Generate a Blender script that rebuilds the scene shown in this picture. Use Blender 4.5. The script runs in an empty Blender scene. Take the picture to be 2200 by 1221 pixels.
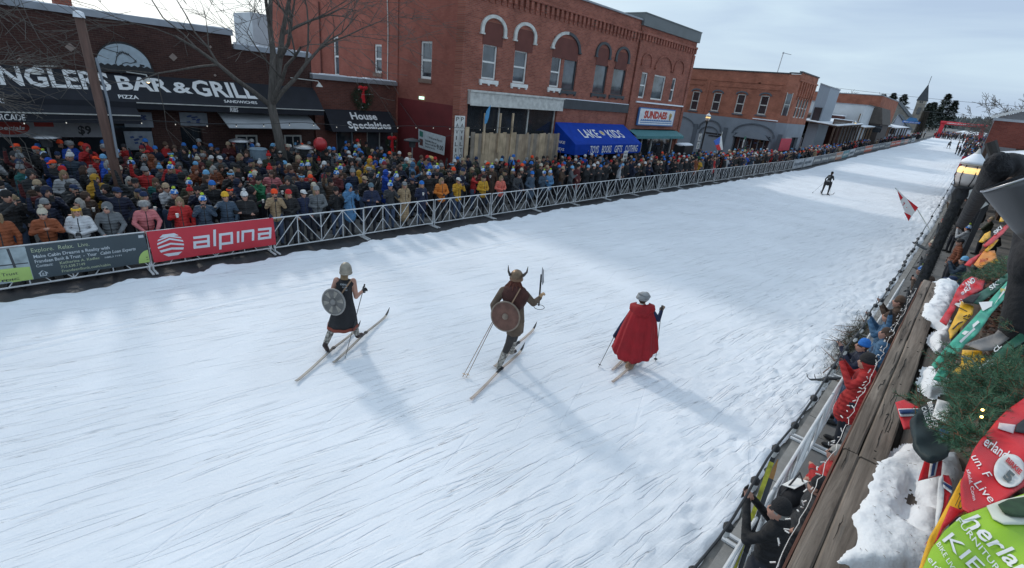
import bpy, bmesh, math, random
import numpy as np
from mathutils import Vector, Matrix
R = math.radians
rng = random.Random(7)
S = bpy.context.scene
COL = S.collection

# ---------------------------------------------------------------- camera
CAMH = 5.2
CX, CY, FL = 1100.0, 610.5, 1054.13
_F = np.array([2130.-CX, 298.-CY, FL]); _N = np.array([822.-CX, 3250.-CY, FL])
_F /= np.linalg.norm(_F); _N /= np.linalg.norm(_N)
_X = np.cross(_F, -_N); _X /= np.linalg.norm(_X)
RW = np.array([_X, _F, -_N])               # world = RW @ camera ray (x right, y down, z forward)
cam_d = bpy.data.cameras.new("camera"); cam = bpy.data.objects.new("camera", cam_d); COL.objects.link(cam)
m3 = Matrix(((RW[0][0], -RW[0][1], -RW[0][2]), (RW[1][0], -RW[1][1], -RW[1][2]), (RW[2][0], -RW[2][1], -RW[2][2])))
cam.matrix_world = Matrix.Translation((0, 0, CAMH)) @ m3.to_4x4()
cam_d.sensor_width = 36; cam_d.lens = 36*FL/2200.; cam_d.clip_start = 0.05; cam_d.clip_end = 4000
S.camera = cam

def _ray(px, py): return RW @ np.array([px-CX, py-CY, FL])
def _pt(r, t): return (float(r[0]*t), float(r[1]*t), float(CAMH+r[2]*t))
def atx(px, py, X): r = _ray(px, py); return _pt(r, X/r[0])
def aty(px, py, Y): r = _ray(px, py); return _pt(r, Y/r[1])
def atz(px, py, z=0.): r = _ray(px, py); return _pt(r, (z-CAMH)/r[2])
def project(P):
    v = RW.T @ (np.array(P)-np.array([0, 0, CAMH])); return (CX+v[0]/v[2]*FL, CY+v[1]/v[2]*FL, v[2])

# ---------------------------------------------------------------- light
SUN_EL, SUN_AZ = R(30), R(280)             # azimuth clockwise from +Y : the sun stands over the left roofs
sd = Vector((math.sin(SUN_AZ)*math.cos(SUN_EL), math.cos(SUN_AZ)*math.cos(SUN_EL), math.sin(SUN_EL)))
sun_d = bpy.data.lights.new("sun", 'SUN'); sun = bpy.data.objects.new("sun", sun_d); COL.objects.link(sun)
sun_d.energy = 1.35; sun_d.angle = R(5.5); sun_d.color = (1.0, 0.95, 0.88)
sun.rotation_euler = sd.to_track_quat('Z', 'Y').to_euler(); sun.location = sd*60

W = bpy.data.worlds.new("World"); S.world = W; W.use_nodes = True
nt = W.node_tree; nt.nodes.clear()
def _n(nt, t, **k):
    n = nt.nodes.new(t)
    for a, b in k.items(): setattr(n, a, b)
    return n
sky = _n(nt, 'ShaderNodeTexSky', sky_type='NISHITA', sun_disc=False, sun_elevation=SUN_EL, sun_rotation=SUN_AZ, air_density=1.0, dust_density=2.0)
skm = _n(nt, 'ShaderNodeVectorMath', operation='SCALE'); skm.inputs['Scale'].default_value = 0.10
tc = _n(nt, 'ShaderNodeTexCoord'); mp = _n(nt, 'ShaderNodeMapping'); mp.inputs['Scale'].default_value = (1.6, 1.6, 9.0); mp.inputs['Rotation'].default_value = (0, R(6), 0)
no = _n(nt, 'ShaderNodeTexNoise'); no.inputs['Scale'].default_value = 1.7; no.inputs['Detail'].default_value = 5; no.inputs['Roughness'].default_value = 0.5; no.inputs['Distortion'].default_value = 0.4
cr = _n(nt, 'ShaderNodeValToRGB'); cr.color_ramp.elements[0].position = 0.34; cr.color_ramp.elements[0].color = (0.47, 0.60, 0.78, 1)
cr.color_ramp.elements[1].position = 0.62; cr.color_ramp.elements[1].color = (0.63, 0.785, 0.91, 1)
mx = _n(nt, 'ShaderNodeMix', data_type='RGBA'); mx.inputs[0].default_value = 0.88
bg = _n(nt, 'ShaderNodeBackground'); bg.inputs['Strength'].default_value = 1.06; out = _n(nt, 'ShaderNodeOutputWorld')
L = nt.links.new
L(sky.outputs[0], skm.inputs[0]); L(tc.outputs['Generated'], mp.inputs[0]); L(mp.outputs[0], no.inputs['Vector']); L(no.outputs[0], cr.inputs[0])
L(skm.outputs[0], mx.inputs[6]); L(cr.outputs[0], mx.inputs[7])
# the thin cloud is lit through near the sun
dt = _n(nt, 'ShaderNodeVectorMath', operation='DOT_PRODUCT'); dt.inputs[1].default_value = sd
nv = _n(nt, 'ShaderNodeVectorMath', operation='NORMALIZE'); pw = _n(nt, 'ShaderNodeMath', operation='POWER'); pw.inputs[1].default_value = 9.0; pw.use_clamp = False
mxz = _n(nt, 'ShaderNodeMath', operation='MAXIMUM'); mxz.inputs[1].default_value = 0.0
gl = _n(nt, 'ShaderNodeVectorMath', operation='SCALE'); gl.inputs[0].default_value = (0.95, 0.84, 0.62)
ad = _n(nt, 'ShaderNodeVectorMath', operation='ADD')
L(tc.outputs['Generated'], nv.inputs[0]); L(nv.outputs[0], dt.inputs[0]); L(dt.outputs['Value'], mxz.inputs[0]); L(mxz.outputs[0], pw.inputs[0]); L(pw.outputs[0], gl.inputs['Scale'])
L(mx.outputs[2], ad.inputs[0]); L(gl.outputs[0], ad.inputs[1]); L(ad.outputs[0], bg.inputs['Color']); L(bg.outputs[0], out.inputs['Surface'])
S.view_settings.view_transform = 'Standard'; S.view_settings.look = 'None'; S.view_settings.exposure = 0.0; S.view_settings.gamma = 1.0
S.cycles.max_bounces = 5; S.cycles.diffuse_bounces = 3; S.cycles.glossy_bounces = 2; S.cycles.transmission_bounces = 2; S.cycles.transparent_max_bounces = 6

# ---------------------------------------------------------------- materials
_mats = {}
def mat(name, base, rough=0.7, var=0.15, scale=6.0, bump=0.0, bscale=40.0, metal=0.0, coord='Object', stretch=(1, 1, 1), emit=None, spec=0.5, detail=4, obj_col=False):
    if name in _mats: return _mats[name]
    m = bpy.data.materials.new(name); m.use_nodes = True; t = m.node_tree; b = t.nodes['Principled BSDF']; l = t.links.new
    b.inputs['Roughness'].default_value = rough; b.inputs['Metallic'].default_value = metal; b.inputs['Specular IOR Level'].default_value = spec
    c = _n(t, 'ShaderNodeTexCoord'); mpp = _n(t, 'ShaderNodeMapping'); mpp.inputs['Scale'].default_value = stretch
    l(c.outputs[coord], mpp.inputs[0])
    nn = _n(t, 'ShaderNodeTexNoise'); nn.inputs['Scale'].default_value = scale; nn.inputs['Detail'].default_value = detail; l(mpp.outputs[0], nn.inputs['Vector'])
    rr = _n(t, 'ShaderNodeMapRange'); rr.inputs[1].default_value = 0.25; rr.inputs[2].default_value = 0.75; rr.inputs[3].default_value = 1-var; rr.inputs[4].default_value = 1+var; l(nn.outputs[0], rr.inputs[0])
    mu = _n(t, 'ShaderNodeVectorMath', operation='SCALE'); l(rr.outputs[0], mu.inputs['Scale'])
    if obj_col:
        oi = _n(t, 'ShaderNodeObjectInfo'); l(oi.outputs['Color'], mu.inputs[0])
    else: mu.inputs[0].default_value = base[:3]
    l(mu.outputs[0], b.inputs['Base Color'])
    if bump:
        bn = _n(t, 'ShaderNodeTexNoise'); bn.inputs['Scale'].default_value = bscale; bn.inputs['Detail'].default_value = 4; l(mpp.outputs[0], bn.inputs['Vector'])
        bb = _n(t, 'ShaderNodeBump'); bb.inputs['Strength'].default_value = min(1, bump); bb.inputs['Distance'].default_value = 0.02; l(bn.outputs[0], bb.inputs['Height']); l(bb.outputs[0], b.inputs['Normal'])
    if emit:
        b.inputs['Emission Color'].default_value = (*emit[0], 1); b.inputs['Emission Strength'].default_value = emit[1]
    _mats[name] = m; return m

def brick(name, c1, c2, mortar, axis='YZ', scale=1.0, patch=0.25):
    key = name+axis
    if key in _mats: return _mats[key]
    m = bpy.data.materials.new(key); m.use_nodes = True; t = m.node_tree; b = t.nodes['Principled BSDF']; l = t.links.new
    b.inputs['Roughness'].default_value = 0.9; b.inputs['Specular IOR Level'].default_value = 0.2
    c = _n(t, 'ShaderNodeTexCoord'); sp = _n(t, 'ShaderNodeSeparateXYZ'); cb = _n(t, 'ShaderNodeCombineXYZ'); l(c.outputs['Object'], sp.inputs[0])
    l(sp.outputs['Y' if axis == 'YZ' else 'X'], cb.inputs[0]); l(sp.outputs['Z'], cb.inputs[1])
    br = _n(t, 'ShaderNodeTexBrick'); br.inputs['Scale'].default_value = 1.0; br.inputs['Brick Width'].default_value = 0.22*scale; br.inputs['Row Height'].default_value = 0.075*scale
    br.inputs['Mortar Size'].default_value = 0.008*scale; br.inputs['Color1'].default_value = (*c1, 1); br.inputs['Color2'].default_value = (*c2, 1); br.inputs['Mortar'].default_value = (*mortar, 1); br.inputs['Mortar Smooth'].default_value = 0.4
    l(cb.outputs[0], br.inputs['Vector'])
    n1 = _n(t, 'ShaderNodeTexNoise'); n1.inputs['Scale'].default_value = 0.9; n1.inputs['Detail'].default_value = 8; n1.inputs['Roughness'].default_value = 0.65; l(cb.outputs[0], n1.inputs['Vector'])
    r1 = _n(t, 'ShaderNodeMapRange'); r1.inputs[1].default_value = 0.3; r1.inputs[2].default_value = 0.7; r1.inputs[3].default_value = 1-patch; r1.inputs[4].default_value = 1+patch; l(n1.outputs[0], r1.inputs[0])
    mu = _n(t, 'ShaderNodeVectorMath', operation='SCALE'); l(br.outputs[0], mu.inputs[0]); l(r1.outputs[0], mu.inputs['Scale']); l(mu.outputs[0], b.inputs['Base Color'])
    bb = _n(t, 'ShaderNodeBump'); bb.inputs['Strength'].default_value = 0.5; bb.inputs['Distance'].default_value = 0.01; bb.invert = True; l(br.outputs['Fac'], bb.inputs['Height']); l(bb.outputs[0], b.inputs['Normal'])
    _mats[key] = m; return m

def wood_mat(name, c1, c2, axis=1, rough=0.85, bump=0.6):
    if name in _mats: return _mats[name]
    m = bpy.data.materials.new(name); m.use_nodes = True; t = m.node_tree; b = t.nodes['Principled BSDF']; l = t.links.new
    b.inputs['Roughness'].default_value = rough; b.inputs['Specular IOR Level'].default_value = 0.25
    c = _n(t, 'ShaderNodeTexCoord'); mpp = _n(t, 'ShaderNodeMapping'); sc = [26, 26, 26]; sc[axis] = 1.3; mpp.inputs['Scale'].default_value = sc
    l(c.outputs['Object'], mpp.inputs[0]); n1 = _n(t, 'ShaderNodeTexNoise'); n1.inputs['Scale'].default_value = 1.0; n1.inputs['Detail'].default_value = 9; n1.inputs['Roughness'].default_value = 0.7; n1.inputs['Distortion'].default_value = 0.6
    l(mpp.outputs[0], n1.inputs['Vector']); n2 = _n(t, 'ShaderNodeTexNoise'); n2.inputs['Scale'].default_value = 2.2; n2.inputs['Detail'].default_value = 5; l(c.outputs['Object'], n2.inputs['Vector'])
    cr = _n(t, 'ShaderNodeValToRGB'); e = cr.color_ramp.elements; e[0].position = 0.3; e[0].color = (*c1, 1); e[1].position = 0.68; e[1].color = (*c2, 1); l(n1.outputs[0], cr.inputs[0])
    r1 = _n(t, 'ShaderNodeMapRange'); r1.inputs[1].default_value = 0.3; r1.inputs[2].default_value = 0.7; r1.inputs[3].default_value = 0.72; r1.inputs[4].default_value = 1.25; l(n2.outputs[0], r1.inputs[0])
    mu = _n(t, 'ShaderNodeVectorMath', operation='SCALE'); l(cr.outputs[0], mu.inputs[0]); l(r1.outputs[0], mu.inputs['Scale']); l(mu.outputs[0], b.inputs['Base Color'])
    bb = _n(t, 'ShaderNodeBump'); bb.inputs['Strength'].default_value = bump; bb.inputs['Distance'].default_value = 0.004; l(n1.outputs[0], bb.inputs['Height']); l(bb.outputs[0], b.inputs['Normal'])
    _mats[name] = m; return m

# ---------------------------------------------------------------- mesh helpers
class MB:
    def __init__(s): s.v = []; s.f = []; s.m = []
    def add(s, vs, fs, mi=0):
        o = len(s.v); s.v += [tuple(map(float, v)) for v in vs]; s.f += [tuple(i+o for i in f) for f in fs]; s.m += [mi]*len(fs); return s
    def box(s, a, b, mi=0):
        x0, y0, z0 = [min(a[i], b[i]) for i in range(3)]; x1, y1, z1 = [max(a[i], b[i]) for i in range(3)]
        return s.add([(x0, y0, z0), (x1, y0, z0), (x1, y1, z0), (x0, y1, z0), (x0, y0, z1), (x1, y0, z1), (x1, y1, z1), (x0, y1, z1)],
                     [(0, 3, 2, 1), (4, 5, 6, 7), (0, 1, 5, 4), (1, 2, 6, 5), (2, 3, 7, 6), (3, 0, 4, 7)], mi)
    def bar(s, p, q, w, h=None, mi=0, up=(0, 0, 1)):
        p = Vector(p); q = Vector(q); h = h or w; d = (q-p).normalized(); u = Vector(up)
        if abs(d.dot(u)) > 0.98: u = Vector((1, 0, 0))
        a = d.cross(u).normalized()*w/2; b = a.cross(d).normalized()*h/2
        vs = [p-a-b, p+a-b, p+a+b, p-a+b, q-a-b, q+a-b, q+a+b, q-a+b]
        return s.add(vs, [(0, 1, 2, 3), (7, 6, 5, 4), (0, 4, 5, 1), (1, 5, 6, 2), (2, 6, 7, 3), (3, 7, 4, 0)], mi)
    def tube(s, pts, r, n=8, mi=0, cap=True):
        pts = [Vector(p) for p in pts]; rs = r if isinstance(r, (list, tuple)) else [r]*len(pts); o = []
        prev = None
        for i, p in enumerate(pts):
            d = (pts[min(i+1, len(pts)-1)]-pts[max(i-1, 0)]).normalized()
            if prev is None:
                u = Vector((0, 0, 1)) if abs(d.z) < 0.9 else Vector((1, 0, 0)); a = d.cross(u).normalized()
            else: a = (prev-d*prev.dot(d)).normalized()
            prev = a; b = d.cross(a)
            for k in range(n):
                t = 2*math.pi*k/n; o.append(p+(a*math.cos(t)+b*math.sin(t))*rs[i])
        fs = []
        for i in range(len(pts)-1):
            for k in range(n): fs.append((i*n+k, i*n+(k+1) % n, (i+1)*n+(k+1) % n, (i+1)*n+k))
        if cap: fs.append(tuple(range(n-1, -1, -1))); fs.append(tuple((len(pts)-1)*n+k for k in range(n)))
        return s.add(o, fs, mi)
    def lathe(s, c, prof, n=16, mi=0, axis=None):
        o = []; c = Vector(c); M = Matrix.Identity(3) if axis is None else Vector(axis).to_track_quat('Z', 'Y').to_matrix()
        for r, z in prof:
            for k in range(n):
                t = 2*math.pi*k/n; o.append(c+M@Vector((r*math.cos(t), r*math.sin(t), z)))
        fs = []
        for i in range(len(prof)-1):
            for k in range(n): fs.append((i*n+k, i*n+(k+1) % n, (i+1)*n+(k+1) % n, (i+1)*n+k))
        fs.append(tuple(range(n-1, -1, -1))); fs.append(tuple((len(prof)-1)*n+k for k in range(n)))
        return s.add(o, fs, mi)
    def ell(s, c, r, n=12, mi=0):
        prof = [(max(1e-3, math.sin(math.pi*i/(n//2)))*1.0, -math.cos(math.pi*i/(n//2))) for i in range(n//2+1)]
        b = MB().lathe((0, 0, 0), prof, n); rr = r if isinstance(r, (tuple, list)) else (r, r, r)
        return s.add([(c[0]+v[0]*rr[0], c[1]+v[1]*rr[1], c[2]+v[2]*rr[2]) for v in b.v], b.f, mi)
    def quad(s, a, b, c, d, mi=0): return s.add([a, b, c, d], [(0, 1, 2, 3)], mi)
    def prism(s, poly, off, mi=0):
        n = len(poly); off = Vector(off); P = [Vector(p) for p in poly]
        return s.add(P+[p+off for p in P], [tuple(range(n-1, -1, -1)), tuple(range(n, 2*n))]+[(i, (i+1) % n, n+(i+1) % n, n+i) for i in range(n)], mi)
    def mesh(s, name, mats, smooth=False):
        me = bpy.data.meshes.new(name); me.from_pydata(s.v, [], s.f)
        for m in (mats if isinstance(mats, (list, tuple)) else [mats]): me.materials.append(m)
        me.polygons.foreach_set('material_index', s.m)
        if smooth: me.polygons.foreach_set('use_smooth', [True]*len(s.f))
        me.update(); return me
    def build(s, name, mats, parent=None, smooth=False, at=None, **k):
        if at is not None: s.v = [(v[0]-at[0], v[1]-at[1], v[2]-at[2]) for v in s.v]
        return put(name, s.mesh(name, mats, smooth), parent, loc=at, **k)

def put(name, me, parent=None, loc=None, rz=0, label=None, cat=None, group=None, kind=None, color=None, scale=None):
    o = bpy.data.objects.new(name, me); COL.objects.link(o)
    if parent is not None: o.parent = parent
    if loc is not None: o.location = loc
    if rz: o.rotation_euler = (0, 0, rz)
    if scale is not None: o.scale = scale if isinstance(scale, tuple) else (scale,)*3
    if label: o['label'] = label
    if cat: o['category'] = cat
    if group: o['group'] = group
    if kind: o['kind'] = kind
    if color is not None: o.color = (*color[:3], 1)
    return o
def thing(name, label, cat, loc=(0, 0, 0), group=None): return put(name, None, None, loc, 0, label, cat, group)
def copy_tree(o, parent=None):
    c = o.copy(); COL.objects.link(c)
    if parent is not None: c.parent = parent
    for ch in list(o.children): copy_tree(ch, c)
    return c

def text_mesh(s, size=1.0, bold=0.0, align='LEFT', shear=0.0, space=1.0):
    cu = bpy.data.curves.new('t', 'FONT'); cu.body = s; cu.size = size; cu.offset = bold; cu.align_x = align; cu.shear = shear; cu.space_character = space; cu.resolution_u = 2
    o = bpy.data.objects.new('t', cu); COL.objects.link(o); dg = bpy.context.evaluated_depsgraph_get(); me = bpy.data.meshes.new_from_object(o.evaluated_get(dg))
    vs = [tuple(v.co) for v in me.vertices]; fs = [tuple(p.vertices) for p in me.polygons]
    bpy.data.objects.remove(o); bpy.data.curves.remove(cu); bpy.data.meshes.remove(me); return vs, fs
def plane_fn(P00, P10, P01, P11=None):
    P00, P10, P01 = Vector(P00), Vector(P10), Vector(P01); P11 = Vector(P11) if P11 is not None else P10+P01-P00
    def f(u, v, d=0.0):
        p = P00*(1-u)*(1-v)+P10*u*(1-v)+P01*(1-u)*v+P11*u*v
        n = ((P10-P00)*(1-v)+(P11-P01)*v).cross((P01-P00)*(1-u)+(P11-P10)*u).normalized(); return p+n*d
    return f
def text_on(mb, f, s, u0, v0, uw, vh, d=0.01, mi=0, bold=0.02, shear=0.0, fit='box', vary=None):
    """text stretched into the box [u0,u0+uw]x[v0,v0+vh] of surface f(u,v,d)"""
    vs, fs = text_mesh(s, 1.0, bold, shear=shear)
    if not vs: return
    x0 = min(v[0] for v in vs); x1 = max(v[0] for v in vs)
    ylo, yhi = (-0.0, 0.73) if fit == 'box' else (min(v[1] for v in vs), max(v[1] for v in vs))
    o = []
    for v in vs:
        uu = (v[0]-x0)/(x1-x0); vv = (v[1]-ylo)/(yhi-ylo)
        o.append(f(u0+uw*uu, v0+vh*vv+(vary(uu) if vary else 0), d))
    mb.add(o, fs, mi)
def surf(mb, f, nu, nv, d=0.0, mi=0, u0=0., u1=1., v0=0., v1=1.):
    o = [f(u0+(u1-u0)*i/nu, v0+(v1-v0)*j/nv, d) for j in range(nv+1) for i in range(nu+1)]
    mb.add(o, [(j*(nu+1)+i, j*(nu+1)+i+1, (j+1)*(nu+1)+i+1, (j+1)*(nu+1)+i) for j in range(nv) for i in range(nu)], mi)
def slab(mb, f, nu, nv, th=0.02, mi=0, **k):
    surf(mb, f, nu, nv, 0.0, mi, **k)
    u0, u1, v0, v1 = k.get('u0', 0.), k.get('u1', 1.), k.get('v0', 0.), k.get('v1', 1.)
    o = [f(u0+(u1-u0)*i/nu, v0+(v1-v0)*j/nv, -th) for j in range(nv+1) for i in range(nu+1)]
    mb.add(o, [(j*(nu+1)+i, (j+1)*(nu+1)+i, (j+1)*(nu+1)+i+1, j*(nu+1)+i+1) for j in range(nv) for i in range(nu)], mi)
    for (a, b, c, e) in ((0, 0, 1, 0), (1, 0, 1, 1), (1, 1, 0, 1), (0, 1, 0, 0)):
        N = nu if b == e else nv
        for i in range(N):
            s1, s2 = i/N, (i+1)/N
            A = [(u0+(u1-u0)*(a+(c-a)*t), v0+(v1-v0)*(b+(e-b)*t)) for t in (s1, s2)]
            mb.quad(f(*A[0], -th), f(*A[1], -th), f(*A[1], 0), f(*A[0], 0), mi)

def wall(mb, plane, c, u0, u1, v0, v1, holes=(), depth=0.22, inward=-1, mi=0, rmi=None):
    """wall face on X=c ('x': u=Y) or Y=c ('y': u=X) with rectangular openings and reveals"""
    us = sorted({u0, u1}|{h[0] for h in holes}|{h[1] for h in holes}); vs = sorted({v0, v1}|{h[2] for h in holes}|{h[3] for h in holes})
    P = (lambda u, v, d=0: (c+d*inward, u, v)) if plane == 'x' else (lambda u, v, d=0: (u, c-d*inward, v))
    for i in range(len(us)-1):
        for j in range(len(vs)-1):
            uc, vc = (us[i]+us[i+1])/2, (vs[j]+vs[j+1])/2
            if uc < u0 or uc > u1 or vc < v0 or vc > v1: continue
            if any(h[0] < uc < h[1] and h[2] < vc < h[3] for h in holes): continue
            mb.quad(P(us[i], vs[j]), P(us[i+1], vs[j]), P(us[i+1], vs[j+1]), P(us[i], vs[j+1]), mi)
    r = mi if rmi is None else rmi
    for a, b, e, g in holes:
        mb.quad(P(a, e), P(b, e), P(b, e, depth), P(a, e, depth), r); mb.quad(P(a, g), P(b, g), P(b, g, depth), P(a, g, depth), r)
        mb.quad(P(a, e), P(a, g), P(a, g, depth), P(a, e, depth), r); mb.quad(P(b, e), P(b, g), P(b, g, depth), P(b, e, depth), r)
def rect(fn, c, tl, br):
    a = fn(*tl, c); b = fn(*br, c); i = 1 if fn is atx else 0
    return (min(a[i], b[i]), max(a[i], b[i]), min(a[2], b[2]), max(a[2], b[2]))

def zg(Y):                                     # the street climbs gently beyond the first blocks
    return float(np.interp(Y, [62, 80, 104, 171, 257, 420], [0, 0.35, 1.1, 2.4, 5.0, 8.0]))
XB = -14.35                                    # line of the left barriers
# ================================================================ ground
def snow_material(name='snow', track=True, base=(0.84, 0.87, 0.92)):
    m = bpy.data.materials.new(name); m.use_nodes = True; t = m.node_tree; b = t.nodes['Principled BSDF']; l = t.links.new
    b.inputs['Roughness'].default_value = 0.75; b.inputs['Specular IOR Level'].default_value = 0.3
    c = _n(t, 'ShaderNodeTexCoord'); bumps = []
    def noise(sc, rot, scale, detail, dist, strength, ridge=None, rough=0.55):
        mpp = _n(t, 'ShaderNodeMapping'); mpp.inputs['Scale'].default_value = sc; mpp.inputs['Rotation'].default_value = (0, 0, rot)
        # rotate first, then stretch
        mr = _n(t, 'ShaderNodeMapping'); mr.inputs['Rotation'].default_value = (0, 0, rot); mpp.inputs['Rotation'].default_value = (0, 0, 0)
        l(c.outputs['Object'], mr.inputs[0]); l(mr.outputs[0], mpp.inputs[0])
        n = _n(t, 'ShaderNodeTexNoise'); n.inputs['Scale'].default_value = scale; n.inputs['Detail'].default_value = detail; n.inputs['Roughness'].default_value = rough
        l(mpp.outputs[0], n.inputs['Vector']); o = n.outputs[0]
        if ridge is not None:
            r = _n(t, 'ShaderNodeMapRange'); r.inputs[1].default_value = ridge[0]; r.inputs[2].default_value = ridge[1]; r.interpolation_type = 'SMOOTHSTEP'; l(o, r.inputs[0]); o = r.outputs[0]
        bb = _n(t, 'ShaderNodeBump'); bb.inputs['Strength'].default_value = strength; bb.inputs['Distance'].default_value = dist; l(o, bb.inputs['Height'])
        if bumps: l(bumps[-1].outputs[0], bb.inputs['Normal'])
        bumps.append(bb); return o
    if track:
        g1 = noise((13, 0.45, 1), R(9.5), 1.0, 2, 0.024, 0.6, (0.66, 0.60))
        noise((15, 0.5, 1), R(15), 1.0, 2, 0.018, 0.6, (0.69, 0.62))
        noise((9, 0.3, 1), R(4), 1.3, 2, 0.024, 0.65, (0.68, 0.62))
        noise((30, 1.2, 1), R(8), 1.0, 3, 0.009, 0.6)
        noise((7, 0.22, 1), R(-20), 1.0, 1, 0.016, 0.4, (0.74, 0.70))
        noise((3.0, 0.25, 1), R(8), 1.0, 3, 0.06, 0.5)
        noise((1, 1, 1), 0, 1.3, 6, 0.10, 0.35)
    noise((1, 1, 1), 0, 26, 5, 0.012, 0.5)
    l(bumps[-1].outputs[0], b.inputs['Normal'])
    n = _n(t, 'ShaderNodeTexNoise'); n.inputs['Scale'].default_value = 0.5; n.inputs['Detail'].default_value = 6; l(c.outputs['Object'], n.inputs['Vector'])
    r = _n(t, 'ShaderNodeMapRange'); r.inputs[1].default_value = 0.3; r.inputs[2].default_value = 0.7; r.inputs[3].default_value = 0.93; r.inputs[4].default_value = 1.03; l(n.outputs[0], r.inputs[0])
    mu = _n(t, 'ShaderNodeVectorMath', operation='SCALE'); mu.inputs[0].default_value = base; l(r.outputs[0], mu.inputs['Scale']); l(mu.outputs[0], b.inputs['Base Color'])
    return m
M_SNOW = snow_material('groomed_snow'); M_SNOWP = snow_material('piled_snow', track=False)

from mathutils import noise as mnoise
def fbm(x, y, s=1.0, o=4): return mnoise.fractal(Vector((x*s, y*s, 3.3)), 1.0, 2.0, o)

# the street snow: one heightfield sheet, lumpy towards both edges
def snow_sheet():
    ys = list(np.arange(-4, 20, 0.09))+list(np.arange(20, 60, 0.3))+list(np.arange(60, 420, 2.5))
    xs = list(np.arange(-14.4, -12.6, 0.1))+list(np.arange(-12.6, -12.0, 0.3))+list(np.arange(-12.0, -10.9, 0.04))+list(np.arange(-10.9, -4.0, 0.3))+list(np.arange(-4.0, -0.3, 0.07))
    nx = len(xs); V = []; F = []
    for y in ys:
        le = XB+0.55+0.28*fbm(1.3, y, 0.9)+0.1*fbm(4, y, 4)
        re = -0.84+0.07*fbm(7.7, y, 1.1)+0.05*fbm(2, y, 5)+float(np.interp(y, [4, 8, 12, 40, 100, 300], [0.0, 0.0, 0.08, 0.05, -0.9, -1.8]))
        for x in xs:
            u = (x+14.4)/(14.4-0.37); X = le+u*(re-le) if (x < -12.6 or x > -4) else x
            if x < -12.6: X = le+(x+14.4)/1.8*(-12.6-le)
            if x > -4: X = -4+(x+4)/3.7*(re+4)
            dr = re-X; dl = X-le
            z = 0.03
            if dr < 4.2:
                w = max(0, 1-dr/4.2); z += w*w*(0.08+0.10*max(0, fbm(X, y, 2.3, 5))+0.05*fbm(X+9, y, 8, 3))+w*0.042*max(0, fbm(X+3, y, 6.5, 4))-w*0.03*max(0, fbm(X-5, y+2, 5.0, 2)-.1)
                z += w*0.035*fbm(X, y, 7, 3)
            if dl < 1.4:
                w = max(0, 1-dl/1.4); z += w*w*(0.05+0.12*max(0, fbm(X, y, 2.7, 4)))
            z += 0.012*fbm(X, y, 0.7, 2)
            gx = X-(-11.42+0.12*math.sin(y*.13)-.012*(y-8))
            for g0 in (-.14, .14):
                if abs(gx-g0) < .05: z -= .022*(1-abs(gx-g0)/.05)**.5
            e = min(dr, dl)
            if e < 0.12: z *= max(0.0, e/0.12); z -= 0.012*(1-e/0.12)
            V.append((X, y, zg(y)+z))
    n = len(ys)
    F = [(j*nx+i, j*nx+i+1, (j+1)*nx+i+1, (j+1)*nx+i) for j in range(n-1) for i in range(nx-1)]
    mb = MB(); mb.v = V; mb.f = F; mb.m = [0]*len(F)
    return mb.build('street_snow', M_SNOW, smooth=True, kind='structure')
snow_sheet()

def strip(mb, x0, x1, ys, dz, mi=0):
    for a, b in zip(ys[:-1], ys[1:]):
        mb.quad((x0, a, zg(a)+dz), (x1, a, zg(a)+dz), (x1, b, zg(b)+dz), (x0, b, zg(b)+dz), mi)
M_ASPH = mat('wet_asphalt', (0.055, 0.055, 0.06), 0.45, 0.35, 1.5, 0.4, 60)
M_CONC = mat('concrete_walk', (0.17, 0.165, 0.16), 0.8, 0.25, 1.8, 0.4, 50)
YS = [-60, -10, 0, 20, 40, 60, 70, 80, 95, 104, 120, 140, 171, 200, 257, 320, 420]
mb = MB(); strip(mb, -60, 40, YS, -0.02); mb.build('street_ground', M_ASPH, kind='structure')
mb = MB(); mb.quad((-900, -200, -0.08), (900, -200, -0.08), (900, 420, -0.08), (-900, 420, -0.08)); mb.quad((-900, 420, -0.08), (900, 420, -0.08), (1800, 2600, -6), (-1800, 2600, -6)); mb.build('ground', mat('winter_ground', (0.5, 0.52, 0.55), 0.9, 0.3, 0.05), kind='structure')
mb = MB()
for a, b in zip(YS[1:-1], YS[2:]):
    if a >= 40 and b <= 60: continue
    mb.add([(-60, a, zg(a)), (-14.75, a, zg(a)), (-14.75, b, zg(b)), (-60, b, zg(b)), (-60, a, zg(a)+.13), (-14.75, a, zg(a)+.13), (-14.75, b, zg(b)+.13), (-60, b, zg(b)+.13)], [(4, 5, 6, 7), (1, 2, 6, 5), (0, 1, 5, 4), (2, 3, 7, 6)])
mb.build('left_pavement', M_CONC, kind='structure')
# right pavement: concrete flags with open joints, kerb against the snow
mb = MB(); rr_ = random.Random(3)
for i, y in enumerate(np.arange(0, 60, 1.5)):
    mb.box((-0.62, y+.008, zg(y)), (0.9, y+1.49, zg(y)+.14)); mb.box((0.91, y+.008, zg(y)), (5.5, y+1.49, zg(y)+.137+.004*rr_.random()))
for a, b in zip([60, 80, 104, 171, 257], [80, 104, 171, 257, 300]):
    mb.add([(-0.62, a, zg(a)+.14), (5.5, a, zg(a)+.14), (5.5, b, zg(b)+.14), (-0.62, b, zg(b)+.14)], [(0, 1, 2, 3)])
mb.build('right_pavement', M_CONC, kind='structure')
mb = MB()
for y in np.arange(0, 60, 2.4): mb.box((-0.80, y+.01, 0), (-0.635, y+2.39, .15))
mb.build('right_kerb', mat('kerb_concrete', (0.27, 0.26, 0.245), 0.85, 0.25, 3, 0.4, 60), kind='structure')

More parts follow.
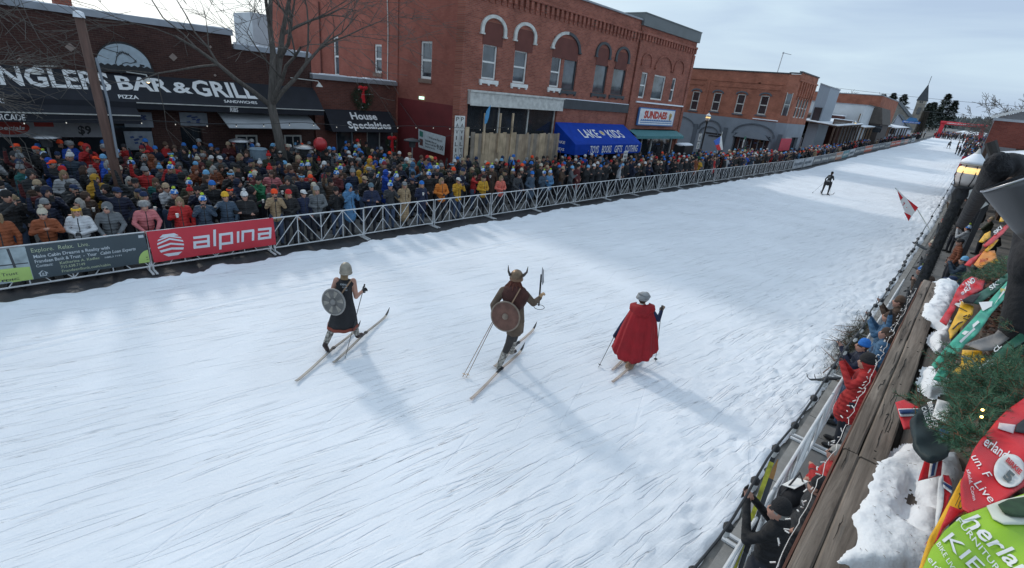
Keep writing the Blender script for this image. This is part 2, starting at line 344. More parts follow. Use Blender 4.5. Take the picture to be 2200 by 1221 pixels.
mb = MB()
for y in np.arange(0, 60, 3.0): mb.box((-1.1, y+.01, -.02), (-0.81, y+2.99, .012))
mb.build('right_gutter', mat('gutter_concrete', (0.20, 0.195, 0.185), 0.8, 0.3, 3, 0.4, 60), kind='structure')
# far hills and woods
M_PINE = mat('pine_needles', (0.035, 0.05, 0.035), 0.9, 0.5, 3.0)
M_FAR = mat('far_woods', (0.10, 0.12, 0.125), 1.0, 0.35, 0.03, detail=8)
def hills():
    n = 90; V = []; F = []
    for j, (Y, k) in enumerate(((420, 0), (700, 0.55), (1000, 1.0), (1100, 0.2))):
        for i in range(n):
            X = -900+1500*i/(n-1); z = 8*(1-k)*(Y < 600)+k*(27+10*fbm(X*0.004, 1.1, 1, 3)+4*fbm(X*.02, 2, 1, 3)); V.append((X*(Y/700)**0.4, Y, z))
    F = [(j*n+i, j*n+i+1, (j+1)*n+i+1, (j+1)*n+i) for j in range(3) for i in range(n-1)]
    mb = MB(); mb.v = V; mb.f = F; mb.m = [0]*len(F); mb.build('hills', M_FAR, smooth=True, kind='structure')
hills()
def far_woods():
    mb = MB(); r = random.Random(5)
    for i in range(2600):
        Y = r.uniform(430, 1000); k = (Y-420)/580; X = r.uniform(-420, 250)*(Y/700)**0.4
        z = k*(27+10*fbm(X/(Y/700)**0.4*0.004, 1.1, 1, 3))*0.97-2+8*(1-k); h = r.uniform(6, 11); w = h*r.uniform(0.28, 0.5)
        n = 5; a0 = r.random()*6
        for s in range(2):
            zb = z+h*0.3*s; ww = w*(1-.35*s)
            mb.add([(X+ww*math.cos(a0+k2*2*math.pi/n), Y+ww*math.sin(a0+k2*2*math.pi/n), zb) for k2 in range(n)]+[(X+r.uniform(-.5, .5), Y, z+h*(0.7+.3*s))], [(k2, (k2+1) % n, n) for k2 in range(n)])
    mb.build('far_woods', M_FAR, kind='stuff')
far_woods()
# ================================================================ buildings
B_RED = ((0.36, 0.125, 0.085), (0.25, 0.080, 0.058), (0.27, 0.18, 0.15))
def bm_(axis): return brick('red_brick', *B_RED, axis)
B_SIDE = lambda axis: brick('painted_brick', (0.33, 0.115, 0.085), (0.29, 0.095, 0.07), (0.26, 0.10, 0.08), axis, 1.0, 0.2)
B_DARK = lambda axis: brick('dark_brick', (0.085, 0.042, 0.036), (0.06, 0.03, 0.028), (0.10, 0.07, 0.06), axis, 1.0, 0.25)
B_COR = lambda axis: brick('orange_brick', (0.40, 0.145, 0.09), (0.33, 0.115, 0.075), (0.28, 0.17, 0.13), axis, 1.0, 0.28)
M_MAROON = mat('maroon_paint', (0.15, 0.018, 0.02), 0.75, 0.2, 1.5)
M_WHITE = mat('white_paint', (0.74, 0.74, 0.72), 0.55, 0.10, 3.0)
M_WGREY = mat('weathered_white_paint', (0.56, 0.56, 0.53), 0.7, 0.25, 4.0)
M_BLACK = mat('black_paint', (0.018, 0.019, 0.022), 0.5, 0.2, 3)
M_CHAR = mat('charcoal_paint', (0.05, 0.055, 0.062), 0.6, 0.2, 2)
M_GLASS = mat('window_glass', (0.03, 0.035, 0.042), 0.06, 0.4, 0.8, spec=1.0)
M_GLASS2 = mat('painted_reflection_glass', (0.06, 0.072, 0.085), 0.04, 0.95, 1.1, spec=1.0)  # strong noise in the base colour stands in for uneven reflections on the panes
M_DARKIN = mat('dark_interior', (0.012, 0.012, 0.014), 0.6, 0.4, 1.5)
M_ZINC = mat('zinc_coping', (0.30, 0.32, 0.35), 0.5, 0.15, 2, metal=0.3)
M_ROOF = mat('roof_membrane', (0.35, 0.36, 0.38), 0.9, 0.2, 0.5)
M_GREYP = mat('grey_painted_wall', (0.22, 0.25, 0.29), 0.7, 0.12, 0.9)
M_GREYD = mat('dark_grey_trim', (0.10, 0.12, 0.145), 0.7, 0.15, 1)
M_SNOWT = M_SNOWP
M_AWN = mat('black_awning_cloth', (0.012, 0.014, 0.022), 0.75, 0.3, 2)
M_BLUE = mat('blue_awning_cloth', (0.005, 0.048, 0.36), 0.75, 0.18, 2.5, spec=.2)
M_LETW = mat('white_lettering', (0.80, 0.80, 0.80), 0.6, 0.04, 3)
M_STEEL = mat('steel', (0.42, 0.43, 0.45), 0.35, 0.2, 8, metal=0.8)
M_REDS = mat('red_cloth', (0.62, 0.015, 0.025), 0.7, 0.15, 4)

def window(parent, plane, c, r, frame=0.07, mid=True, m=M_WHITE, glass=None, depth=0.10, inward=-1, vbars=0, label=None):
    a, b, e, g = r; glass = glass or M_GLASS
    P = (lambda u, v, d: (c+d*inward, u, v)) if plane == 'x' else (lambda u, v, d: (u, c-d*inward, v))
    f = MB(); d0, d1 = depth-0.03, depth+0.05
    f.box(P(a, e, d0), P(a+frame, g, d1)); f.box(P(b-frame, e, d0), P(b, g, d1)); f.box(P(a+frame, e, d0), P(b-frame, e+frame*1.2, d1)); f.box(P(a+frame, g-frame, d0), P(b-frame, g, d1))
    if mid: f.box(P(a+frame, (e+g)/2-frame*.5, d0+.004), P(b-frame, (e+g)/2+frame*.5, d1-.01))
    for k in range(vbars): u = a+(b-a)*(k+1)/(vbars+1); f.box(P(u-frame*.3, e+frame, d0+.007), P(u+frame*.3, g-frame, d1-.01))
    o = f.build('window', m, parent, label=label)
    q = MB(); q.box(P(a+.01, e+.01, d1-.03), P(b-.01, g-.01, d1-.015)); q.build('pane', glass, o)
    return o
def arch_hood(parent, X, y0, y1, zb, za, w, mats, proud=0.09, name='window_hood', split=False):
    mb = MB(); n = 14; cy = (y0+y1)/2; ro = (y1-y0)/2; ri = ro-w
    sh = za-ro*0.75
    def pt(r, t, s): return (X+s, cy-r*math.cos(t), sh+r*0.75*math.sin(t))
    for i in range(n):
        t0, t1 = math.pi*i/n, math.pi*(i+1)/n; mi = 1 if (split and i >= n//2) else 0
        A, B, C, D = pt(ro, t0, proud), pt(ro, t1, proud), pt(ri, t1, proud), pt(ri, t0, proud); A2, B2, C2, D2 = pt(ro, t0, 0), pt(ro, t1, 0), pt(ri, t1, 0), pt(ri, t0, 0)
        mb.add([A, B, C, D, A2, B2, C2, D2], [(0, 1, 2, 3), (0, 4, 5, 1), (3, 2, 6, 7)], mi)
    for s, yy, mi in ((0, y0, 0), (1, y1-w, 1 if split else 0)): mb.box((X, yy, zb), (X+proud, yy+w, sh), mi)
    for s, yy, mi in ((0, y0-.04, 0), (1, y1-w-.04, 1 if split else 0)): mb.box((X, yy, zb-.07), (X+proud+.03, yy+w+.08, zb), mi)
    return mb.build(name, mats, parent)

# ---- large two storey brick building with the boarded shopfront --------------
XP = -19.5; YP0 = 17.0
YB = atx(1350, 222, XP)[1]                       # joint with the next building
ZR = atx(1378, 44, XP)[2]
pav = thing('brick_building', 'large two storey red brick building with white and black window hoods above a blue awning', 'building', (XP, YP0, 0))
pav.location = (0, 0, 0)
W1 = rect(atx, XP, (1039, 93), (1064, 173)); W2 = rect(atx, XP, (1107, 107), (1128, 181)); W3 = rect(atx, XP, (1187, 120), (1200, 189))
W3b = rect(atx, XP, (1214, 123), (1233, 196)); W4 = rect(atx, XP, (1281, 136), (1298, 202)); W5 = rect(atx, XP, (1320, 144), (1337, 206))
zbt = atx(1003, 196, XP)[2]; zbb = atx(1003, 223, XP)[2]; yw0 = atx(1004, 240, XP)[1]; ymid = atx(1203, 235, XP)[1]
shop = (yw0, ymid-.25, 0.15, zbb-.02); shop2 = (ymid+.35, YB-.4, 0.15, 3.15)
mb = MB()
wall(mb, 'x', XP, YP0, YB, 0, ZR, [W1, W2, W3, W3b, W4, W5, shop, shop2], 0.24)
# side wall
SW = [rect(aty, YP0, (904, 88), (926, 171)), rect(aty, YP0, (804, 95), (820, 158)), rect(aty, YP0, (715, 78), (729, 164))]
XL = -40.8; XJ = aty(854, 100, YP0)[0]
zred = 4.1
wall(mb, 'y', YP0, XL, XP, 0, ZR, [SW[0], SW[1], SW[2]], 0.2, mi=1)
mb.quad((XP, YP0, ZR), (XP, YB, ZR), (XL, YB, ZR), (XL, YP0, ZR), 2); mb.quad((XL, YP0, 0), (XL, YB, 0), (XL, YB, ZR), (XL, YP0, ZR), 1); mb.quad((XL, YB, 0), (XP, YB, 0), (XP, YB, ZR), (XL, YB, ZR), 1)
mb.box((XP-2.4, YP0+.5, .12), (XP-2.35, YB-.1, 4.4), 3)
mb.build('wall', [bm_('YZ'), B_SIDE('XZ'), M_ROOF, M_DARKIN], pav)
mb = MB(); mb.box((XJ, YP0-.012, .13), (XP-.5, YP0-.002, zred)); mb.build('painted_panel', M_MAROON, pav, label='maroon painted lower part of the side wall')
mb = MB(); mb.box((XP+.003, YP0-.03, 0.1), (XP+.05, YP0+.42, ZR-.9)); mb.box((XP-.45, YP0-.05, 0.1), (XP+.048, YP0-.003, ZR-.9)); mb.build('pilaster', bm_('YZ'), pav)
mb = MB(); mb.box((XJ-.1, YP0-.05, 0.1), (XJ+.1, YP0-.003, ZR)); mb.build('pilaster', B_SIDE('XZ'), pav)
mb = MB()
zd = atx(1372, 76, XP)[2]
for k in range(int((YB-YP0)/0.42)):
    y = YP0+.2+k*.42; mb.box((XP+.002, y, zd-.25), (XP+.13, y+.2, zd+.12)); mb.box((XP+.002, y+.03, zd-.42), (XP+.07, y+.17, zd-.25))
mb.box((XP+.002, YP0-.02, zd+.12), (XP+.16, YB, zd+.26)); mb.build('cornice', bm_('YZ'), pav)
mb = MB(); mb.box((XP-.3, YP0-.1, ZR), (XP+.12, YB, ZR+.09)); mb.box((XL, YP0-.1, ZR), (XP-.3, YP0+.25, ZR+.09)); mb.build('coping', M_ZINC, pav)
for (r, w, gl, mid, vb) in ((W1, M_WHITE, M_GLASS2, True, 0), (W2, M_WHITE, M_GLASS2, True, 0), (W3, M_WHITE, M_GLASS2, True, 0), (W3b, M_CHAR, M_GLASS2, False, 0), (W4, M_CHAR, M_GLASS2, False, 0), (W5, M_CHAR, M_GLASS2, False, 0)):
    window(pav, 'x', XP, r, 0.08, mid, w, gl)
    s = MB(); a, b, e, g = r; cl = M_WHITE if w is M_WHITE else M_CHAR
    s.box((XP+.002, a-.15, e-.2), (XP+.1, b+.15, e-.02)); 
    for k in range(3): y = a-.12+(b-a+.12)*k/2; s.box((XP+.004, y, e-.28), (XP+.08, y+.12, e-.2))
    s.build('window_sill', cl, pav)
for r in SW:
    window(pav, 'y', YP0, r, 0.1, True, M_WHITE, M_GLASS2, inward=-1)
    s = MB(); s.box((r[0]-.06, YP0-.07, r[2]-.2), (r[1]+.06, YP0-.002, r[2])); s.build('window_sill', mat('old_sandstone', (0.22, 0.14, 0.11), 0.9), pav)
def hood(px0, px1, apex, w, mats, split=False):
    a = atx(*px0, XP); b = atx(*px1, XP); t = atx(*apex, XP); m = MB()
    h = arch_hood(pav, XP+.003, a[1], b[1], (a[2]+b[2])/2-.1, t[2], w, mats, split=split)
    q = MB(); q.box((XP+.002, a[1]+w, (a[2]+b[2])/2-.6), (XP+.02, b[1]-w, t[2]-.35)); q.build('blind_arch', mat('brown_plaster', (0.14, 0.045, 0.035), 0.85, 0.15, 2), pav)
hood((1032, 65), (1087, 75), (1058, 31), .2, [M_WGREY]); hood((1103, 80), (1151, 90), (1125, 47), .2, [M_WGREY])
hood((1184, 97), (1247, 110), (1214, 67), .2, [M_WGREY, M_CHAR], True); hood((1279, 115), (1311, 123), (1293, 89), .19, [M_CHAR]); hood((1321, 126), (1351, 132), (1335, 99), .19, [M_CHAR])
mb = MB(); mb.box((XP+.003, yw0-.05, zbb), (XP+.22, ymid, zbt)); mb.box((XP+.003, yw0-.08, zbt), (XP+.3, ymid+.03, zbt+.09)); mb.box((XP+.225, yw0-.04, zbb-.06), (XP+.25, ymid-.01, zbb+.05)); mb.build('shopfront_beam', M_WGREY, pav)
mb = MB(); mb.box((XP+.003, ymid+.02, zbb+.1), (XP+.12, YB-.05, zbt+.05)); mb.build('shopfront_beam', M_CHAR, pav, label='charcoal beam over the blue awning')
mb = MB(); mb.box((XP+.121, ymid+.05, zbt+.06), (XP+.0, YB-.1, zbt+.1)); mb.build('snow_ledge', M_SNOWT, pav)
f = MB(); nP = 3
for k in range(nP+1):
    y = shop[0]+(shop[1]-shop[0]-.08)*k/nP; f.box((XP-.22, y, .15), (XP-.14, y+.08, zbb-.03))
f.box((XP-.215, shop[0], 2.6), (XP-.145, shop[1], 2.68)); o = f.build('shopfront_frame', M_WGREY, pav)
q = MB(); q.box((XP-.20, shop[0], .16), (XP-.19, shop[1], zbb-.04)); q.build('pane', M_GLASS, o)
q = MB(); q.box((XP-.15, shop2[0], .16), (XP-.14, shop2[1], 3.1)); o2 = q.build('shop_window', M_GLASS, pav)
# downpipe and cables on the side wall
mb = MB(); x0 = aty(693, 150, YP0)[0]; mb.tube([(x0, YP0-.08, 4.6), (x0, YP0-.08, ZR-1.2)], .05); mb.build('drainpipe', mat('rusty_pipe', (0.13, 0.04, 0.03), 0.7), pav)
mb = MB(); x1 = aty(834, 150, YP0)[0]; mb.tube([(x1, YP0-.05, 4.6), (x1+.05, YP0-.05, 7.5), (x1-.1, YP0-.05, ZR)], .025); mb.build('cable', M_WGREY, pav)
mb = MB(); p = aty(906, 211, YP0); mb.box((p[0]-.08, YP0-.12, p[2]-.06), (p[0]+.22, YP0-.003, p[2]+.08)); mb.build('wall_lamp', mat('green_lamp', (0.3, 0.5, 0.4), 0.4, emit=((0.6, 1.0, 0.75), 1.6)), pav)

# blue awning with its lettering
A = atx(1199, 262, XP+.04); B = atx(1345, 269, XP+.04); XA = XP+1.75
C = atx(1233, 318, XA); D = atx(1371, 303, XA); C2 = atx(1235, 337, XA); D2 = atx(1371, 326, XA)
zt = (A[2]+B[2])/2; ztip = (C[2]+D[2])/2; zb_ = (C2[2]+D2[2])/2
ya0, ya1 = (A[1]+C[1])/2-.05, (B[1]+D[1])/2+.1
mb = MB(); top0, top1 = (XP+.02, ya0, zt), (XP+.02, ya1, zt); t0, t1 = (XA, ya0, ztip), (XA, ya1, ztip); l0, l1 = (XA, ya0, zb_), (XA, ya1, zb_)
mb.quad(t0, t1, top1, top0); mb.quad(l0, l1, t1, t0)
for y, fl in ((ya0, 0), (ya1, 1)): mb.add([(XP+.02, y, zb_), (XA, y, zb_), (XA, y, ztip), (XP+.02, y, zt)], [(0, 1, 2, 3)])
awn = mb.build('awning', M_BLUE, pav)
fs = plane_fn(t0, t1, top0); fv = plane_fn(l0, l1, t0); fe = plane_fn((XP+.02, ya0, zb_), (XA, ya0, zb_), (XP+.02, ya0, ztip+.1))
fe2 = lambda u, v, d=0: Vector((XP+.02+(XA-XP)*u, ya0-abs(d), zb_+(ztip+.2-zb_)*v))
mb = MB(); text_on(mb, fs, 'LAKE', .20, .30, .24, .40, .012, bold=.012); text_on(mb, fs, 'KIDS', .58, .30, .24, .40, .012, bold=.012)
for i, s in enumerate(('TOYS', 'BOOKS', 'GIFTS', 'CLOTHING')): text_on(mb, fv, s, (.20, .37, .56, .73)[i], .16, (.12, .14, .12, .21)[i], .72, .012, bold=.015)
text_on(mb, fe2, 'LAKE', .12, .66, .42, .2, .012, bold=.02); text_on(mb, fe2, 'KIDS', .12, .16, .42, .2, .012, bold=.02)
mb.build('lettering', M_LETW, awn)
mb = MB(); cc = fs(.51, .52, .014); n_ = (fs(.5, .5, 1)-fs(.5, .5, 0)); uu = (fs(.6, .5)-fs(.5, .5)).normalized(); vv = (fs(.5, .6)-fs(.5, .5)).normalized()
poly = []
for k in range(24): r_ = (.30 if k % 2 else .16); poly.append(cc+uu*r_*math.cos(k*math.pi/12)+vv*r_*math.sin(k*math.pi/12))
mb.add(poly, [tuple(range(24))]); poly = [cc+n_*.004+uu*.15*math.cos(k*math.pi/8)+vv*.15*math.sin(k*math.pi/8) for k in range(16)]; mb.add(poly, [tuple(range(16))], 1)
mb.build('sun_emblem', [M_LETW, mat('gold_paint', (0.6, 0.42, 0.12), 0.6)], awn)

# timber hoarding in front of the shopfront
hz = atx(1100, 287, XP+.5)[2]; XH = XP+.45
hrd = thing('hoarding', 'tall hoarding of rough pale planks standing in front of the empty shopfront', 'hoarding')
r_ = random.Random(11); y = yw0-.05; i = 0; tones = [wood_mat('pale_plank', (0.42, 0.31, 0.20), (0.62, 0.48, 0.33), 2), wood_mat('brown_plank', (0.32, 0.235, 0.165), (0.50, 0.385, 0.27), 2), wood_mat('grey_plank', (0.22, 0.185, 0.15), (0.38, 0.32, 0.26), 2)]
while y < ymid-.35:
    w = r_.uniform(.2, .32); mb = MB(); mb.box((XH-.02, y, .14), (XH+.012+.02*r_.random(), y+w-.012, hz+r_.uniform(-.05, .05))); mb.build('plank', tones[r_.choice([0, 1, 1, 2, 0])], hrd); y += w
for px in (1042, 1075, 1102):
    p = atx(px, 250, XH+.06); mb = MB(); mb.box((XH+.035, p[1]-.05, 1.9), (XH+.11, p[1]+.05, p[2]+.15)); mb.build('batten', tones[0], hrd)
p = atx(1003, 280, XH+.05); mb = MB(); mb.box((XH+.04, p[1]-.1, .2), (XH+.12, p[1]+.1, p[2]+.15)); mb.build('batten', tones[0], hrd)
mb = MB(); mb.box((XH-.1, yw0, 1.2), (XH-.025, ymid-.3, 1.3)); mb.box((XH-.1, yw0, 2.2), (XH-.025, ymid-.3, 2.3)); mb.build('rail', tones[1], hrd)
# vertical PAVILION board sign
p0 = atx(974, 355, XP+.1); p1 = atx(985, 249, XP+.1); ys0, ys1 = p0[1]-.02, p0[1]+.62
sg = MB(); sg.box((XP+.052, ys0, p0[2]), (XP+.09, (ys0+ys1)/2-.01, p1[2])); sg.box((XP+.052, (ys0+ys1)/2+.01, p0[2]), (XP+.09, ys1, p1[2]))
sg = sg.build('sign_board', M_WHITE, None, label='two tall white boards with black letters running down the brick corner pier', cat='sign')
mb = MB(); zh = (p1[2]-p0[2])
for c_, a in ((0, ys0), (1, (ys0+ys1)/2)):
    f = plane_fn((XP+.093, a+.02, p0[2]), (XP+.093, a+.29, p0[2]), (XP+.093, a+.02, p1[2]))
    for k, ch in enumerate('PAVILION' if c_ == 0 else 'PAVILTON'):
        text_on(mb, f, ch, .30 if ch == 'I' else .12, 1-(k+.85)/8, .2 if ch == 'I' else .7, .085, .004, bold=0.0)
mb.build('lettering', M_BLACK, sg)

# ---- narrow brick building with the ice cream sign ---------------------------
YS1 = atx(1470, 220, XP)[1]; ZS = atx(1384, 29, XP)[2]; zband = atx(1384, 56, XP)[2]
sun_b = thing('ice_cream_shop', 'narrow two storey brick shop with grey metal parapet band and teal awning', 'building')
S1 = rect(atx, XP, (1381, 155), (1383, 212)); S2 = rect(atx, XP, (1405, 160), (1424, 217)); S3 = rect(atx, XP, (1446, 168), (1447, 219))
S1 = (atx(1379, 156, XP)[1], atx(1392, 158, XP)[1], S1[2], S1[3]); S3 = (atx(1445, 168, XP)[1], atx(1453, 170, XP)[1], S3[2], S3[3])
S2 = (atx(1406, 160, XP)[1], atx(1431, 165, XP)[1], S2[2], S2[3])
mb = MB(); sh = (YB+1.0, YS1-.6, .2, 3.3)
wall(mb, 'x', XP+.04, YB, YS1, 0, zband, [S1, S2, S3, sh], .24)
XLs = -40; mb.quad((XP+.04, YS1, 0), (XP+.04, YS1, zband), (XLs, YS1, zband), (XLs, YS1, 0), 1); mb.quad((XP+.04, YB, zband), (XP+.04, YS1, zband), (XLs, YS1, zband), (XLs, YB, zband), 2); mb.quad((XP+.04, YB, ZR), (XP+.04, YB, zband), (XLs, YB, zband), (XLs, YB, ZR), 1)
mb.build('wall', [bm_('YZ'), bm_('XZ'), M_ROOF], sun_b)
mb = MB(); mb.box((XLs, YB-.1, zband), (XP+.2, YS1+.1, ZS)); mb.box((XLs, YB-.12, ZS), (XP+.24, YS1+.12, ZS+.06)); mb.build('parapet_band', M_CHAR if False else mat('grey_metal_band', (0.13, 0.145, 0.15), 0.6, 0.15, 1), sun_b)
for r in (S1, S2, S3): window(sun_b, 'x', XP+.04, r, .09, r is not S2, M_WHITE, M_GLASS2)
mb = MB(); zd2 = atx(1450, 95, XP)[2]
for k in range(int((YS1-YB)/.42)): y = YB+.2+k*.42; mb.box((XP+.042, y, zd-.2), (XP+.16, y+.2, zd+.15))
mb.box((XP+.042, YB, zd+.15), (XP+.2, YS1, zd+.3)); mb.box((XP+.043, YB, .2), (XP+.13, YB+.35, zd-.3)); mb.box((XP+.043, YS1-.35, .2), (XP+.13, YS1, zd-.3)); mb.build('cornice', bm_('YZ'), sun_b)
def hood2(px0, px1, apex):
    a = atx(*px0, XP+.04); b = atx(*px1, XP+.04); t = atx(*apex, XP+.04); arch_hood(sun_b, XP+.043, a[1], b[1], (a[2]+b[2])/2-.15, t[2], .14, [bm_('YZ')], .08)
hood2((1378, 132), (1400, 138), (1391, 113)); hood2((1407, 139), (1444, 149), (1426, 119)); hood2((1447, 147), (1468, 155), (1459, 128))
mb = MB(); mb.box((XP+.05, YB+.9, atx(1400, 222, XP)[2]-.05), (XP+.15, YS1-.3, atx(1400, 222, XP)[2]+.05)); mb.build('ledge', M_SNOWT, sun_b)
q = MB(); q.box((XP-.14, sh[0], .21), (XP-.13, sh[1], 3.25)); q.build('shop_window', M_GLASS, sun_b)
f = MB()
for k in (0.0, .28, .5, .98): y = sh[0]+(sh[1]-sh[0])*k; f.box((XP-.12, y, .2), (XP-.05, y+.1, 2.7))
f.box((XP-.12, sh[0]+.1, 2.62), (XP-.05, sh[1], 2.7)); f.build('shopfront_frame', M_WHITE, sun_b)
zt_ = atx(1400, 292, XP+.6)[2]; mb = MB(); mb.add([(XP+.05, YB+.6, zt_+.35), (XP+.05, YS1-.4, zt_+.35), (XP+.8, YS1-.4, zt_), (XP+.8, YB+.6, zt_), (XP+.8, YS1-.4, zt_-.2), (XP+.8, YB+.6, zt_-.2)], [(0, 1, 2, 3), (3, 2, 4, 5)]); mb.build('awning', mat('teal_cloth', (0.07, 0.22, 0.24), 0.7), sun_b)
q0 = atx(1367, 271, XP+.2); q1 = atx(1441, 270, XP+.2); q2 = atx(1374, 230, XP+.2); zs0, zs1 = (q0[2]+q1[2])/2, q2[2]
sgn = MB(); sgn.box((XP+.14, q0[1], zs0), (XP+.26, q1[1]+.2, zs1)); sgn = sgn.build('sign_board', mat('sign_blue', (0.05, 0.17, 0.42), 0.5), None, label='white and blue ice cream sign reading SUNDAES above the teal awning', cat='sign')
f = plane_fn((XP+.262, q0[1]+.08, zs0+.08), (XP+.262, q1[1]+.12, zs0+.08), (XP+.262, q0[1]+.08, zs1-.08))
mb = MB(); surf(mb, f, 1, 1, .002); mb.build('face', mat('sign_white', (0.72, 0.75, 0.78), 0.5), sgn)
mb = MB(); text_on(mb, f, 'SUNDAES', .12, .42, .66, .45, .006, bold=.06)
mb.build('lettering', mat('sign_red', (0.5, 0.05, 0.03), 0.5), sgn)
mb = MB()
for k, c in enumerate((.22, .1)): mb.quad(f(.04, c, .005), f(.96, c, .005), f(.96, c+.05, .005), f(.04, c+.05, .005))
for k in range(18): u = .06+k*.05; mb.quad(f(u, .27, .006), f(u+.035, .27, .006), f(u+.035, .33, .006), f(u, .33, .006))
mb.build('blue_lines', mat('sign_blue', (0.05, 0.17, 0.42), 0.5), sgn)
mb = MB(); mb.lathe(f(.87, .5, .03), [(.0, -.25), (.1, .05), (.13, .2), (.08, .33), (0.0, .36)], 10); mb.build('cone_emblem', mat('cone_tan', (0.5, 0.33, 0.12), 0.6), sgn)

# ---- low dark brick bar ---------------------------------------------------------
XA_ = -25.0
ang = thing('brick_building', 'low dark brick bar building with long black lettered awning and fish sign', 'building')
ya = -6.0; yst = atx(495, 66, XA_)[1]; yen = atx(668, 130, XA_)[1]; zh1 = atx(400, 55, XA_)[2]-.15; zh2 = atx(600, 112, XA_)[2]-.1
mb = MB(); doors = [(atx(395, 330, XA_)[1], atx(440, 330, XA_)[1], .2, 2.3), (atx(480, 330, XA_)[1], yen-.7, .9, 2.6), (-1.0, atx(330, 300, XA_)[1], .9, 2.6)]
wall(mb, 'x', XA_, ya, yst, 0, zh1, [d for d in doors if d[1] < yst]); wall(mb, 'x', XA_, yst, yen, 0, zh2, [d for d in doors if d[0] > yst])
mb.quad((XA_, yst, zh2), (XA_-.4, yst, zh2), (XA_-.4, yst, zh1), (XA_, yst, zh1)); mb.quad((XA_, yen, 0), (-45, yen, 0), (-45, yen, zh2), (XA_, yen, zh2), 1); mb.quad((XA_-.4, ya, zh2-.3), (XA_-.4, yen, zh2-.3), (-45, yen, zh2-.3), (-45, ya, zh2-.3), 2)
mb.quad((XA_-.4, ya, zh2-.3), (XA_-.4, yst, zh2-.3), (XA_-.4, yst, zh1), (XA_-.4, ya, zh1)); mb.quad((XA_, ya, 0), (-45, ya, 0), (-45, ya, zh2), (XA_, ya, zh2), 1); mb.quad((XA_, ya, zh1), (XA_, yst, zh1), (XA_-.4, yst, zh1), (XA_-.4, ya, zh1))
mb.box((-30, ya+.3, .1), (-29.9, yen-.2, 3.5), 3)
mb.build('wall', [B_DARK('YZ'), B_DARK('XZ'), M_SNOWT, M_DARKIN], ang)
mb = MB(); mb.box((XA_-.42, ya, zh1), (XA_+.08, yst+.06, zh1+.22)); mb.box((XA_-.42, yst+.06, zh2), (XA_+.08, yen, zh2+.2)); mb.build('coping', mat('grey_coping', (0.36, 0.39, 0.44), 0.7, 0.2, 1.5), ang)
mb = MB(); rr2 = random.Random(2)
for k in range(14):
    y = yst+.2+k*(yen-yst-.3)/14; mb.box((XA_-.40, y, zh2+.2), (XA_+.04, y+(yen-yst)/14, zh2+.24+.05*rr2.random()))
for k in range(20):
    y = ya+k*(yst-ya)/20; mb.box((XA_-.40, y, zh1+.22), (XA_-.05, y+(yst-ya)/20, zh1+.24+.03*rr2.random()))
mb.build('coping_snow', M_SNOWT, ang)
for px, py, s in ((151, 102, .15), (372, 123, .15), (43, 130, .09), (452, 101, .06), (462, 162, .06)):
    p = atx(px, py, XA_+.01); mb = MB(); s2 = s; mb.prism([(XA_+.003, p[1]-s2, p[2]), (XA_+.003, p[1], p[2]-s2), (XA_+.003, p[1]+s2, p[2]), (XA_+.003, p[1], p[2]+s2)], (.02, 0, 0)); mb.build('stone_inset', mat('stone_inset', (0.32, 0.25, 0.22), 0.8), ang)
# shop openings: dark glass, white frames
for d in doors: q = MB(); q.box((XA_-.2, d[0], d[2]), (XA_-.19, d[1], d[3])); q.build('shop_window', M_GLASS, ang)
for (a, b) in (((505, 290), (555, 318)), ((609, 290), (648, 310))):
    r_w = rect(atx, XA_, a, (b[0], b[1]+12)); window(ang, 'x', XA_+.02, r_w, .07, False, M_WGREY, M_GLASS, depth=-.02, vbars=1)
for (a, b, l_) in (((384, 241), (447, 271), 1), ((262, 240), (330, 274), 2), ((265, 282), (332, 322), 3)):
    r_w = rect(atx, XA_, a, b); f = plane_fn((XA_+.03, r_w[0], r_w[2]), (XA_+.03, r_w[1], r_w[2]), (XA_+.03, r_w[0], r_w[3])); mb = MB(); slab(mb, f, 1, 1, .025)
    o = mb.build('wall_poster', mat('poster_pale', (0.26, 0.29, 0.33), 0.6, 0.2, 5), ang)
    mb = MB(); r5 = random.Random(l_)
    for k in range(9): u, v = r5.uniform(.2, .7), r5.uniform(.2, .7); mb.quad(f(u, v, .004), f(u+.13, v+.04, .004), f(u+.1, v+.14, .004), f(u-.03, v+.1, .004))
    mb.build('poster_print', mat('poster_blue', (0.04, 0.07, 0.2), 0.6), o)
r_w = (0.4, atx(215, 260, XA_)[1], atx(40, 285, XA_)[2]-.15, atx(40, 256, XA_)[2]); f = plane_fn((XA_+.05, r_w[0], r_w[2]), (XA_+.05, r_w[1], r_w[2]), (XA_+.05, r_w[0], r_w[3])); mb = MB(); slab(mb, f, 1, 1, .02)
o = mb.build('menu_banner', mat('poster_grey', (0.3, 0.3, 0.32), 0.6), ang)
mb = MB(); cyy = [f(.22+.16*math.cos(k*math.pi/10), .55+.42*math.sin(k*math.pi/10), .004) for k in range(20)]; mb.add(cyy, [tuple(range(20))]); mb.quad(f(.42, .6, .004), f(.58, .6, .004), f(.58, .9, .004), f(.42, .9, .004)); mb.build('banner_patches', mat('banner_red', (0.35, 0.03, 0.02), 0.6), o)
mb = MB(); text_on(mb, f, 'Specials', .1, .42, .24, .22, .007, shear=.2); mb.build('lettering', M_LETW, o); mb = MB(); text_on(mb, f, '$9', .78, .2, .12, .5, .006, bold=.03); mb.build('lettering', M_BLACK, o)
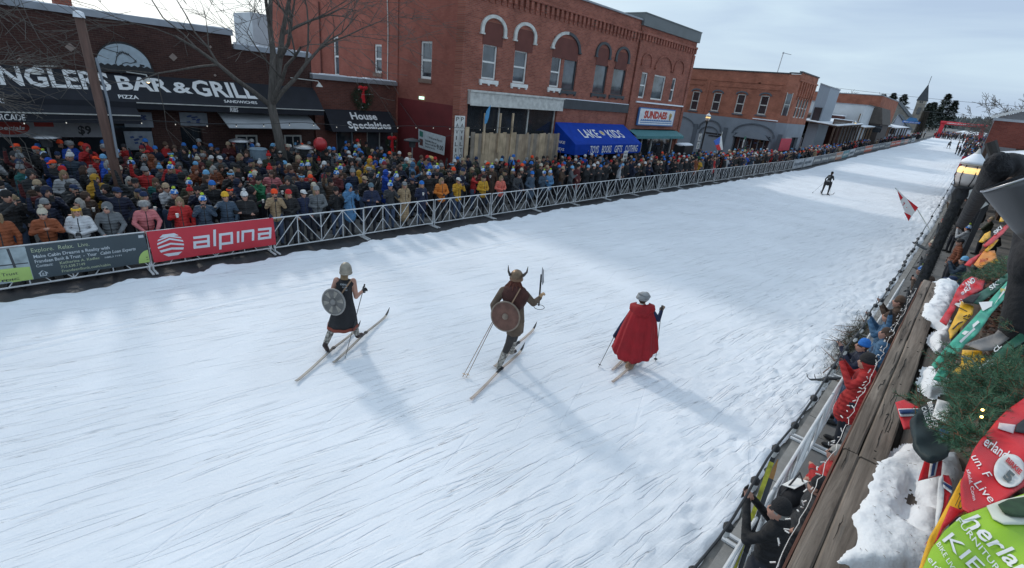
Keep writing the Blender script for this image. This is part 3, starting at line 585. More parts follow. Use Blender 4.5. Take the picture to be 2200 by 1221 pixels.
# long black awning, near-vertical face
za0 = atx(480, 175, XA_+.1)[2]; za1 = atx(480, 228, XA_+1.0)[2]; XF_ = XA_+1.0; ye = yen+.05
mb = MB(); mb.quad((XF_, ya, za1), (XF_, ye, za1), (XA_+.05, ye, za0), (XA_+.05, ya, za0)); mb.quad((XF_, ya, za1-.25), (XF_, ye, za1-.25), (XF_, ye, za1), (XF_, ya, za1)); mb.add([(XA_+.05, ye, za1-.25), (XF_, ye, za1-.25), (XF_, ye, za1), (XA_+.05, ye, za0)], [(0, 1, 2, 3)]); mb.quad((XA_+.05, ya, za1-.25), (XF_, ya, za1-.25), (XF_, ye, za1-.25), (XA_+.05, ye, za1-.25))
awn = mb.build('awning', M_AWN, ang)
fA = plane_fn((XF_, 0, za1), (XF_, 10, za1), (XA_+.05, 0, za0)); 
def uvA(px, py):
    # intersect pixel ray with the sloping awning plane
    r = _ray(px, py); n = Vector((za0-za1, 0, XF_-(XA_+.05))); p0 = Vector((XF_, 0, za1)); o = Vector((0, 0, CAMH)); d = Vector(r); t = (p0-o).dot(n)/d.dot(n); P = o+d*t
    return P.y/10, (P.z-za1)/(za0-za1)
mb = MB()
def txtA(s, bl, tr, bold):
    u0, v0 = uvA(*bl); u1, v1 = uvA(*tr); text_on(mb, fA, s, u0, v0, u1-u0, abs(v1-v0), .012, bold=bold)
txtA('ANGLERS', (-58, 178), (228, 156), .028); txtA('BAR', (256, 192), (357, 170), .028); txtA('&', (374, 199), (406, 178), .025); txtA('GRILL', (419, 205), (541, 181), .028)
fv = plane_fn((XF_, 0, za1-.25), (XF_, 10, za1-.25), (XF_, 0, za1)); 
def txtV(s, pl, pr, h=(.12, .72)):
    a = atx(*pl, XF_)[1]; b = atx(*pr, XF_)[1]; text_on(mb, fv, s, a/10, h[0], (b-a)/10, h[1], .012, bold=.02)
u0, v0 = uvA(256, 213); u1, v1 = uvA(295, 204); text_on(mb, fA, 'PIZZA', u0, v0+.02, u1-u0, .13, .012, bold=.02)
u0, v0 = uvA(483, 222); u1, v1 = uvA(549, 214); text_on(mb, fA, 'SANDWICHES', u0, v0+.02, u1-u0, .11, .012, bold=.02)
txtV('RIBS', (494, 233), (511, 233)); 
mb.build('lettering', M_LETW, awn)
mb = MB(); mb.box((XF_+.003, atx(293, 221, XF_)[1], za1-.03), (XF_+.03, ye, za1+.01)); mb.build('trim', M_WGREY, awn)
# lower second awning and the grey one
ylo = atx(302, 250, XF_+.5)[1]; zl = atx(150, 245, XF_+.5)[2]
mb = MB(); mb.quad((XF_+.5, ya, zl), (XF_+.5, ylo, zl), (XA_+.05, ylo, zl+.7), (XA_+.05, ya, zl+.7)); mb.quad((XF_+.5, ya, zl-.3), (XF_+.5, ylo, zl-.3), (XF_+.5, ylo, zl), (XF_+.5, ya, zl)); mb.add([(XA_+.05, ylo, zl), (XF_+.5, ylo, zl-.3), (XF_+.5, ylo, zl), (XA_+.05, ylo, zl+.7)], [(0, 1, 2, 3)]); aw2 = mb.build('awning', M_AWN, ang)
mb = MB(); mb.box((XF_+.503, ya, zl-.02), (XF_+.53, ylo, zl+.02)); mb.build('trim', M_WGREY, aw2)
mb = MB(); a = atx(-14, 256, XF_+.5)[1]; b = atx(55, 256, XF_+.5)[1]; f = plane_fn((XF_+.51, 0, zl-.3), (XF_+.51, 10, zl-.3), (XF_+.51, 0, zl)); text_on(mb, f, 'ARCADE', a/10, .15, (b-a)/10, .7, .004, bold=.02)
a = atx(-40, 205, XF_)[1]; b = atx(8, 205, XF_)[1]; text_on(mb, fv, 'STEAKS', a/10, .15, (b-a)/10, .7, .012, bold=.02); mb.build('lettering', M_LETW, aw2)
g0 = atx(476, 243, XA_+.4); g1 = atx(493, 276, XF_+.6); g2 = atx(692, 277, XF_+.6)
mb = MB(); zt1 = atx(560, 243, XA_+.4)[2]; zt2 = atx(590, 276, XF_+.6)[2]; f = plane_fn((XF_+.6, g1[1], zt2), (XF_+.6, g2[1]-.1, zt2), (XA_+.3, g1[1], zt1), (XA_+.3, g2[1]-.1, zt1)); slab(mb, f, 10, 1, .03); mb.build('awning', mat('grey_awning_cloth', (0.33, 0.35, 0.37), 0.6, 0.2, 1.2), ang, label='pale grey sloping awning')
# gooseneck lamps
for px, py, ln, lit in ((75, 150, 50, 0), (317, 168, 45, 1), (686, 180, -60, 0)):
    p = atx(px, py, XF_+.3); q_ = atx(px+ln*(-1 if ln < 0 else 1)*(1 if ln < 0 else 1)*(-1 if lit or ln < 0 else 1), py, XA_+.1); mb = MB(); mb.tube([(XA_+.05, q_[1], p[2]+.12), (XF_+.2, p[1], p[2]+.1), p], .02); mb.lathe(p, [(.03, .05), (.06, 0), (.16, -.14)], 12); o = mb.build('sign_lamp', M_WGREY, ang)
    if lit: mb = MB(); mb.ell((p[0], p[1], p[2]-.12), .06, 8); mb.build('bulb', mat('warm_bulb', (1, .8, .4), .5, emit=((1, .72, .35), 5)), o)
# half-round fish sign
f0 = atx(206, 140, XA_+.12); f1 = atx(327, 150, XA_+.12); ft = atx(250, 91, XA_+.12); yc = (f0[1]+f1[1])/2; rr_y = (f1[1]-f0[1])/2; zb0 = f0[2]-.08; rz = ft[2]-zb0
XS_ = XA_+.10; mb = MB(); poly = [(XS_, yc-rr_y*1.06*math.cos(t), zb0-.12+(rz+.16)*math.sin(t)) for t in [math.pi*k/24 for k in range(25)]]; mb.prism(poly, (.04, 0, 0), 0); fsg = mb.build('fish_sign', M_BLACK, ang)
wav = [(yc+rr_y*.93-(rr_y*1.86)*k/16, zb0+.12+(.06 if k % 2 else 0)) for k in range(17)]
mb = MB(); poly = [(XS_+.045, yc-rr_y*.96*math.cos(t), zb0+.1+(rz-.14)*math.sin(t)) for t in [math.pi*k/24 for k in range(25)]]+[(XS_+.045, y, z) for y, z in wav]; mb.add(poly, [tuple(range(len(poly)))]); mb.build('sign_face', mat('sign_pale', (0.42, 0.5, 0.56), 0.6), fsg)
# leaping fish: body outline, fin strokes
fb = [(-.42, .10), (-.30, .34), (-.05, .52), (.25, .47), (.52, .28), (.60, .20), (.42, .16), (.30, .13), (.10, .15), (-.08, .10), (-.18, -.02), (-.12, -.22), (-.26, -.30), (-.34, -.08)]
mb = MB(); P = [(XS_+.05, yc+a*rr_y*.75, zb0+.12+b*rz*1.0) for a, b in fb]
for i in range(len(P)): mb.bar(P[i], P[(i+1) % len(P)], .025, .012, up=(1, 0, 0))
for k in range(9): a = -.25+k*.07; mb.bar((XS_+.05, yc+a*rr_y*.75, zb0+.12+(.46-abs(k-4)*.015)*rz), (XS_+.05, yc+(a-.04)*rr_y*.75, zb0+.12+(.58-abs(k-4)*.02)*rz), .02, .01, up=(1, 0, 0))
mb.bar((XS_+.05, yc-.75*rr_y, zb0+.75*rz), (XS_+.05, yc-.1*rr_y, zb0+.6*rz), .02, .01, up=(1, 0, 0)); mb.bar((XS_+.05, yc+.35*rr_y, zb0+.3*rz), (XS_+.05, yc+.46*rr_y, zb0+.42*rz), .02, .01, up=(1, 0, 0)); mb.bar((XS_+.05, yc+.55*rr_y, zb0+.22*rz), (XS_+.05, yc+.72*rr_y, zb0+.2*rz), .07, .01, up=(1, 0, 0))
mb.build('fish_drawing', M_BLACK, fsg)
# grey stair tower and chimney behind it
tw = MB(); x0 = -36.0; a = atx(540, 30, x0); b = atx(582, 30, x0); tw.box((x0-3, a[1], 0), (x0, b[1], a[2]+.1)); tw.build('stair_tower', mat('pale_block', (0.42, 0.45, 0.48), 0.8, 0.15, 2), ang)
ch = MB(); a = atx(118, 10, XA_-2); b = atx(155, 10, XA_-2); ch.box((XA_-2.6, a[1], 4), (XA_-2, b[1], a[2]+.8)); ch.build('chimney', bm_('YZ'), ang)

# ---- low brick building between the bar and the tall one --------------------------
hs = thing('brick_building', 'small single storey brown brick building with wreath and black awning in the corner', 'building')
zhs = atx(760, 172, XA_)[2]-.1; yh0 = yen; mb = MB(); B_BR = lambda ax: brick('brown_brick', (0.17, 0.065, 0.05), (0.12, 0.05, 0.04), (0.15, 0.09, 0.08), ax, 1, .2)
dd = [(yh0+1.1, yh0+2.1, 1.0, 2.4), (yh0+2.9, yh0+4.6, .2, 2.5)]; YH1 = YP0-.06
wall(mb, 'x', XA_+.15, yh0, YH1, 0, zhs, dd); mb.quad((XA_+.15, yh0, zhs), (XA_+.15, YH1, zhs), (-45, YH1, zhs), (-45, yh0, zhs), 1); mb.quad((XA_+.15, yh0, 0), (XA_-.3, yh0, 0), (XA_-.3, yh0, zhs), (XA_+.15, yh0, zhs), 2); mb.build('wall', [B_BR('YZ'), M_SNOWT, B_BR('XZ')], hs)
mb = MB(); mb.box((XA_-.3, yh0-.1, zhs), (XA_+.32, YH1-.02, zhs+.2)); mb.build('coping', M_ZINC, hs)
mb = MB()
for k in range(16): y = yh0-.08+k*(YH1-yh0)/16; mb.box((XA_-.28, y, zhs+.2), (XA_+.28, y+(YH1-yh0)/16, zhs+.23+.07*abs(fbm(y, 3, 1.5))))
mb.build('coping_snow', M_SNOWT, hs)
for d in dd: window(hs, 'x', XA_+.15, d, .08, False, M_WGREY if d is dd[1] else M_GREYP, M_GLASS2, vbars=0 if d is dd[0] else 1)
ytb0 = atx(712, 260, XA_+.9)[1]; ytb1 = atx(852, 260, XA_+.9)[1]+.05; zt0 = atx(780, 238, XA_+.25)[2]; zt1 = atx(780, 284, XA_+1.0)[2]
f = plane_fn((XA_+1.0, ytb0, zt1), (XA_+1.0, ytb1, zt1), (XA_+.2, ytb0, zt0)); mb = MB(); slab(mb, f, 1, 1, .03); mb.add([(XA_+.2, ytb0, zt1), (XA_+1.0, ytb0, zt1), (XA_+.2, ytb0, zt0)], [(0, 1, 2)]); aw = mb.build('awning', M_AWN, hs)
mb = MB(); text_on(mb, f, 'House', .34, .58, .40, .32, .012, bold=.03); text_on(mb, f, 'Specialties', .25, .16, .66, .32, .012, bold=.03); mb.build('lettering', M_LETW, aw)
# wreath with a red bow
def wreath(name, p, r, w, label, n=(1, 0, 0)):
    t = thing(name, label, 'wreath', p); mb = MB(); q = random.Random(4)
    for k in range(900):
        a = q.random()*6.283; c = Vector((q.gauss(0, w*.4), math.cos(a)*(r+q.gauss(0, w*.4)), math.sin(a)*(r+q.gauss(0, w*.4))*1.15)); d = Vector((q.gauss(.3, .5), q.gauss(0, 1), q.gauss(0, 1))).normalized()*w*.5; e = d.cross(Vector((1, .2, .3))).normalized()*.012
        mb.add([c-e, c+e, c+d], [(0, 1, 2)])
    mb.build('foliage', mat('wreath_green', (0.03, 0.05, 0.025), 0.9, .4), t)
    mb = MB(); top = r*1.15
    mb.ell((.1, -.14, top), (.07, .16, .11), 10); mb.ell((.1, .14, top), (.07, .16, .11), 10); mb.ell((.13, 0, top), (.07, .06, .07), 8); mb.add([(.12, -.09, top), (.12, .05, top), (.12, .12, top-.75), (.12, -.06, top-.7)], [(0, 1, 2, 3)]); mb.add([(.14, -.02, top), (.14, .1, top), (.14, -.02, top-.55), (.14, -.16, top-.5)], [(0, 1, 2, 3)])
    mb.build('bow', M_REDS, t)
    mb = MB()
    for a in (.4, 2.2, 3.4, 4.6, 5.6): mb.ell((.1, math.cos(a)*r, math.sin(a)*r*1.15), .035, 6)
    mb.build('bauble', mat('bauble_grey', (.4, .42, .42), .3), t); return t
wreath('wreath', atx(778, 210, XA_+.3), .42, .3, 'large green wreath with red bow and snow on top above the black awning')
# price banner on ropes in front of the maroon wall
P = [aty(899, 277, YP0-.5), aty(956, 294, YP0-.5), aty(953, 334, YP0-.5), aty(899, 316, YP0-.5)]
f = plane_fn(P[3], P[2], P[0], P[1]); t = MB(); slab(t, lambda u, v, d=0: f(u, v, d+.03*math.sin(5*u)), 8, 4, .012); bn = t.build('price_banner', mat('banner_white', (0.5, 0.54, 0.56), 0.6), None, label='white hanging banner with prices roped in front of the maroon wall', cat='banner')
g = lambda u, v, d=0: f(u, v, d+.03*math.sin(5*u)+.006)
if (g(.5, .5, 1)-g(.5, .5, 0)).y > 0: g = lambda u, v, d=0: f(u, v, -d+.03*math.sin(5*u)-.02)
mb = MB(); text_on(mb, g, 'Welcome Racers', .42, .66, .48, .12, .0, bold=.01); text_on(mb, g, 'Bloody Marys Beer and', .30, .46, .4, .1, 0); text_on(mb, g, 'Bratwurst with Bun', .30, .30, .4, .1, 0); text_on(mb, g, 'Served by the Fire', .30, .14, .36, .09, 0); text_on(mb, g, '9.00', .72, .22, .24, .26, 0, bold=.02); mb.build('lettering', M_BLACK, bn)
mb = MB(); mb.quad(g(.05, .62), g(.2, .62), g(.2, .92), g(.05, .92), 0); mb.quad(g(.05, .14), g(.2, .14), g(.2, .5), g(.05, .5), 1); mb.build('printed_pictures', [mat('print_teal', (.04, .18, .14), .6), mat('print_dark', (.12, .05, .045), .6, .5, 20)], bn)
mb = MB(); mb.tube([aty(860, 222, YP0-.1), P[0]], .012, 5); mb.tube([P[1], (XP-.1, YP0-.1, P[1][2]+.15)], .012, 5); mb.build('rope', M_CHAR, bn)
# blue feather shaped flag in the shopfront
p = atx(1046, 248, XH+.2); mb = MB(); pl = [(XH+.2, p[1]+a, p[2]+b) for a, b in ((-.13, -.42), (.02, -.38), (.13, -.1), (.17, .25), (.2, .5), (.08, .38), (-.06, .2), (-.14, -.1))]; mb.prism(pl, (.02, 0, 0)); bf = mb.build('paper_flag', mat('flag_light_blue', (0.08, 0.30, 0.55), 0.6), None, label='light blue feather shaped flag fixed above the pale plank hoarding', cat='flag')
mb = MB(); mb.bar((XH+.19, p[1]-.1, p[2]-.75), (XH+.19, p[1]+.02, p[2]+.1), .02); mb.build('stick', M_WGREY, bf)
# ================================================================ further down the street
YC = 60.0; XC = -18.6
# ---- corner building with grey arcaded ground floor
cor = thing('corner_building', 'orange brick corner building with grey arched ground floor and rounded corner', 'building')
zc = 9.35; zg1 = 4.55; Xw = -45.0
xr = aty(1672, 250, YC)[0]; XFc = xr+.75; yf0 = YC+1.1; yf1 = atx(1757, 176, XFc)[1]
cw = [rect(aty, YC, (1490.5, 196), (1499, 238)), rect(aty, YC, (1536, 199), (1543, 240)), rect(aty, YC, (1587, 202), (1594, 245)), rect(aty, YC, (1637, 205), (1645, 248))]
cw = [(a[0]-.05, a[0]+.85, a[2], a[3]) for a in cw]
a0 = aty(1485, 300, YC)[0]; a1 = aty(1548, 320, YC)[0]; d0 = aty(1566, 300, YC)[0]+.5; d1 = aty(1655, 320, YC)[0]-.3
mb = MB(); wall(mb, 'y', YC, Xw, xr, zg1, zc, cw, .2); wall(mb, 'y', YC-.05, Xw, xr+.02, 0, zg1, [(d0, d1, .3, 3.0)], .4, mi=1)
mb.quad((xr, YC, zg1), (XFc, yf0, zg1), (XFc, yf0, zc+.1), (xr, YC, zc)); mb.quad((xr+.02, YC-.05, 0), (XFc+.05, yf0, 0), (XFc+.05, yf0, zg1), (xr+.02, YC-.05, zg1), 1)
fw = [(yf0+1.5+i*(yf1-yf0-3)/3.5, yf0+2.4+i*(yf1-yf0-3)/3.5, 5.2, 7.3) for i in range(4)]
wall(mb, 'x', XFc, yf0, yf1, zg1, zc+.3, fw, .2, mi=2); wall(mb, 'x', XFc+.05, yf0, yf1, 0, zg1, [(yf0+1, yf0+6, .4, 3.1), (yf0+8, yf1-1, .4, 3.1)], .3, mi=1)
mb.add([(Xw, YC, zc), (xr, YC, zc), (XFc, yf0, zc+.1), (XFc, yf1, zc+.1), (Xw, yf1, zc)], [(0, 1, 2, 3, 4)], 3); mb.quad((Xw, yf1, 0), (XFc, yf1, 0), (XFc, yf1, zc+.3), (Xw, yf1, zc), 2)
mb.box((d0-.3, YC+.36, .2), (d1+.3, YC+.5, 3.2), 4); mb.box((XFc-.4, yf0+.5, .3), (XFc-.3, yf1-.5, 3.3), 4)
mb.build('wall', [B_COR('XZ'), M_GREYP, B_COR('YZ'), M_ROOF, M_GLASS], cor)
mb = MB(); mb.box((Xw, YC-.08, zc), (xr+.05, YC+.25, zc+.12)); mb.bar((xr, YC, zc+.12), (XFc, yf0, zc+.2), .3, .14); mb.box((XFc-.2, yf0, zc+.3), (XFc+.1, yf1, zc+.42)); mb.build('coping', M_CHAR, cor)
for r in cw: window(cor, 'y', YC, r, .1, True, M_WGREY, M_GLASS, depth=.08)
for r in cw:
    mb = MB(); n = 8; c = (r[0]+r[1])/2; w = (r[1]-r[0])/2+.15
    for i in range(n): t0, t1 = math.pi*i/n, math.pi*(i+1)/n; mb.bar((c-w*math.cos(t0), YC-.06, r[3]-.05+.3*math.sin(t0)), (c-w*math.cos(t1), YC-.06, r[3]-.05+.3*math.sin(t1)), .12, .14)
    mb.box((r[0]-.15, YC-.1, r[2]-.15), (r[1]+.15, YC-.003, r[2]-.02)); mb.build('window_hood', M_GREYD, cor)
mb = MB(); cw0 = Vector((xr+.18, YC+.2, 5.3)); cw1 = Vector((xr+.55, YC+.78, 5.3)); nn_ = Vector((.83, -.56, 0))*.03; mb.add([cw0+nn_, cw1+nn_, cw1+nn_+Vector((0, 0, 2.2)), cw0+nn_+Vector((0, 0, 2.2))], [(0, 1, 2, 3)]); mb.bar(cw0+nn_*2, cw0+nn_*2+Vector((0, 0, 2.3)), .06, mi=1); mb.bar(cw1+nn_*2, cw1+nn_*2+Vector((0, 0, 2.3)), .06, mi=1); mb.bar(cw0+nn_*2+Vector((0, 0, 1.1)), cw1+nn_*2+Vector((0, 0, 1.1)), .06, mi=1); mb.build('window', [M_GLASS2, M_WGREY], cor)
for r in fw: window(cor, 'x', XFc, r, .1, True, M_WGREY, M_GLASS, depth=.08)
# raised brick bands and panels
mb = MB(); zz = zc-1.1
for (u0, u1) in ((Xw, cw[0][1]+.4), (cw[1][0]-.5, cw[2][1]+1.2), (cw[3][0]-.6, xr-.3)):
    mb.box((u0, YC-.07, zz), (u1, YC-.004, zz+.12)); mb.box((u0+.2, YC-.07, zz-.55), (u1-.2, YC-.004, zz-.43))
for u in (cw[0][1]+.7, xr-.25): mb.box((u, YC-.075, zg1+.1), (u+.22, YC-.005, zz-.1))
mb.box((Xw, YC-.06, zg1), (xr, YC-.003, zg1+.1)); mb.build('brick_band', B_COR('XZ'), cor)
mb = MB()
for k in range(7): y = yf0+.8+k*(yf1-yf0-1.6)/6; mb.box((XFc+.003, y, zc-2.0), (XFc+.16, y+.35, zc-.5)); mb.box((XFc+.003, y+.05, zc-2.3), (XFc+.09, y+.3, zc-2.0))
mb.box((XFc+.003, yf0, zc-.5), (XFc+.14, yf1, zc-.35)); mb.build('cornice', B_COR('YZ'), cor)
def arc(mb, u0, u1, zs, za, w, Y):
    n = 14; c = (u0+u1)/2; h = (u1-u0)/2
    for i in range(n): t0, t1 = math.pi*i/n, math.pi*(i+1)/n; mb.bar((c-h*math.cos(t0), Y, zs+(za-zs)*math.sin(t0)), (c-h*math.cos(t1), Y, zs+(za-zs)*math.sin(t1)), w, w)
mb = MB(); am = aty(1565, 300, YC)[0]
arc(mb, Xw+14, a0, 3.0, 4.1, .1, YC-.12); arc(mb, a0+.6, am-1.1, 2.9, 4.0, .12, YC-.12); arc(mb, a0+.8, am-1.3, 2.4, 3.3, .1, YC-.12); arc(mb, d0-.3, d1+.4, 2.9, 4.15, .12, YC-.12); arc(mb, d0-.1, d1+.2, 2.5, 3.25, .1, YC-.12)
for u in (a0, am-.8, d1+.7): mb.box((u, YC-.12, 0.1), (u+.45, YC-.052, 3.4))
mb.build('arch_moulding', M_GREYD, cor)
mb = MB(); mb.prism([(d0, YC-.3, 2.6), (d1, YC-.3, 2.6), (d1-.6, YC-.3, 3.15), ((d0+d1)/2, YC-.3, 3.45), (d0+.6, YC-.3, 3.15)], (0, .2, 0)); mb.build('door_canopy', M_GREYP, cor)
f = MB()
for k in (0, .16, .34, .5, .68, .84, .985): u = d0+(d1-d0)*k; f.box((u, YC+.1, .3), (u+.1, YC+.2, 2.95))
f.build('shopfront_frame', mat('frame_grey', (0.16, 0.17, 0.19), 0.6), cor)
mb = MB(); rnd = random.Random(8)
for k in range(26): u = rnd.uniform(d0+.2, d1-.6); z = rnd.uniform(.5, 2.6); mb.box((u, YC+.28, z), (u+rnd.uniform(.15, .5), YC+.33, z+rnd.uniform(.1, .4)), rnd.choice([0, 0, 1, 2]))
mb.build('window_display', [mat('disp1', (0.12, 0.13, 0.15), .8), mat('disp2', (0.3, 0.22, 0.13), .8), mat('disp3', (0.06, 0.08, 0.15), .8)], cor)
mb = MB(); mb.box((a0+1.6, YC-.13, 2.5), (a0+3.6, YC-.06, 2.65)); mb.box((a0+2, YC-.13, 2.25), (a0+3.4, YC-.06, 2.38)); mb.build('painted_lettering', M_BLACK, cor)
mb = MB(); mb.box((xr-2.5, YC-.2, zg1+.1), (xr+.1, YC-.004, zg1+.2)); mb.build('ledge', M_SNOWT, cor)
# roof aerial
p = aty(1672, 148, YC+5); q = aty(1683, 114, YC+5); mb = MB(); base = (p[0], YC+5, zc); mb.tube([base, q], .05, 6); q2 = aty(1700, 118, YC+5); mb.tube([q, q2], .03, 5); mb.ell(q, .12, 6); mb.build('roof_aerial', M_STEEL, cor)

# ---- grey metal sided building beyond
def box_bld(name, label, Y0, Y1, px_tl, px_tr, zbase, front_mat, side_mat, cat='building', extra=None, Xback=None, roofm=None, par=.12):
    """building whose side facing us stands at Y0 between pixel columns"""
    tl = aty(*px_tl, Y0); tr = aty(*px_tr, Y0); t = thing(name, label, cat); Xb = Xback if Xback is not None else tl[0]; z = max(tl[2], tr[2])
    mb = MB(); mb.quad((Xb, Y0, zbase), (tr[0], Y0, zbase), (tr[0], Y0, tr[2]), (Xb, Y0, tl[2])); mb.quad((tr[0], Y0, zbase), (tr[0], Y1, zbase), (tr[0], Y1, tr[2]), (tr[0], Y0, tr[2]), 1); mb.quad((Xb, Y0, tl[2]), (tr[0], Y0, tr[2]), (tr[0], Y1, tr[2]), (Xb, Y1, tl[2]), 2); mb.quad((Xb, Y1, zbase), (tr[0], Y1, zbase), (tr[0], Y1, tr[2]), (Xb, Y1, tl[2])); mb.quad((Xb, Y0, zbase), (Xb, Y1, zbase), (Xb, Y1, tl[2]), (Xb, Y0, tl[2]), 1)
    mb.build('wall', [side_mat, front_mat, roofm or M_SNOWT], t)
    mb = MB(); mb.bar((Xb, Y0-.03, tl[2]+.03), (tr[0], Y0-.03, tr[2]+.03), par, par*1.2); mb.bar((tr[0]+.02, Y0, tr[2]+.04), (tr[0]+.02, Y1, tr[2]+.04), par, par*1.2); mb.build('coping', M_ZINC, t)
    return t, Xb, tr[0], z
M_MET = mat('ribbed_metal', (0.27, 0.31, 0.36), 0.5, .08, 2, stretch=(18, 18, .1))
gm, xa, xb, z_ = box_bld('metal_building', 'tall plain grey metal sided building just past the orange brick corner building', 84, 90, (1763, 180), (1785, 188), 0, M_MET, M_MET)
mb = MB(); mb.box((xb-1.2, 83.9, 4.7), (xb-.2, 83.98, 6.9)); w_ = mb.build('window', M_BLACK, gm); mb = MB(); mb.box((xb-1.1, 83.86, 4.8), (xb-.3, 83.895, 6.8)); mb.build('pane', M_GLASS, w_)
# long low brick warehouse behind
bw, *_ = box_bld('brick_building', 'long plain red brick building rising behind the white panelled one', 118, 140, (1782, 203), (1897, 206), 0, B_COR('YZ'), B_COR('XZ'), Xback=-48)
# white panelled wall
M_PANEL = mat('white_siding', (0.52, 0.54, 0.56), 0.7, .08, 1)
wb, *_ = box_bld('white_building', 'low building with blank white panelled side wall below the red brick warehouse', 104, 112, (1775, 221), (1861, 227), 0, M_PANEL, M_PANEL, Xback=-40)
# brown wedge roofed building
B1 = mat('brown_siding', (0.085, 0.07, 0.06), 0.8, .25, 2)
t = thing('brown_building', 'dark brown building with mansard roof and shaded balcony next to the white panelled wall', 'building')
P = [aty(1862, 224, 112), aty(1896, 236, 112), aty(1898, 262, 112), aty(1852, 262, 112)]; X0, X1 = aty(1852, 250, 112)[0], aty(1898, 250, 112)[0]; z0 = P[3][2]; zt = P[0][2]
mb = MB(); mb.prism([(X0-6, 112, zg(112)), (X1, 112, zg(112)), (X1, 112, z0-.1), (X0-6, 112, z0-.1)], (0, 10, 0)); mb.build('wall', mat('brown_wall', (0.06, 0.045, 0.04), .8), t)
mb = MB(); mb.add([(X0-.3, 111.8, z0-.1), (X1+.3, 111.8, z0-.1), (X1-.6, 111.9, zt-.4), (X0+.5, 111.9, zt), (X0-.3, 122, z0-.1), (X1+.3, 122, z0-.1), (X1-.6, 122, zt-.4), (X0+.5, 122, zt)], [(0, 1, 2, 3), (1, 5, 6, 2), (3, 2, 6, 7), (4, 0, 3, 7), (4, 7, 6, 5)]); mb.build('roof', B1, t)
mb = MB()
for k in range(3): x = X0+.6+k*(X1-X0)/3.2; mb.box((x, 111.9, z0-1.5), (x+1.0, 111.98, z0-.4))
mb.build('window', M_GLASS, t)
# covered boardwalk shops at the street side
XCN = -16.0
def canopy(Y0, Y1, X0, X1, z, name, label, n, post_m, roof=True):
    t = thing(name, label, 'canopy'); mb = MB(); mb.add([(X0, Y0, z+.35+zg(Y0)), (X1, Y0, z+zg(Y0)), (X1, Y1, z+zg(Y1)), (X0, Y1, z+.35+zg(Y1)), (X0, Y0, z+.2+zg(Y0)), (X1, Y0, z-.15+zg(Y0)), (X1, Y1, z-.15+zg(Y1)), (X0, Y1, z+.2+zg(Y1))], [(0, 1, 2, 3), (4, 7, 6, 5), (0, 4, 5, 1), (1, 5, 6, 2), (2, 6, 7, 3), (3, 7, 4, 0)]); mb.build('roof', post_m, t)
    mb = MB(); N = 24
    for i in range(N):
        a, b = Y0+(Y1-Y0)*i/N, Y0+(Y1-Y0)*(i+1)/N; h = .12+.09*abs(fbm(a, 5, .4)); mb.add([(X0, a, z+.36+zg(a)), (X1+.06, a, z+.01+zg(a)), (X1+.06, b, z+.01+zg(b)), (X0, b, z+.36+zg(b)), (X0, a, z+.36+h+zg(a)), (X1+.06, a, z+h+zg(a)), (X1+.06, b, z+h+zg(b)), (X0, b, z+.36+h+zg(b))], [(4, 5, 6, 7), (1, 2, 6, 5), (0, 1, 5, 4), (2, 3, 7, 6)])
    mb.build('roof_snow', M_SNOWT, t)
    for i in range(n):
        y = Y0+.3+(Y1-Y0-.6)*i/(n-1); mb = MB(); mb.box((X1-.35, y-.1, zg(y)+.1), (X1-.15, y+.1, z-.1+zg(y))); mb.bar((X1-.25, y+.08, z-.9+zg(y)), (X1-.25, y+.7, z-.2+zg(y)), .1); mb.build('post', post_m, t)
    return t
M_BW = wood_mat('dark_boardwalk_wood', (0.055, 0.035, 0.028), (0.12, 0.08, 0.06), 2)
M_BW2 = wood_mat('mid_boardwalk_wood', (0.12, 0.075, 0.05), (0.22, 0.15, 0.1), 2)
zcn = atx(1735, 275, XCN)[2]
canopy(82.5, 101, -21, XCN, 4.3, 'canopy', 'long snow topped wooden canopy on dark posts beside the grey metal building', 9, M_BW)
canopy(102, 133, -21, XCN+.2, 3.8, 'canopy', 'farther snow topped canopy on brown posts below the white panelled wall', 11, M_BW2)
canopy(136, 160, -21, XCN+.4, 3.5, 'canopy', 'farthest pale canopy with short posts near the church tower', 6, M_BW)
# shop row under the canopies
def shoprow(name, label, Y0, Y1, X, z, m, n, acc):
    t = thing(name, label, 'building'); mb = MB(); mb.prism([(X-9, Y0, zg(Y0)), (X, Y0, zg(Y0)), (X, Y0, zg(Y0)+z), (X-9, Y0, zg(Y0)+z)], (0, Y1-Y0, zg(Y1)-zg(Y0))); mb.build('wall', m, t)
    for i in range(n): y = Y0+(i+.25)*(Y1-Y0)/n; mb = MB(); mb.box((X-.02, y, zg(y)+.7), (X+.05, y+(Y1-Y0)/n*.5, zg(y)+2.6)); mb.build('window', acc if i % 3 == 1 else M_GLASS, t)
    return t
M_PALEWIN = mat('pale_display', (0.35, 0.4, 0.42), .4, .5, 2)
shoprow('shop_row', 'dark timber shopfronts under the long canopy beside the grey metal building', 83, 101, -21, 5.3, M_BW, 6, M_PALEWIN)
shoprow('shop_row', 'red brown timber shopfronts under the farther canopy', 102, 133, -20.8, 4.6, mat('redbrown_wall', (0.12, 0.05, 0.035), .8, .3, 2), 8, M_PALEWIN)
shoprow('shop_row', 'grey shopfronts beside the farthest canopy near the church', 136, 165, -20.6, 4.4, mat('grey_siding', (0.17, 0.17, 0.17), .8, .3, 2), 6, M_PALEWIN)
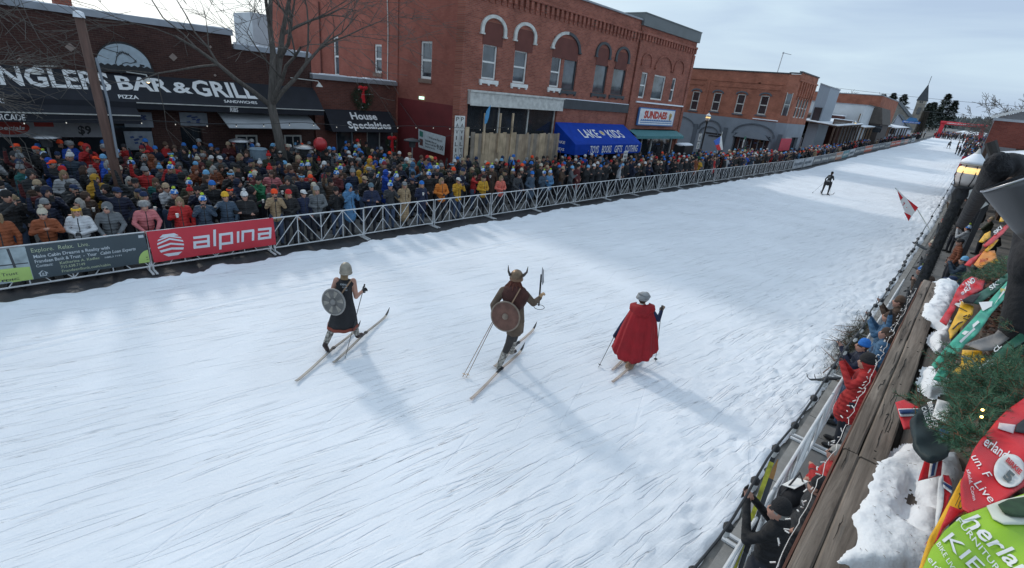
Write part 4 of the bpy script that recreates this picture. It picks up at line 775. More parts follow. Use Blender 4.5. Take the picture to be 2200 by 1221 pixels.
# balcony rail board with studs, small signs
t = thing('balcony', 'brown balcony front with white studs and snow on its rail above the canopy', 'balcony'); mb = MB(); mb.box((XCN-.6, 82.6, 4.75), (XCN-.45, 95, 5.6)); mb.build('parapet', M_BW, t)
mb = MB()
for k in range(22): y = 83+k*.52; mb.box((XCN-.449, y, 4.95), (XCN-.43, y+.12, 5.05)); mb.box((XCN-.449, y, 5.2), (XCN-.43, y+.1, 5.27))
mb.build('stud', M_WGREY, t); mb = MB(); mb.box((XCN-.65, 82.6, 5.605), (XCN-.4, 95, 5.7)); mb.build('rail_snow', M_SNOWT, t)
t = thing('sign_board', 'weathered grey painted sign with faded lettering at the end of the brown balcony', 'sign'); mb = MB(); mb.box((XCN-.42, 95.2, 4.8), (XCN-.3, 100.5, 5.6)); mb.build('board', mat('faded_board', (0.25, 0.24, 0.22), .8, .4, 3), t)
f = plane_fn((XCN-.295, 95.2, 4.8), (XCN-.295, 100.5, 4.8), (XCN-.295, 95.2, 5.6)); mb = MB(); text_on(mb, f, 'MARKET', .1, .3, .8, .4, .004, bold=.01); mb.build('lettering', M_WGREY, t)
t = thing('striped_parapet', 'white and brown striped false front above the farther canopy', 'false front'); mb = MB(); mb2 = MB(); Ys = np.linspace(103, 117, 29)
for i in range(28):
    h = 6.4 if i < 12 else 5.7; (mb if i % 2 else mb2).box((XCN-1.2, Ys[i], 4.2), (XCN-1.1, Ys[i+1], h+zg(Ys[i])*.5))
mb.build('white_stripe', M_WHITE, t); mb2.build('brown_stripe', M_BW2, t)
t = thing('brown_building', 'small dark red false fronted shop with snow on its roof left of the striped front', 'building'); p0, p1 = aty(1770, 243, 100), aty(1808, 246, 100); mb = MB(); mb.box((p0[0]-3, 101.3, 0), (p1[0], 103.5, p0[2]-.2)); mb.build('wall', mat('dark_red_siding', (0.10, 0.035, 0.03), .8, .2, 2), t); mb = MB(); mb.box((p0[0]-3.1, 101.2, p0[2]-.197), (p1[0]+.1, 103.6, p0[2]-.05)); mb.build('roof_snow', M_SNOWT, t)
# houses and church
def gable(name, label, Y, pl, pr, pa, depth, wallm, roofm, snow=False):
    t = thing(name, label, 'building'); a = aty(*pl, Y); b = aty(*pr, Y); c = aty(*pa, Y); zb = (a[2]+b[2])/2; x0, x1 = a[0], b[0]; xm = c[0]
    mb = MB(); mb.prism([(x0, Y, zg(Y)), (x1, Y, zg(Y)), (x1, Y, zb), (xm, Y, c[2]), (x0, Y, zb)], (0, depth, 0)); mb.build('wall', wallm, t)
    for k, (p, q) in enumerate((((x0-.3, zb-.15), (xm, c[2]+.05)), ((xm, c[2]+.05), (x1+.3, zb-.15)))):
        mb = MB(); mb.prism([(p[0], Y-.3, p[1]), (q[0], Y-.3, q[1]), (q[0], Y-.3, q[1]+.2), (p[0], Y-.3, p[1]+.2)], (0, depth+.6, 0)); mb.build('roof', M_SNOWT if (snow and k == 0) else roofm, t)
    mb = MB(); mb.box((xm-.5, Y-.06, zb-1.6), (xm+.5, Y-.01, zb-.3)); mb.build('window', M_GLASS, t); return t
M_SLATE = mat('slate', (0.05, 0.06, 0.07), .8, .2, 2)
gable('gabled_house', 'grey gabled house with dark slate and snowy roof left of the church tower', 185, (1897, 245), (1950, 250), (1925, 217), 12, mat('stone_grey', (0.22, 0.21, 0.19), .9, .2, 1), M_SLATE, True)
gable('gabled_house', 'white gabled house with small red sign above the pale canopy', 167, (1915, 272), (1950, 280), (1930, 247), 8, mat('white_house', (0.5, 0.53, 0.6), .8), M_SLATE, True)
tw = thing('church_tower', 'stone church tower with tall dark pointed spire above the street', 'church')
Yt = atx(1975, 250, -21)[1]; bl = aty(1962, 285, Yt); tl = aty(1969, 216, Yt); tr = aty(1993, 216, Yt); ap = aty(1992, 180, Yt); xm = (tl[0]+tr[0])/2; w = (tr[0]-tl[0])/2*.82; XT = xm
mb = MB(); mb.box((xm-w, Yt, zg(Yt)), (xm+w, Yt+2*w, tl[2]-1)); mb.build('wall', mat('church_stone', (0.24, 0.22, 0.19), .9, .25, 1), tw)
mb = MB(); mb.box((xm-w*1.05, Yt-.1, tl[2]-1), (xm+w*1.05, Yt+2*w+.1, tl[2])); mb.build('belfry', mat('church_trim', (0.4, 0.37, 0.32), .9, .3, 2), tw)
mb = MB(); A_ = [(xm-w*1.25, Yt-.4, tl[2]), (xm+w*1.25, Yt-.4, tl[2]), (xm+w*1.25, Yt+2*w+.4, tl[2]), (xm-w*1.25, Yt+2*w+.4, tl[2]), (xm, Yt+w, ap[2]+.1)]; mb.add(A_, [(0, 1, 4), (1, 2, 4), (2, 3, 4), (3, 0, 4), (3, 2, 1, 0)]); mb.tube([(xm, Yt+w, ap[2]), (xm, Yt+w, ap[2]+2.5)], .09, 6); mb.build('spire', M_SLATE, tw)
mb = MB(); mb.box((xm-.3, Yt-.12, tl[2]-4.5), (xm+.7, Yt-.02, tl[2]-2.2)); mb.build('window', M_GLASS, tw)
mb = MB(); mb.box((xm-.45, Yt-.2, tl[2]-.8), (xm-.1, Yt-.11, tl[2]-.2)); mb.box((xm+.1, Yt-.2, tl[2]-.8), (xm+.45, Yt-.11, tl[2]-.2)); mb.build('louvre', M_CHAR, tw)
# blue hanging sign over the street edge
p0 = aty(1940, 258, 160); p1 = aty(1977, 264, 160); t = thing('sign_board', 'long blue street banner sign with white lettering below the church tower', 'sign'); mb = MB(); mb.box((p0[0], 159.9, p1[2]-.3), (p1[0], 160, p0[2]-.1)); mb.build('board', mat('sign_bright_blue', (0.02, 0.12, 0.42), .6), t)
mb = MB(); f = plane_fn((p0[0], 159.89, p1[2]-.3), (p1[0], 159.89, p1[2]-.3), (p0[0], 159.89, p0[2]-.1)); text_on(mb, f, 'BIKE AND SKI', .08, .3, .84, .4, .01); mb.build('lettering', M_LETW, t)
mb = MB(); mb.prism([(p0[0]+.6, 159.7, p0[2]-.1), (p1[0]-.4, 159.7, p0[2]-.1), (p1[0]-1.0, 159.7, p0[2]+.7), (p0[0]+1.2, 159.7, p0[2]+.7)], (0, .1, 0)); mb.build('canopy_top', mat('sign_mid_blue', (0.04, 0.16, 0.34), .6), t)
for px in (1945, 1972): q = aty(px, 262, 160); mb = MB(); mb.tube([(q[0], 160.1, zg(160)), (q[0], 160.1, q[2]+.3)], .06, 6); mb.build('post', M_CHAR, t)

# ---- finish arch across the street
Ya = 212.0; L0 = aty(2019, 270, Ya); R1 = aty(2118, 279, Ya); xl, xr_ = L0[0], R1[0]; zt_ = aty(2068, 268, Ya)[2]+.45
M_ARCH = mat('inflatable_red', (0.55, 0.02, 0.035), .5, .1, 1)
t = thing('finish_arch', 'red inflatable arch spanning the snowy street far away', 'arch')
for x in (xl+.6, xr_-.6): mb = MB(); mb.tube([(x, Ya, zg(Ya)), (x, Ya, zt_-.8)], [.6, .5], 12); mb.build('leg', M_ARCH, t)
mb = MB(); mb.tube([(xl-.1, Ya, zt_-.4), (xr_+.1, Ya, zt_-.4)], .48, 12); bmn = mb.build('beam', M_ARCH, t)
f = plane_fn((xl+1.5, Ya-.5, zt_-.65), (xr_-1.5, Ya-.5, zt_-.65), (xl+1.5, Ya-.5, zt_-.15)); mb = MB(); text_on(mb, f, 'AMERICAN BIRKEBEINER', 0, .2, 1, .6, .01, bold=.02); mb.build('lettering', M_LETW, bmn)
# ---- right hand building and canopy
t = thing('brick_building', 'dark red brick building standing at the right edge beyond the street lamp', 'building')
Yr = 46.0; p0 = aty(2137, 259, Yr); z0 = 4.75
mb = MB(); mb.box((p0[0]+.0, Yr, z0), (7, Yr+22, p0[2])); mb.build('wall', brick('right_brick', (0.20, 0.055, 0.04), (0.15, 0.04, 0.03), (0.14, .08, .07), 'XZ', 1, .2), t)
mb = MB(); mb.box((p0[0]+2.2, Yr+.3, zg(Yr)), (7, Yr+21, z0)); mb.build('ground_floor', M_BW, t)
for k in range(5): y = Yr+.3+k*5.2; mb = MB(); mb.box((p0[0]+.1, y, zg(y)+.1), (p0[0]+.32, y+.22, z0)); mb.build('post', M_BW, t)
mb = MB(); mb.box((p0[0]-.1, Yr-.1, p0[2]), (7, Yr+22, p0[2]+.15)); mb.build('coping', M_ZINC, t)
t = thing('shop_canopy', 'snow covered canopy along the right hand shops in front of the red brick building', 'canopy')
a = aty(2139, 325, 40); zc1 = 4.45
mb = MB(); mb.add([(.45, 24, 4.25), (4, 24, 5.0), (4, 45.6, 5.0), (.45, 45.6, 4.25), (.45, 24, 4.1), (4, 24, 4.7), (4, 45.6, 4.7), (.45, 45.6, 4.1)], [(0, 3, 2, 1), (4, 5, 6, 7), (0, 1, 5, 4), (0, 4, 7, 3), (1, 2, 6, 5), (2, 3, 7, 6)]); mb.build('roof', M_BLACK, t)
mb = MB()
for i in range(16): y0, y1 = 24+i*1.35, 24+(i+1)*1.35; h = .13+.05*fbm(y0, 1, .7); mb.add([(.4, y0, 4.26), (4, y0, 5.01), (4, y1, 5.01), (.4, y1, 4.26), (.4, y0, 4.26+h), (4, y0, 5.01+h), (4, y1, 5.01+h), (.4, y1, 4.26+h)], [(4, 5, 6, 7), (0, 4, 7, 3), (0, 1, 5, 4)])
mb.build('roof_snow', M_SNOWT, t)
for k in range(6): y = 24.3+k*4.2; mb = MB(); mb.box((.55, y, .1), (.7, y+.15, 4.15)); mb.build('post', M_BLACK, t)
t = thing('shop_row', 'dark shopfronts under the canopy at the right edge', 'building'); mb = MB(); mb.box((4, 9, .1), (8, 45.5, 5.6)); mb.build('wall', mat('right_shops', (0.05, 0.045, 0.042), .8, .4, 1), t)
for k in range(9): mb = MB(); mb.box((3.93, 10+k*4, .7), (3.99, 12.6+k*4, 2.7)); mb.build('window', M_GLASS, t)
t = thing('gabled_house', 'grey gabled roof with white edge peeping above the right hand brick building', 'building'); mb = MB(); mb.prism([(-.5, 90, 0), (8, 90, 0), (8, 90, 8.3), (3.8, 90, 9.6), (-.5, 90, 7.6)], (0, 10, 0)); mb.build('wall', mat('grey_siding2', (.2, .2, .21), .8), t); mb = MB(); mb.bar((-.9, 89.8, 7.7), (3.8, 89.8, 9.8), .2, .3); mb.bar((3.8, 89.8, 9.8), (8.4, 89.8, 8.4), .2, .3); mb.build('roof_edge', M_WHITE, t)

# ================================================================ trees
M_BARK = mat('bare_bark', (0.11, 0.098, 0.088), 0.95, .35, 5, .6, 30, stretch=(3, 3, .6))
def branch(mb, p, d, r, ln, depth, q, nseg=4, droop=0.0, twig=.006):
    pts = [p]; rs = [r]; c = Vector(p); dd = Vector(d).normalized()
    for i in range(nseg):
        dd = (dd+Vector((q.gauss(0, .16), q.gauss(0, .16), q.gauss(0, .10)-droop))).normalized(); c = c+dd*ln/nseg; pts.append(c.copy()); rs.append(max(twig, r*(1-.62*(i+1)/nseg)))
    mb.tube(pts, rs, 8 if r > .08 else (5 if r > .025 else 3), cap=False)
    if depth <= 0: return
    kids = q.choice([3, 4, 4]) if depth > 1 else q.choice([3, 4, 5])
    for k in range(kids):
        t = q.uniform(.3, 1.0) if k else 1.0; i = min(nseg, max(1, round(t*nseg))); base = pts[i]; a = q.uniform(0, 6.283); sp = q.uniform(.45, .95) if k else q.uniform(.1, .4)
        u = dd.cross(Vector((0, 0, 1))); u = u.normalized() if u.length > .05 else Vector((1, 0, 0)); v = dd.cross(u); nd = (dd*math.cos(sp)+(u*math.cos(a)+v*math.sin(a))*math.sin(sp)).normalized()
        branch(mb, base, nd, max(twig, rs[i]*q.uniform(.55, .8)), ln*q.uniform(.55, .8), depth-1, q, max(2, nseg-1), droop*1.15, twig)
def bare_tree(x, y, h1, r, forks, label, seed, depth=4, z0=.13, twig=.007, group=None, droop=.015, lean=0.0):
    q = random.Random(seed); t = thing('bare_tree', label, 'tree', (x, y, z0), group); mb = MB()
    mb.tube([(0, 0, -.1), (0, 0, .25), (.02, lean*.4, h1*.5), (0, lean, h1)], [r*1.3, r*1.02, r*.9, r*.8], 12); mb.build('trunk', M_BARK, t, smooth=True)
    mb = MB()
    for (dx, dy, dz, rr, ln) in forks: branch(mb, Vector((0, lean, h1-.1)), (dx, dy, dz), rr, ln, depth, q, 5, droop, twig)
    mb.build('branches', M_BARK, t); return t
bt = atx(612, 330, -22.0)
bare_tree(-22.0, 9.35, 3.5, .205, [(-.05, -.13, 1, .16, 5.0), (.05, .2, 1, .165, 4.8), (.2, -.75, .6, .11, 3.8), (.1, .8, .5, .11, 3.9), (.6, .1, .8, .10, 3.4)], 'large bare tree with forked grey trunk in front of the black awning', 21, 4, lean=-.42)
bare_tree(-19.5, -3.2, 4.6, .24, [(.1, .5, .8, .13, 4.0), (.0, .95, .4, .10, 3.6), (.3, .6, .9, .11, 3.8), (.3, -.5, 1, .13, 4), (.2, .8, .15, .08, 2.8)], 'bare tree at the left edge reaching thin branches over the bar front', 9, 4)
for i, (px, Y, h, w_) in enumerate(((2150, 150, 11, 4.5), (2185, 140, 12, 5), (1815, 150, 10, 4))):
    p = aty(px, 262, Y); bare_tree(p[0], Y, 3.0, .25, [(math.cos(a)*.6, math.sin(a)*.6, 1, .14, h*.34) for a in (0, 1.5, 3, 4.4)], ('pale bare tree far away above the right hand brick building', 'wide bare tree at the far right edge of the sky', 'small bare tree top showing above the red brick warehouse')[i], 40+i, 4, zg(Y), .03)
# conifers by the church
def conifer(x, y, h, w, label, seed):
    q = random.Random(seed); t = thing('pine_tree', label, 'tree', (x, y, zg(y))); mb = MB(); mb.tube([(0, 0, 0), (0, 0, h*.97)], [.25, .04], 6); mb.build('trunk', M_BARK, t)
    mb = MB()
    for k in range(2400):
        f = q.random()**.8; z = h*(.14+.86*f); rad = w*(1-f)**.75*(.75+.25*math.sin(f*40+seed))+.15; a = q.random()*6.283; rr = rad*q.uniform(.35, 1.0); c = Vector((rr*math.cos(a), rr*math.sin(a), z-.18*rr)); d = Vector((math.cos(a), math.sin(a), q.uniform(-.5, .3)))*q.uniform(.6, 1.3); e = Vector((-math.sin(a), math.cos(a), q.uniform(-.3, .3)))*q.uniform(.25, .55)
        mb.add([c-e, c+e, c+d], [(0, 1, 2)], 1 if q.random() < .1 else 0)
    mb.build('crown', [M_PINE, mat('snow_on_needles', (.45, .5, .5), .8)], t)
for i, (px, py, Y, w_, lb) in enumerate(((2009, 220, 150, 2.4, 'dark pine just right of the church tower'), (2040, 202, 140, 3.2, 'tallest dark pine right of the church tower'), (2055, 216, 128, 2.4, 'dense leaning dark pine nearest the red arch'), (1945, 203, 210, 3.6, 'pine behind the gabled grey house'), (1922, 200, 215, 3.6, 'pine left of the church behind the roofs'), (1900, 203, 220, 3.6, 'pine behind the end of the red brick warehouse'), (2000, 222, 190, 3, 'pine rising behind the church tower'), (1905, 265, 118, 0, ''), (2022, 232, 160, 2.5, 'shorter pine between the two tall ones by the church'))):
    if not w_: continue
    Y = min(330, atx(px, 250, -20 if px > 1950 else -40)[1]); w_ *= Y/170
    top = aty(px, py, Y); b = aty(px-(py-285)*-.40, 285, Y); conifer(top[0], Y, max(5, top[2]-zg(Y)), w_, lb, i+1)
mb = MB(); q = random.Random(3); YQ = atx(1978, 270, -18)[1]; px0 = aty(1978, 270, YQ)
for k in range(2600):
    z = q.uniform(0, 1); a = q.random()*6.28; r_ = 1.3*(1-z*.25)*q.uniform(.7, 1); c = Vector((px0[0]+r_*math.cos(a), YQ+r_*math.sin(a), zg(YQ)+z*7.5)); d = Vector((q.gauss(0, .1), q.gauss(0, .1), .35)); e = Vector((-math.sin(a), math.cos(a), 0))*.1; mb.add([c-e, c+e, c+d], [(0, 1, 2)])
mb.build('evergreen_shrub', mat('dark_cedar', (0.035, 0.03, 0.024), .95, .4, 3), None, label='tall dark clipped evergreen standing in front of the church tower', cat='shrub')
# overhead wires crossing far sky
for k, (za, zb) in enumerate(((13.5, 12.2), (10.6, 9.8))):
    mb = MB(); mb.tube([(-40+i*6, 150, za+(zb-za)*i/12-.9*math.sin(math.pi*i/12)) for i in range(13)], .03, 4); mb.build('overhead_wire', M_CHAR, None, label=('upper', 'lower')[k]+' thin wire crossing the sky beyond the pines', cat='wire')
# ================================================================ street furniture
def street_lamp(x, y, h, label, z0=0.13, rad=.08, snow=True, hs=1.0):
    t = thing('street_lamp', label, 'street lamp', (x, y, z0), 'black lantern street lamps'); hb = h-.75
    def hd(pr): return [(r*hs, hb+(z-hb)*hs) for r, z in pr]
    mb = MB(); mb.lathe((0, 0, 0), [(.2, 0), (.2, .12), (.15, .2), (.13, .6), (.1, .75), (rad, .8), (rad*.9, hb-.25), (.11, hb-.15), (.09, hb-.05), (.16, hb)], 14); mb.build('post', M_BLACK, t, smooth=True)
    mb = MB(); mb.lathe((0, 0, 0), hd([(.14, hb+.005), (.19, hb+.12), (.2, hb+.25), (.16, hb+.42)]), 14); g = mb.build('globe', mat('lamp_globe', (0.62, 0.56, 0.52), .25, .06, 3), t, smooth=True)
    mb = MB(); mb.lathe((0, 0, 0), [(.1, hb+.422), (.205, hb+.27), (.21, hb+.30), (.12, hb+.43)], 14)
    mb = MB(); mb.lathe((0, 0, 0), hd([(.202, hb+.26), (.207, hb+.32), (.19, hb+.38)]), 14); mb.build('lit_band', mat('lamp_glow', (1, .75, .35), .4, emit=((1.0, .62, .2), .95)), g)
    mb = MB()
    for k in range(6): a = k*math.pi/3; mb.tube([(math.cos(a)*.15*hs, math.sin(a)*.15*hs, hb), (math.cos(a)*.215*hs, math.sin(a)*.215*hs, hb+.2*hs), (math.cos(a)*.17*hs, math.sin(a)*.17*hs, hb+.44*hs)], .007, 4)
    mb.build('cage', M_BLACK, t)
    mb = MB(); mb.lathe((0, 0, 0), hd([(.2, hb+.425), (.22, hb+.46), (.15, hb+.55), (.08, hb+.62), (.04, hb+.68), (.012, hb+.76)]), 14); mb.build('cap', mat('lamp_cap', (.5, .5, .48), .5), t, smooth=True)
    if snow: mb = MB(); mb.lathe((0, 0, 0), hd([(.223, hb+.463), (.2, hb+.51), (.14, hb+.57), (.08, hb+.635), (.03, hb+.68)]), 14); mb.build('cap_snow', M_SNOWT, t, smooth=True)
    return t
street_lamp(-20.5*.955, 49.6*.955, 4.75, 'lit lantern lamp post standing before the orange brick corner building')
p = atx(1831, 267, -16.6); street_lamp(p[0]+.3, p[1], 4.9, 'lit lantern lamp post beside the far snow topped canopy', zg(p[1]))
rl = street_lamp(-.08, 11.0, 5.05, 'nearest black lamp post with glowing lantern at the right edge', .14, .085, True, .78)
# dark evergreen garland round the nearest post
mb = MB(); q = random.Random(6)
for k in range(2600): z = q.uniform(.8, 4.25); a = q.random()*6.28; c = Vector((math.cos(a)*.085, math.sin(a)*.085, z)); d = Vector((math.cos(a+q.gauss(0, .6)), math.sin(a+q.gauss(0, .6)), q.gauss(0, .6)))*.045; e = Vector((-math.sin(a), math.cos(a), 0))*.008; mb.add([c-e, c+e, c+d], [(0, 1, 2)])
mb.build('garland', mat('dark_garland', (.02, .022, .02), .95, .4), rl)

M_PIPE = mat('white_pipe', (0.62, 0.63, 0.64), 0.45, .12, 4)
def barrier_at(x, y, rz=0, label=None):
    t = thing('barrier', label, 'barrier', (x, y, 0), 'white chevron pattern crowd barriers'); L_ = 2.94; H = 1.04; b = .14; r = .021
    mb = MB(); mb.tube([(0, 0, b), (0, 0, H), (0, L_, H), (0, L_, b)], r, 8); mb.tube([(0, 0, b), (0, L_, b)], r, 8); mb.build('frame', M_PIPE, t)
    mb = MB(); s = L_/4
    for k in (1, 2, 3): mb.tube([(0, k*s, b), (0, k*s, H)], .014, 6)
    for k in (1, 3):
        mb.tube([(0, (k-1)*s, b), (0, k*s, H)], .013, 6); mb.tube([(0, (k+1)*s, b), (0, k*s, H)], .013, 6)
        mb.tube([(0, (k-.48)*s, b), (0, k*s, b+.46)], .012, 6); mb.tube([(0, (k+.48)*s, b), (0, k*s, b+.46)], .012, 6)
    for k in (0, 2, 4):
        if k > 0: mb.tube([(0, (k-.5)*s, H), (0, k*s-.01, b+.45)], .012, 6)
        if k < 4: mb.tube([(0, (k+.5)*s, H), (0, k*s+.01, b+.45)], .012, 6)
    mb.build('bracing', M_PIPE, t)
    for y_ in (.02, L_-.02): mb = MB(); mb.bar((-.33, y_, .035), (.33, y_, .035), .05, .03); mb.tube([(0, y_, .04), (0, y_, b)], .02, 6); mb.build('foot', M_PIPE, t)
    t.rotation_euler = (0, 0, rz); return t
B0 = barrier_at(XB, -0.42, 0, 'white barrier carrying the dark bank banner'); bars = [B0]
yb = -0.42; ordn = ['first', 'second', 'third', 'fourth', 'fifth', 'sixth', 'seventh', 'eighth', 'ninth', 'tenth', 'eleventh', 'twelfth', 'thirteenth', 'fourteenth', 'fifteenth', 'sixteenth', 'seventeenth', 'eighteenth', 'nineteenth']
def newbar(y, lab, dx=0., rz=0.):
    c = copy_tree(B0); c.location = (XB+dx, y, zg(y)); c.rotation_euler = (0, 0, rz); c['label'] = lab; bars.append(c); return c
newbar(-3.42, 'white barrier at the left edge under the green part of the bank banner'); newbar(2.56, 'white barrier behind the red banner')
y = 5.58; k = 0; qr = random.Random(77)
while y < 58.5 and k < 18: newbar(y, ordn[k]+' uncovered white barrier counting away from the red banner', qr.uniform(-.04, .04), qr.uniform(-.012, .012)); y += 3.0; k += 1
NBAR = k; YEND = y
# right hand barriers, near the pavement edge
for j, (y_, lb) in enumerate(((2.6, 'white barrier behind the bench at the bottom right corner'), (5.62, 'white barrier behind the man with the phone at lower right'), (8.64, 'white barrier below the person in the red coat'), (11.7, 'white barrier on the right side beside the brush pile'), (14.8, 'white barrier on the right side near the flag bearer'))):
    c = copy_tree(B0); c.location = (-.52, y_, .14); c['label'] = lb; c['group'] = 'white barriers along the right pavement'
# far banner fence panels
cols = [('white', (.42, .44, .46)), ('white', (.42, .44, .46)), ('grey', (.13, .14, .155)), ('grey', (.13, .14, .155)), ('grey', (.14, .14, .14)), ('orange', (.42, .2, .13)), ('teal', (.12, .24, .27)), ('white', (.5, .5, .5)), ('grey', (.14, .15, .17)), ('grey', (.16, .17, .19)), ('orange red', (.46, .12, .07)), ('grey', (.17, .18, .2)), ('grey', (.17, .18, .2)), ('pale', (.3, .3, .3)), ('orange red', (.45, .12, .08)), ('red', (.5, .08, .06)), ('grey', (.2, .2, .22)), ('pink', (.5, .25, .2)), ('grey', (.25, .25, .27)), ('white', (.4, .4, .42))]
y = YEND+.1
for i, (cn, c) in enumerate(cols):
    ln = 4.0 if i < 10 else 7.0; t = thing('fence_banner', f'{cn} printed fence banner, {ordn[i] if i < len(ordn) else "last"} past the last white barrier', 'banner', (XB, y, zg(y)), 'printed banners along the far fence')
    dz = zg(y+ln)-zg(y); fb_ = plane_fn((0, 0, .1), (0, ln-.06, .1+dz), (0, 0, 1.05), (0, ln-.06, 1.05+dz)); mb = MB(); slab(mb, lambda u, v, d=0: fb_(u, v, d+.04*math.sin(6*u+i)), 10, 1, .02); mb.build('cloth', mat('fence_'+cn.replace(' ', '_')+str(i % 3), c, .7, .3, 2), t)
    mb = MB(); mb.tube([(-.05, 0, 0), (-.05, 0, 1.1)], .025, 6); mb.tube([(-.05, ln-.05, dz), (-.05, ln-.05, 1.1+dz)], .025, 6); mb.tube([(-.05, 0, 1.08), (-.05, ln-.05, 1.08+dz)], .02, 6); mb.build('frame', M_PIPE, t)
    mb = MB(); q = random.Random(i); f2 = lambda u, v, d=0: fb_(u, v, d+.04*math.sin(6*u+i))
    u = .08
    while u < .86: w = q.uniform(.03, .1); mb.quad(f2(u, .35, -.03), f2(u+w, .35, -.03), f2(u+w, .65, -.03), f2(u, .65, -.03)); mb.quad(f2(u, .35, .012), f2(u+w, .35, .012), f2(u+w, .65, .012), f2(u, .65, .012)); u += w+.03
    mb.build('print', M_WGREY if cn not in ('white', 'pale') else M_GREYD, t); y += ln
# ---- near banners
XN = XB+.055
def rip(f, amp=.012, ph=0.): return lambda u, v, d=0: f(u, v, d+amp*math.sin(13*u+ph)*(.3+.7*(1-v))+amp*.6*math.sin(31*u+5*v))
yb0 = -3.3; ybm = atx(62, 560, XN)[1]; yb1 = 2.52; zb0_ = .27; zb1_ = 1.03
t = thing('bank_banner', 'long dark slate banner with pale green writing hung on the barrier at the left', 'banner', (0, 0, 0))
fb0 = rip(plane_fn((XN, ybm, zb0_), (XN, yb1, zb0_), (XN, ybm, zb1_), (XN, yb1, zb1_)), .006)
mb = MB(); slab(mb, fb0, 40, 6, .01); mb.build('cloth', mat('slate_banner', (0.052, 0.072, 0.085), .6, .08, 2), t)
M_PG = mat('pale_green_print', (0.42, 0.47, 0.32), .6); M_PW = mat('pale_print', (0.48, 0.52, 0.55), .6); M_LIME = mat('lime_print', (0.42, 0.58, 0.17), .6, .05)
mb = MB(); text_on(mb, fb0, 'Explore.  Relax.  Live.', .035, .80, .46, .13, .004, bold=.0)
text_on(mb, fb0, 'Katherine A. Kadlec', .225, .345, .33, .085, .004, bold=.01); text_on(mb, fb0, '715.638.7149', .225, .215, .20, .085, .004, bold=.01); text_on(mb, fb0, 'FrandsenBank.com/cabin', .225, .085, .41, .085, .004, bold=.01); mb.build('green_lettering', M_PG, t)
mb = MB(); text_on(mb, fb0, 'Make Cabin Dreams a Reality with', .04, .625, .62, .10, .004); text_on(mb, fb0, 'Frandsen Bank & Trust  -  Your', .04, .475, .50, .10, .004); text_on(mb, fb0, 'Cabin Loan Experts', .57, .475, .32, .10, .004, shear=.2); text_on(mb, fb0, 'Contact:', .04, .345, .13, .085, .004); text_on(mb, fb0, 'NMLS 7191', .6, .345, .15, .05, .004)
P = lambda a, b: fb0(.04+a*.075, .06+b*.19, .004)
for (a, b, c, d) in ((0, .45, .5, .95), (.5, .95, 1, .45)): mb.add([P(a, b), P(c, d), P(c, d-.2), P(a+(.12 if a == 0 else 0), b-.02), ], [(0, 1, 2, 3)])
mb.quad(P(.14, 0), P(.86, 0), P(.86, .12), P(.14, .12)); mb.quad(P(.14, .12), P(.26, .12), P(.26, .55), P(.14, .5)); mb.quad(P(.74, .12), P(.86, .12), P(.86, .5), P(.74, .55)); mb.quad(P(.38, .22), P(.62, .22), P(.62, .32), P(.38, .32)); mb.quad(P(.38, .4), P(.62, .4), P(.62, .5), P(.38, .5))
mb.quad(fb0(.935, .86, .004), fb0(.985, .86, .004), fb0(.985, .95, .004), fb0(.935, .95, .004)); mb.build('white_lettering', M_PW, t)
mb = MB(); pts = [fb0(1.0, 0.01, .004)]+[fb0(1.0-.105*math.sin(a)*1.0, .01+.42*math.cos(a), .004) for a in [math.pi/2*k/12 for k in range(13)]]; mb.add(pts, [tuple(range(len(pts)))]); mb.build('lime_corner', M_LIME, t)
mb = MB(); text_on(mb, fb0, 'find more', .93, .17, .06, .05, .007); text_on(mb, fb0, 'live more', .93, .09, .06, .05, .007); mb.build('small_print', M_BLACK, t)
fb2 = rip(plane_fn((XN, yb0, zb0_), (XN, ybm-.003, zb0_), (XN, yb0, zb1_), (XN, ybm-.003, zb1_)), .006, 2)
mb = MB(); slab(mb, fb2, 30, 6, .01); o = mb.build('picture_panel', mat('winter_picture', (0.33, 0.39, 0.41), .6, .5, 3.5, detail=8), t)
mb = MB(); pts = [fb2(.3, 0.005, .004)]+[fb2(.3+.697*k/20, .005+.40*math.sin(math.pi*.62*k/20)+.02, .004) for k in range(21)]+[fb2(.997, .005, .004)]; mb.add(pts, [tuple(range(len(pts)))]); lm = mb.build('lime_panel', M_LIME, o)
mb = MB()
for u in (.72, .84, .93): mb.quad(fb2(u, .42, .003), fb2(u+.012, .42, .003), fb2(u+.004, .99, .003), fb2(u-.008, .99, .003))
mb.quad(fb2(.6, .56, .0025), fb2(.995, .5, .0025), fb2(.995, .53, .0025), fb2(.6, .59, .0025)); text_on(mb, fb2, 'Frandsen Bank & Trust', .66, .22, .28, .09, .008, bold=.01); text_on(mb, fb2, 'Member FDIC', .74, .06, .2, .06, .008); mb.build('dark_print', M_CHAR, lm)
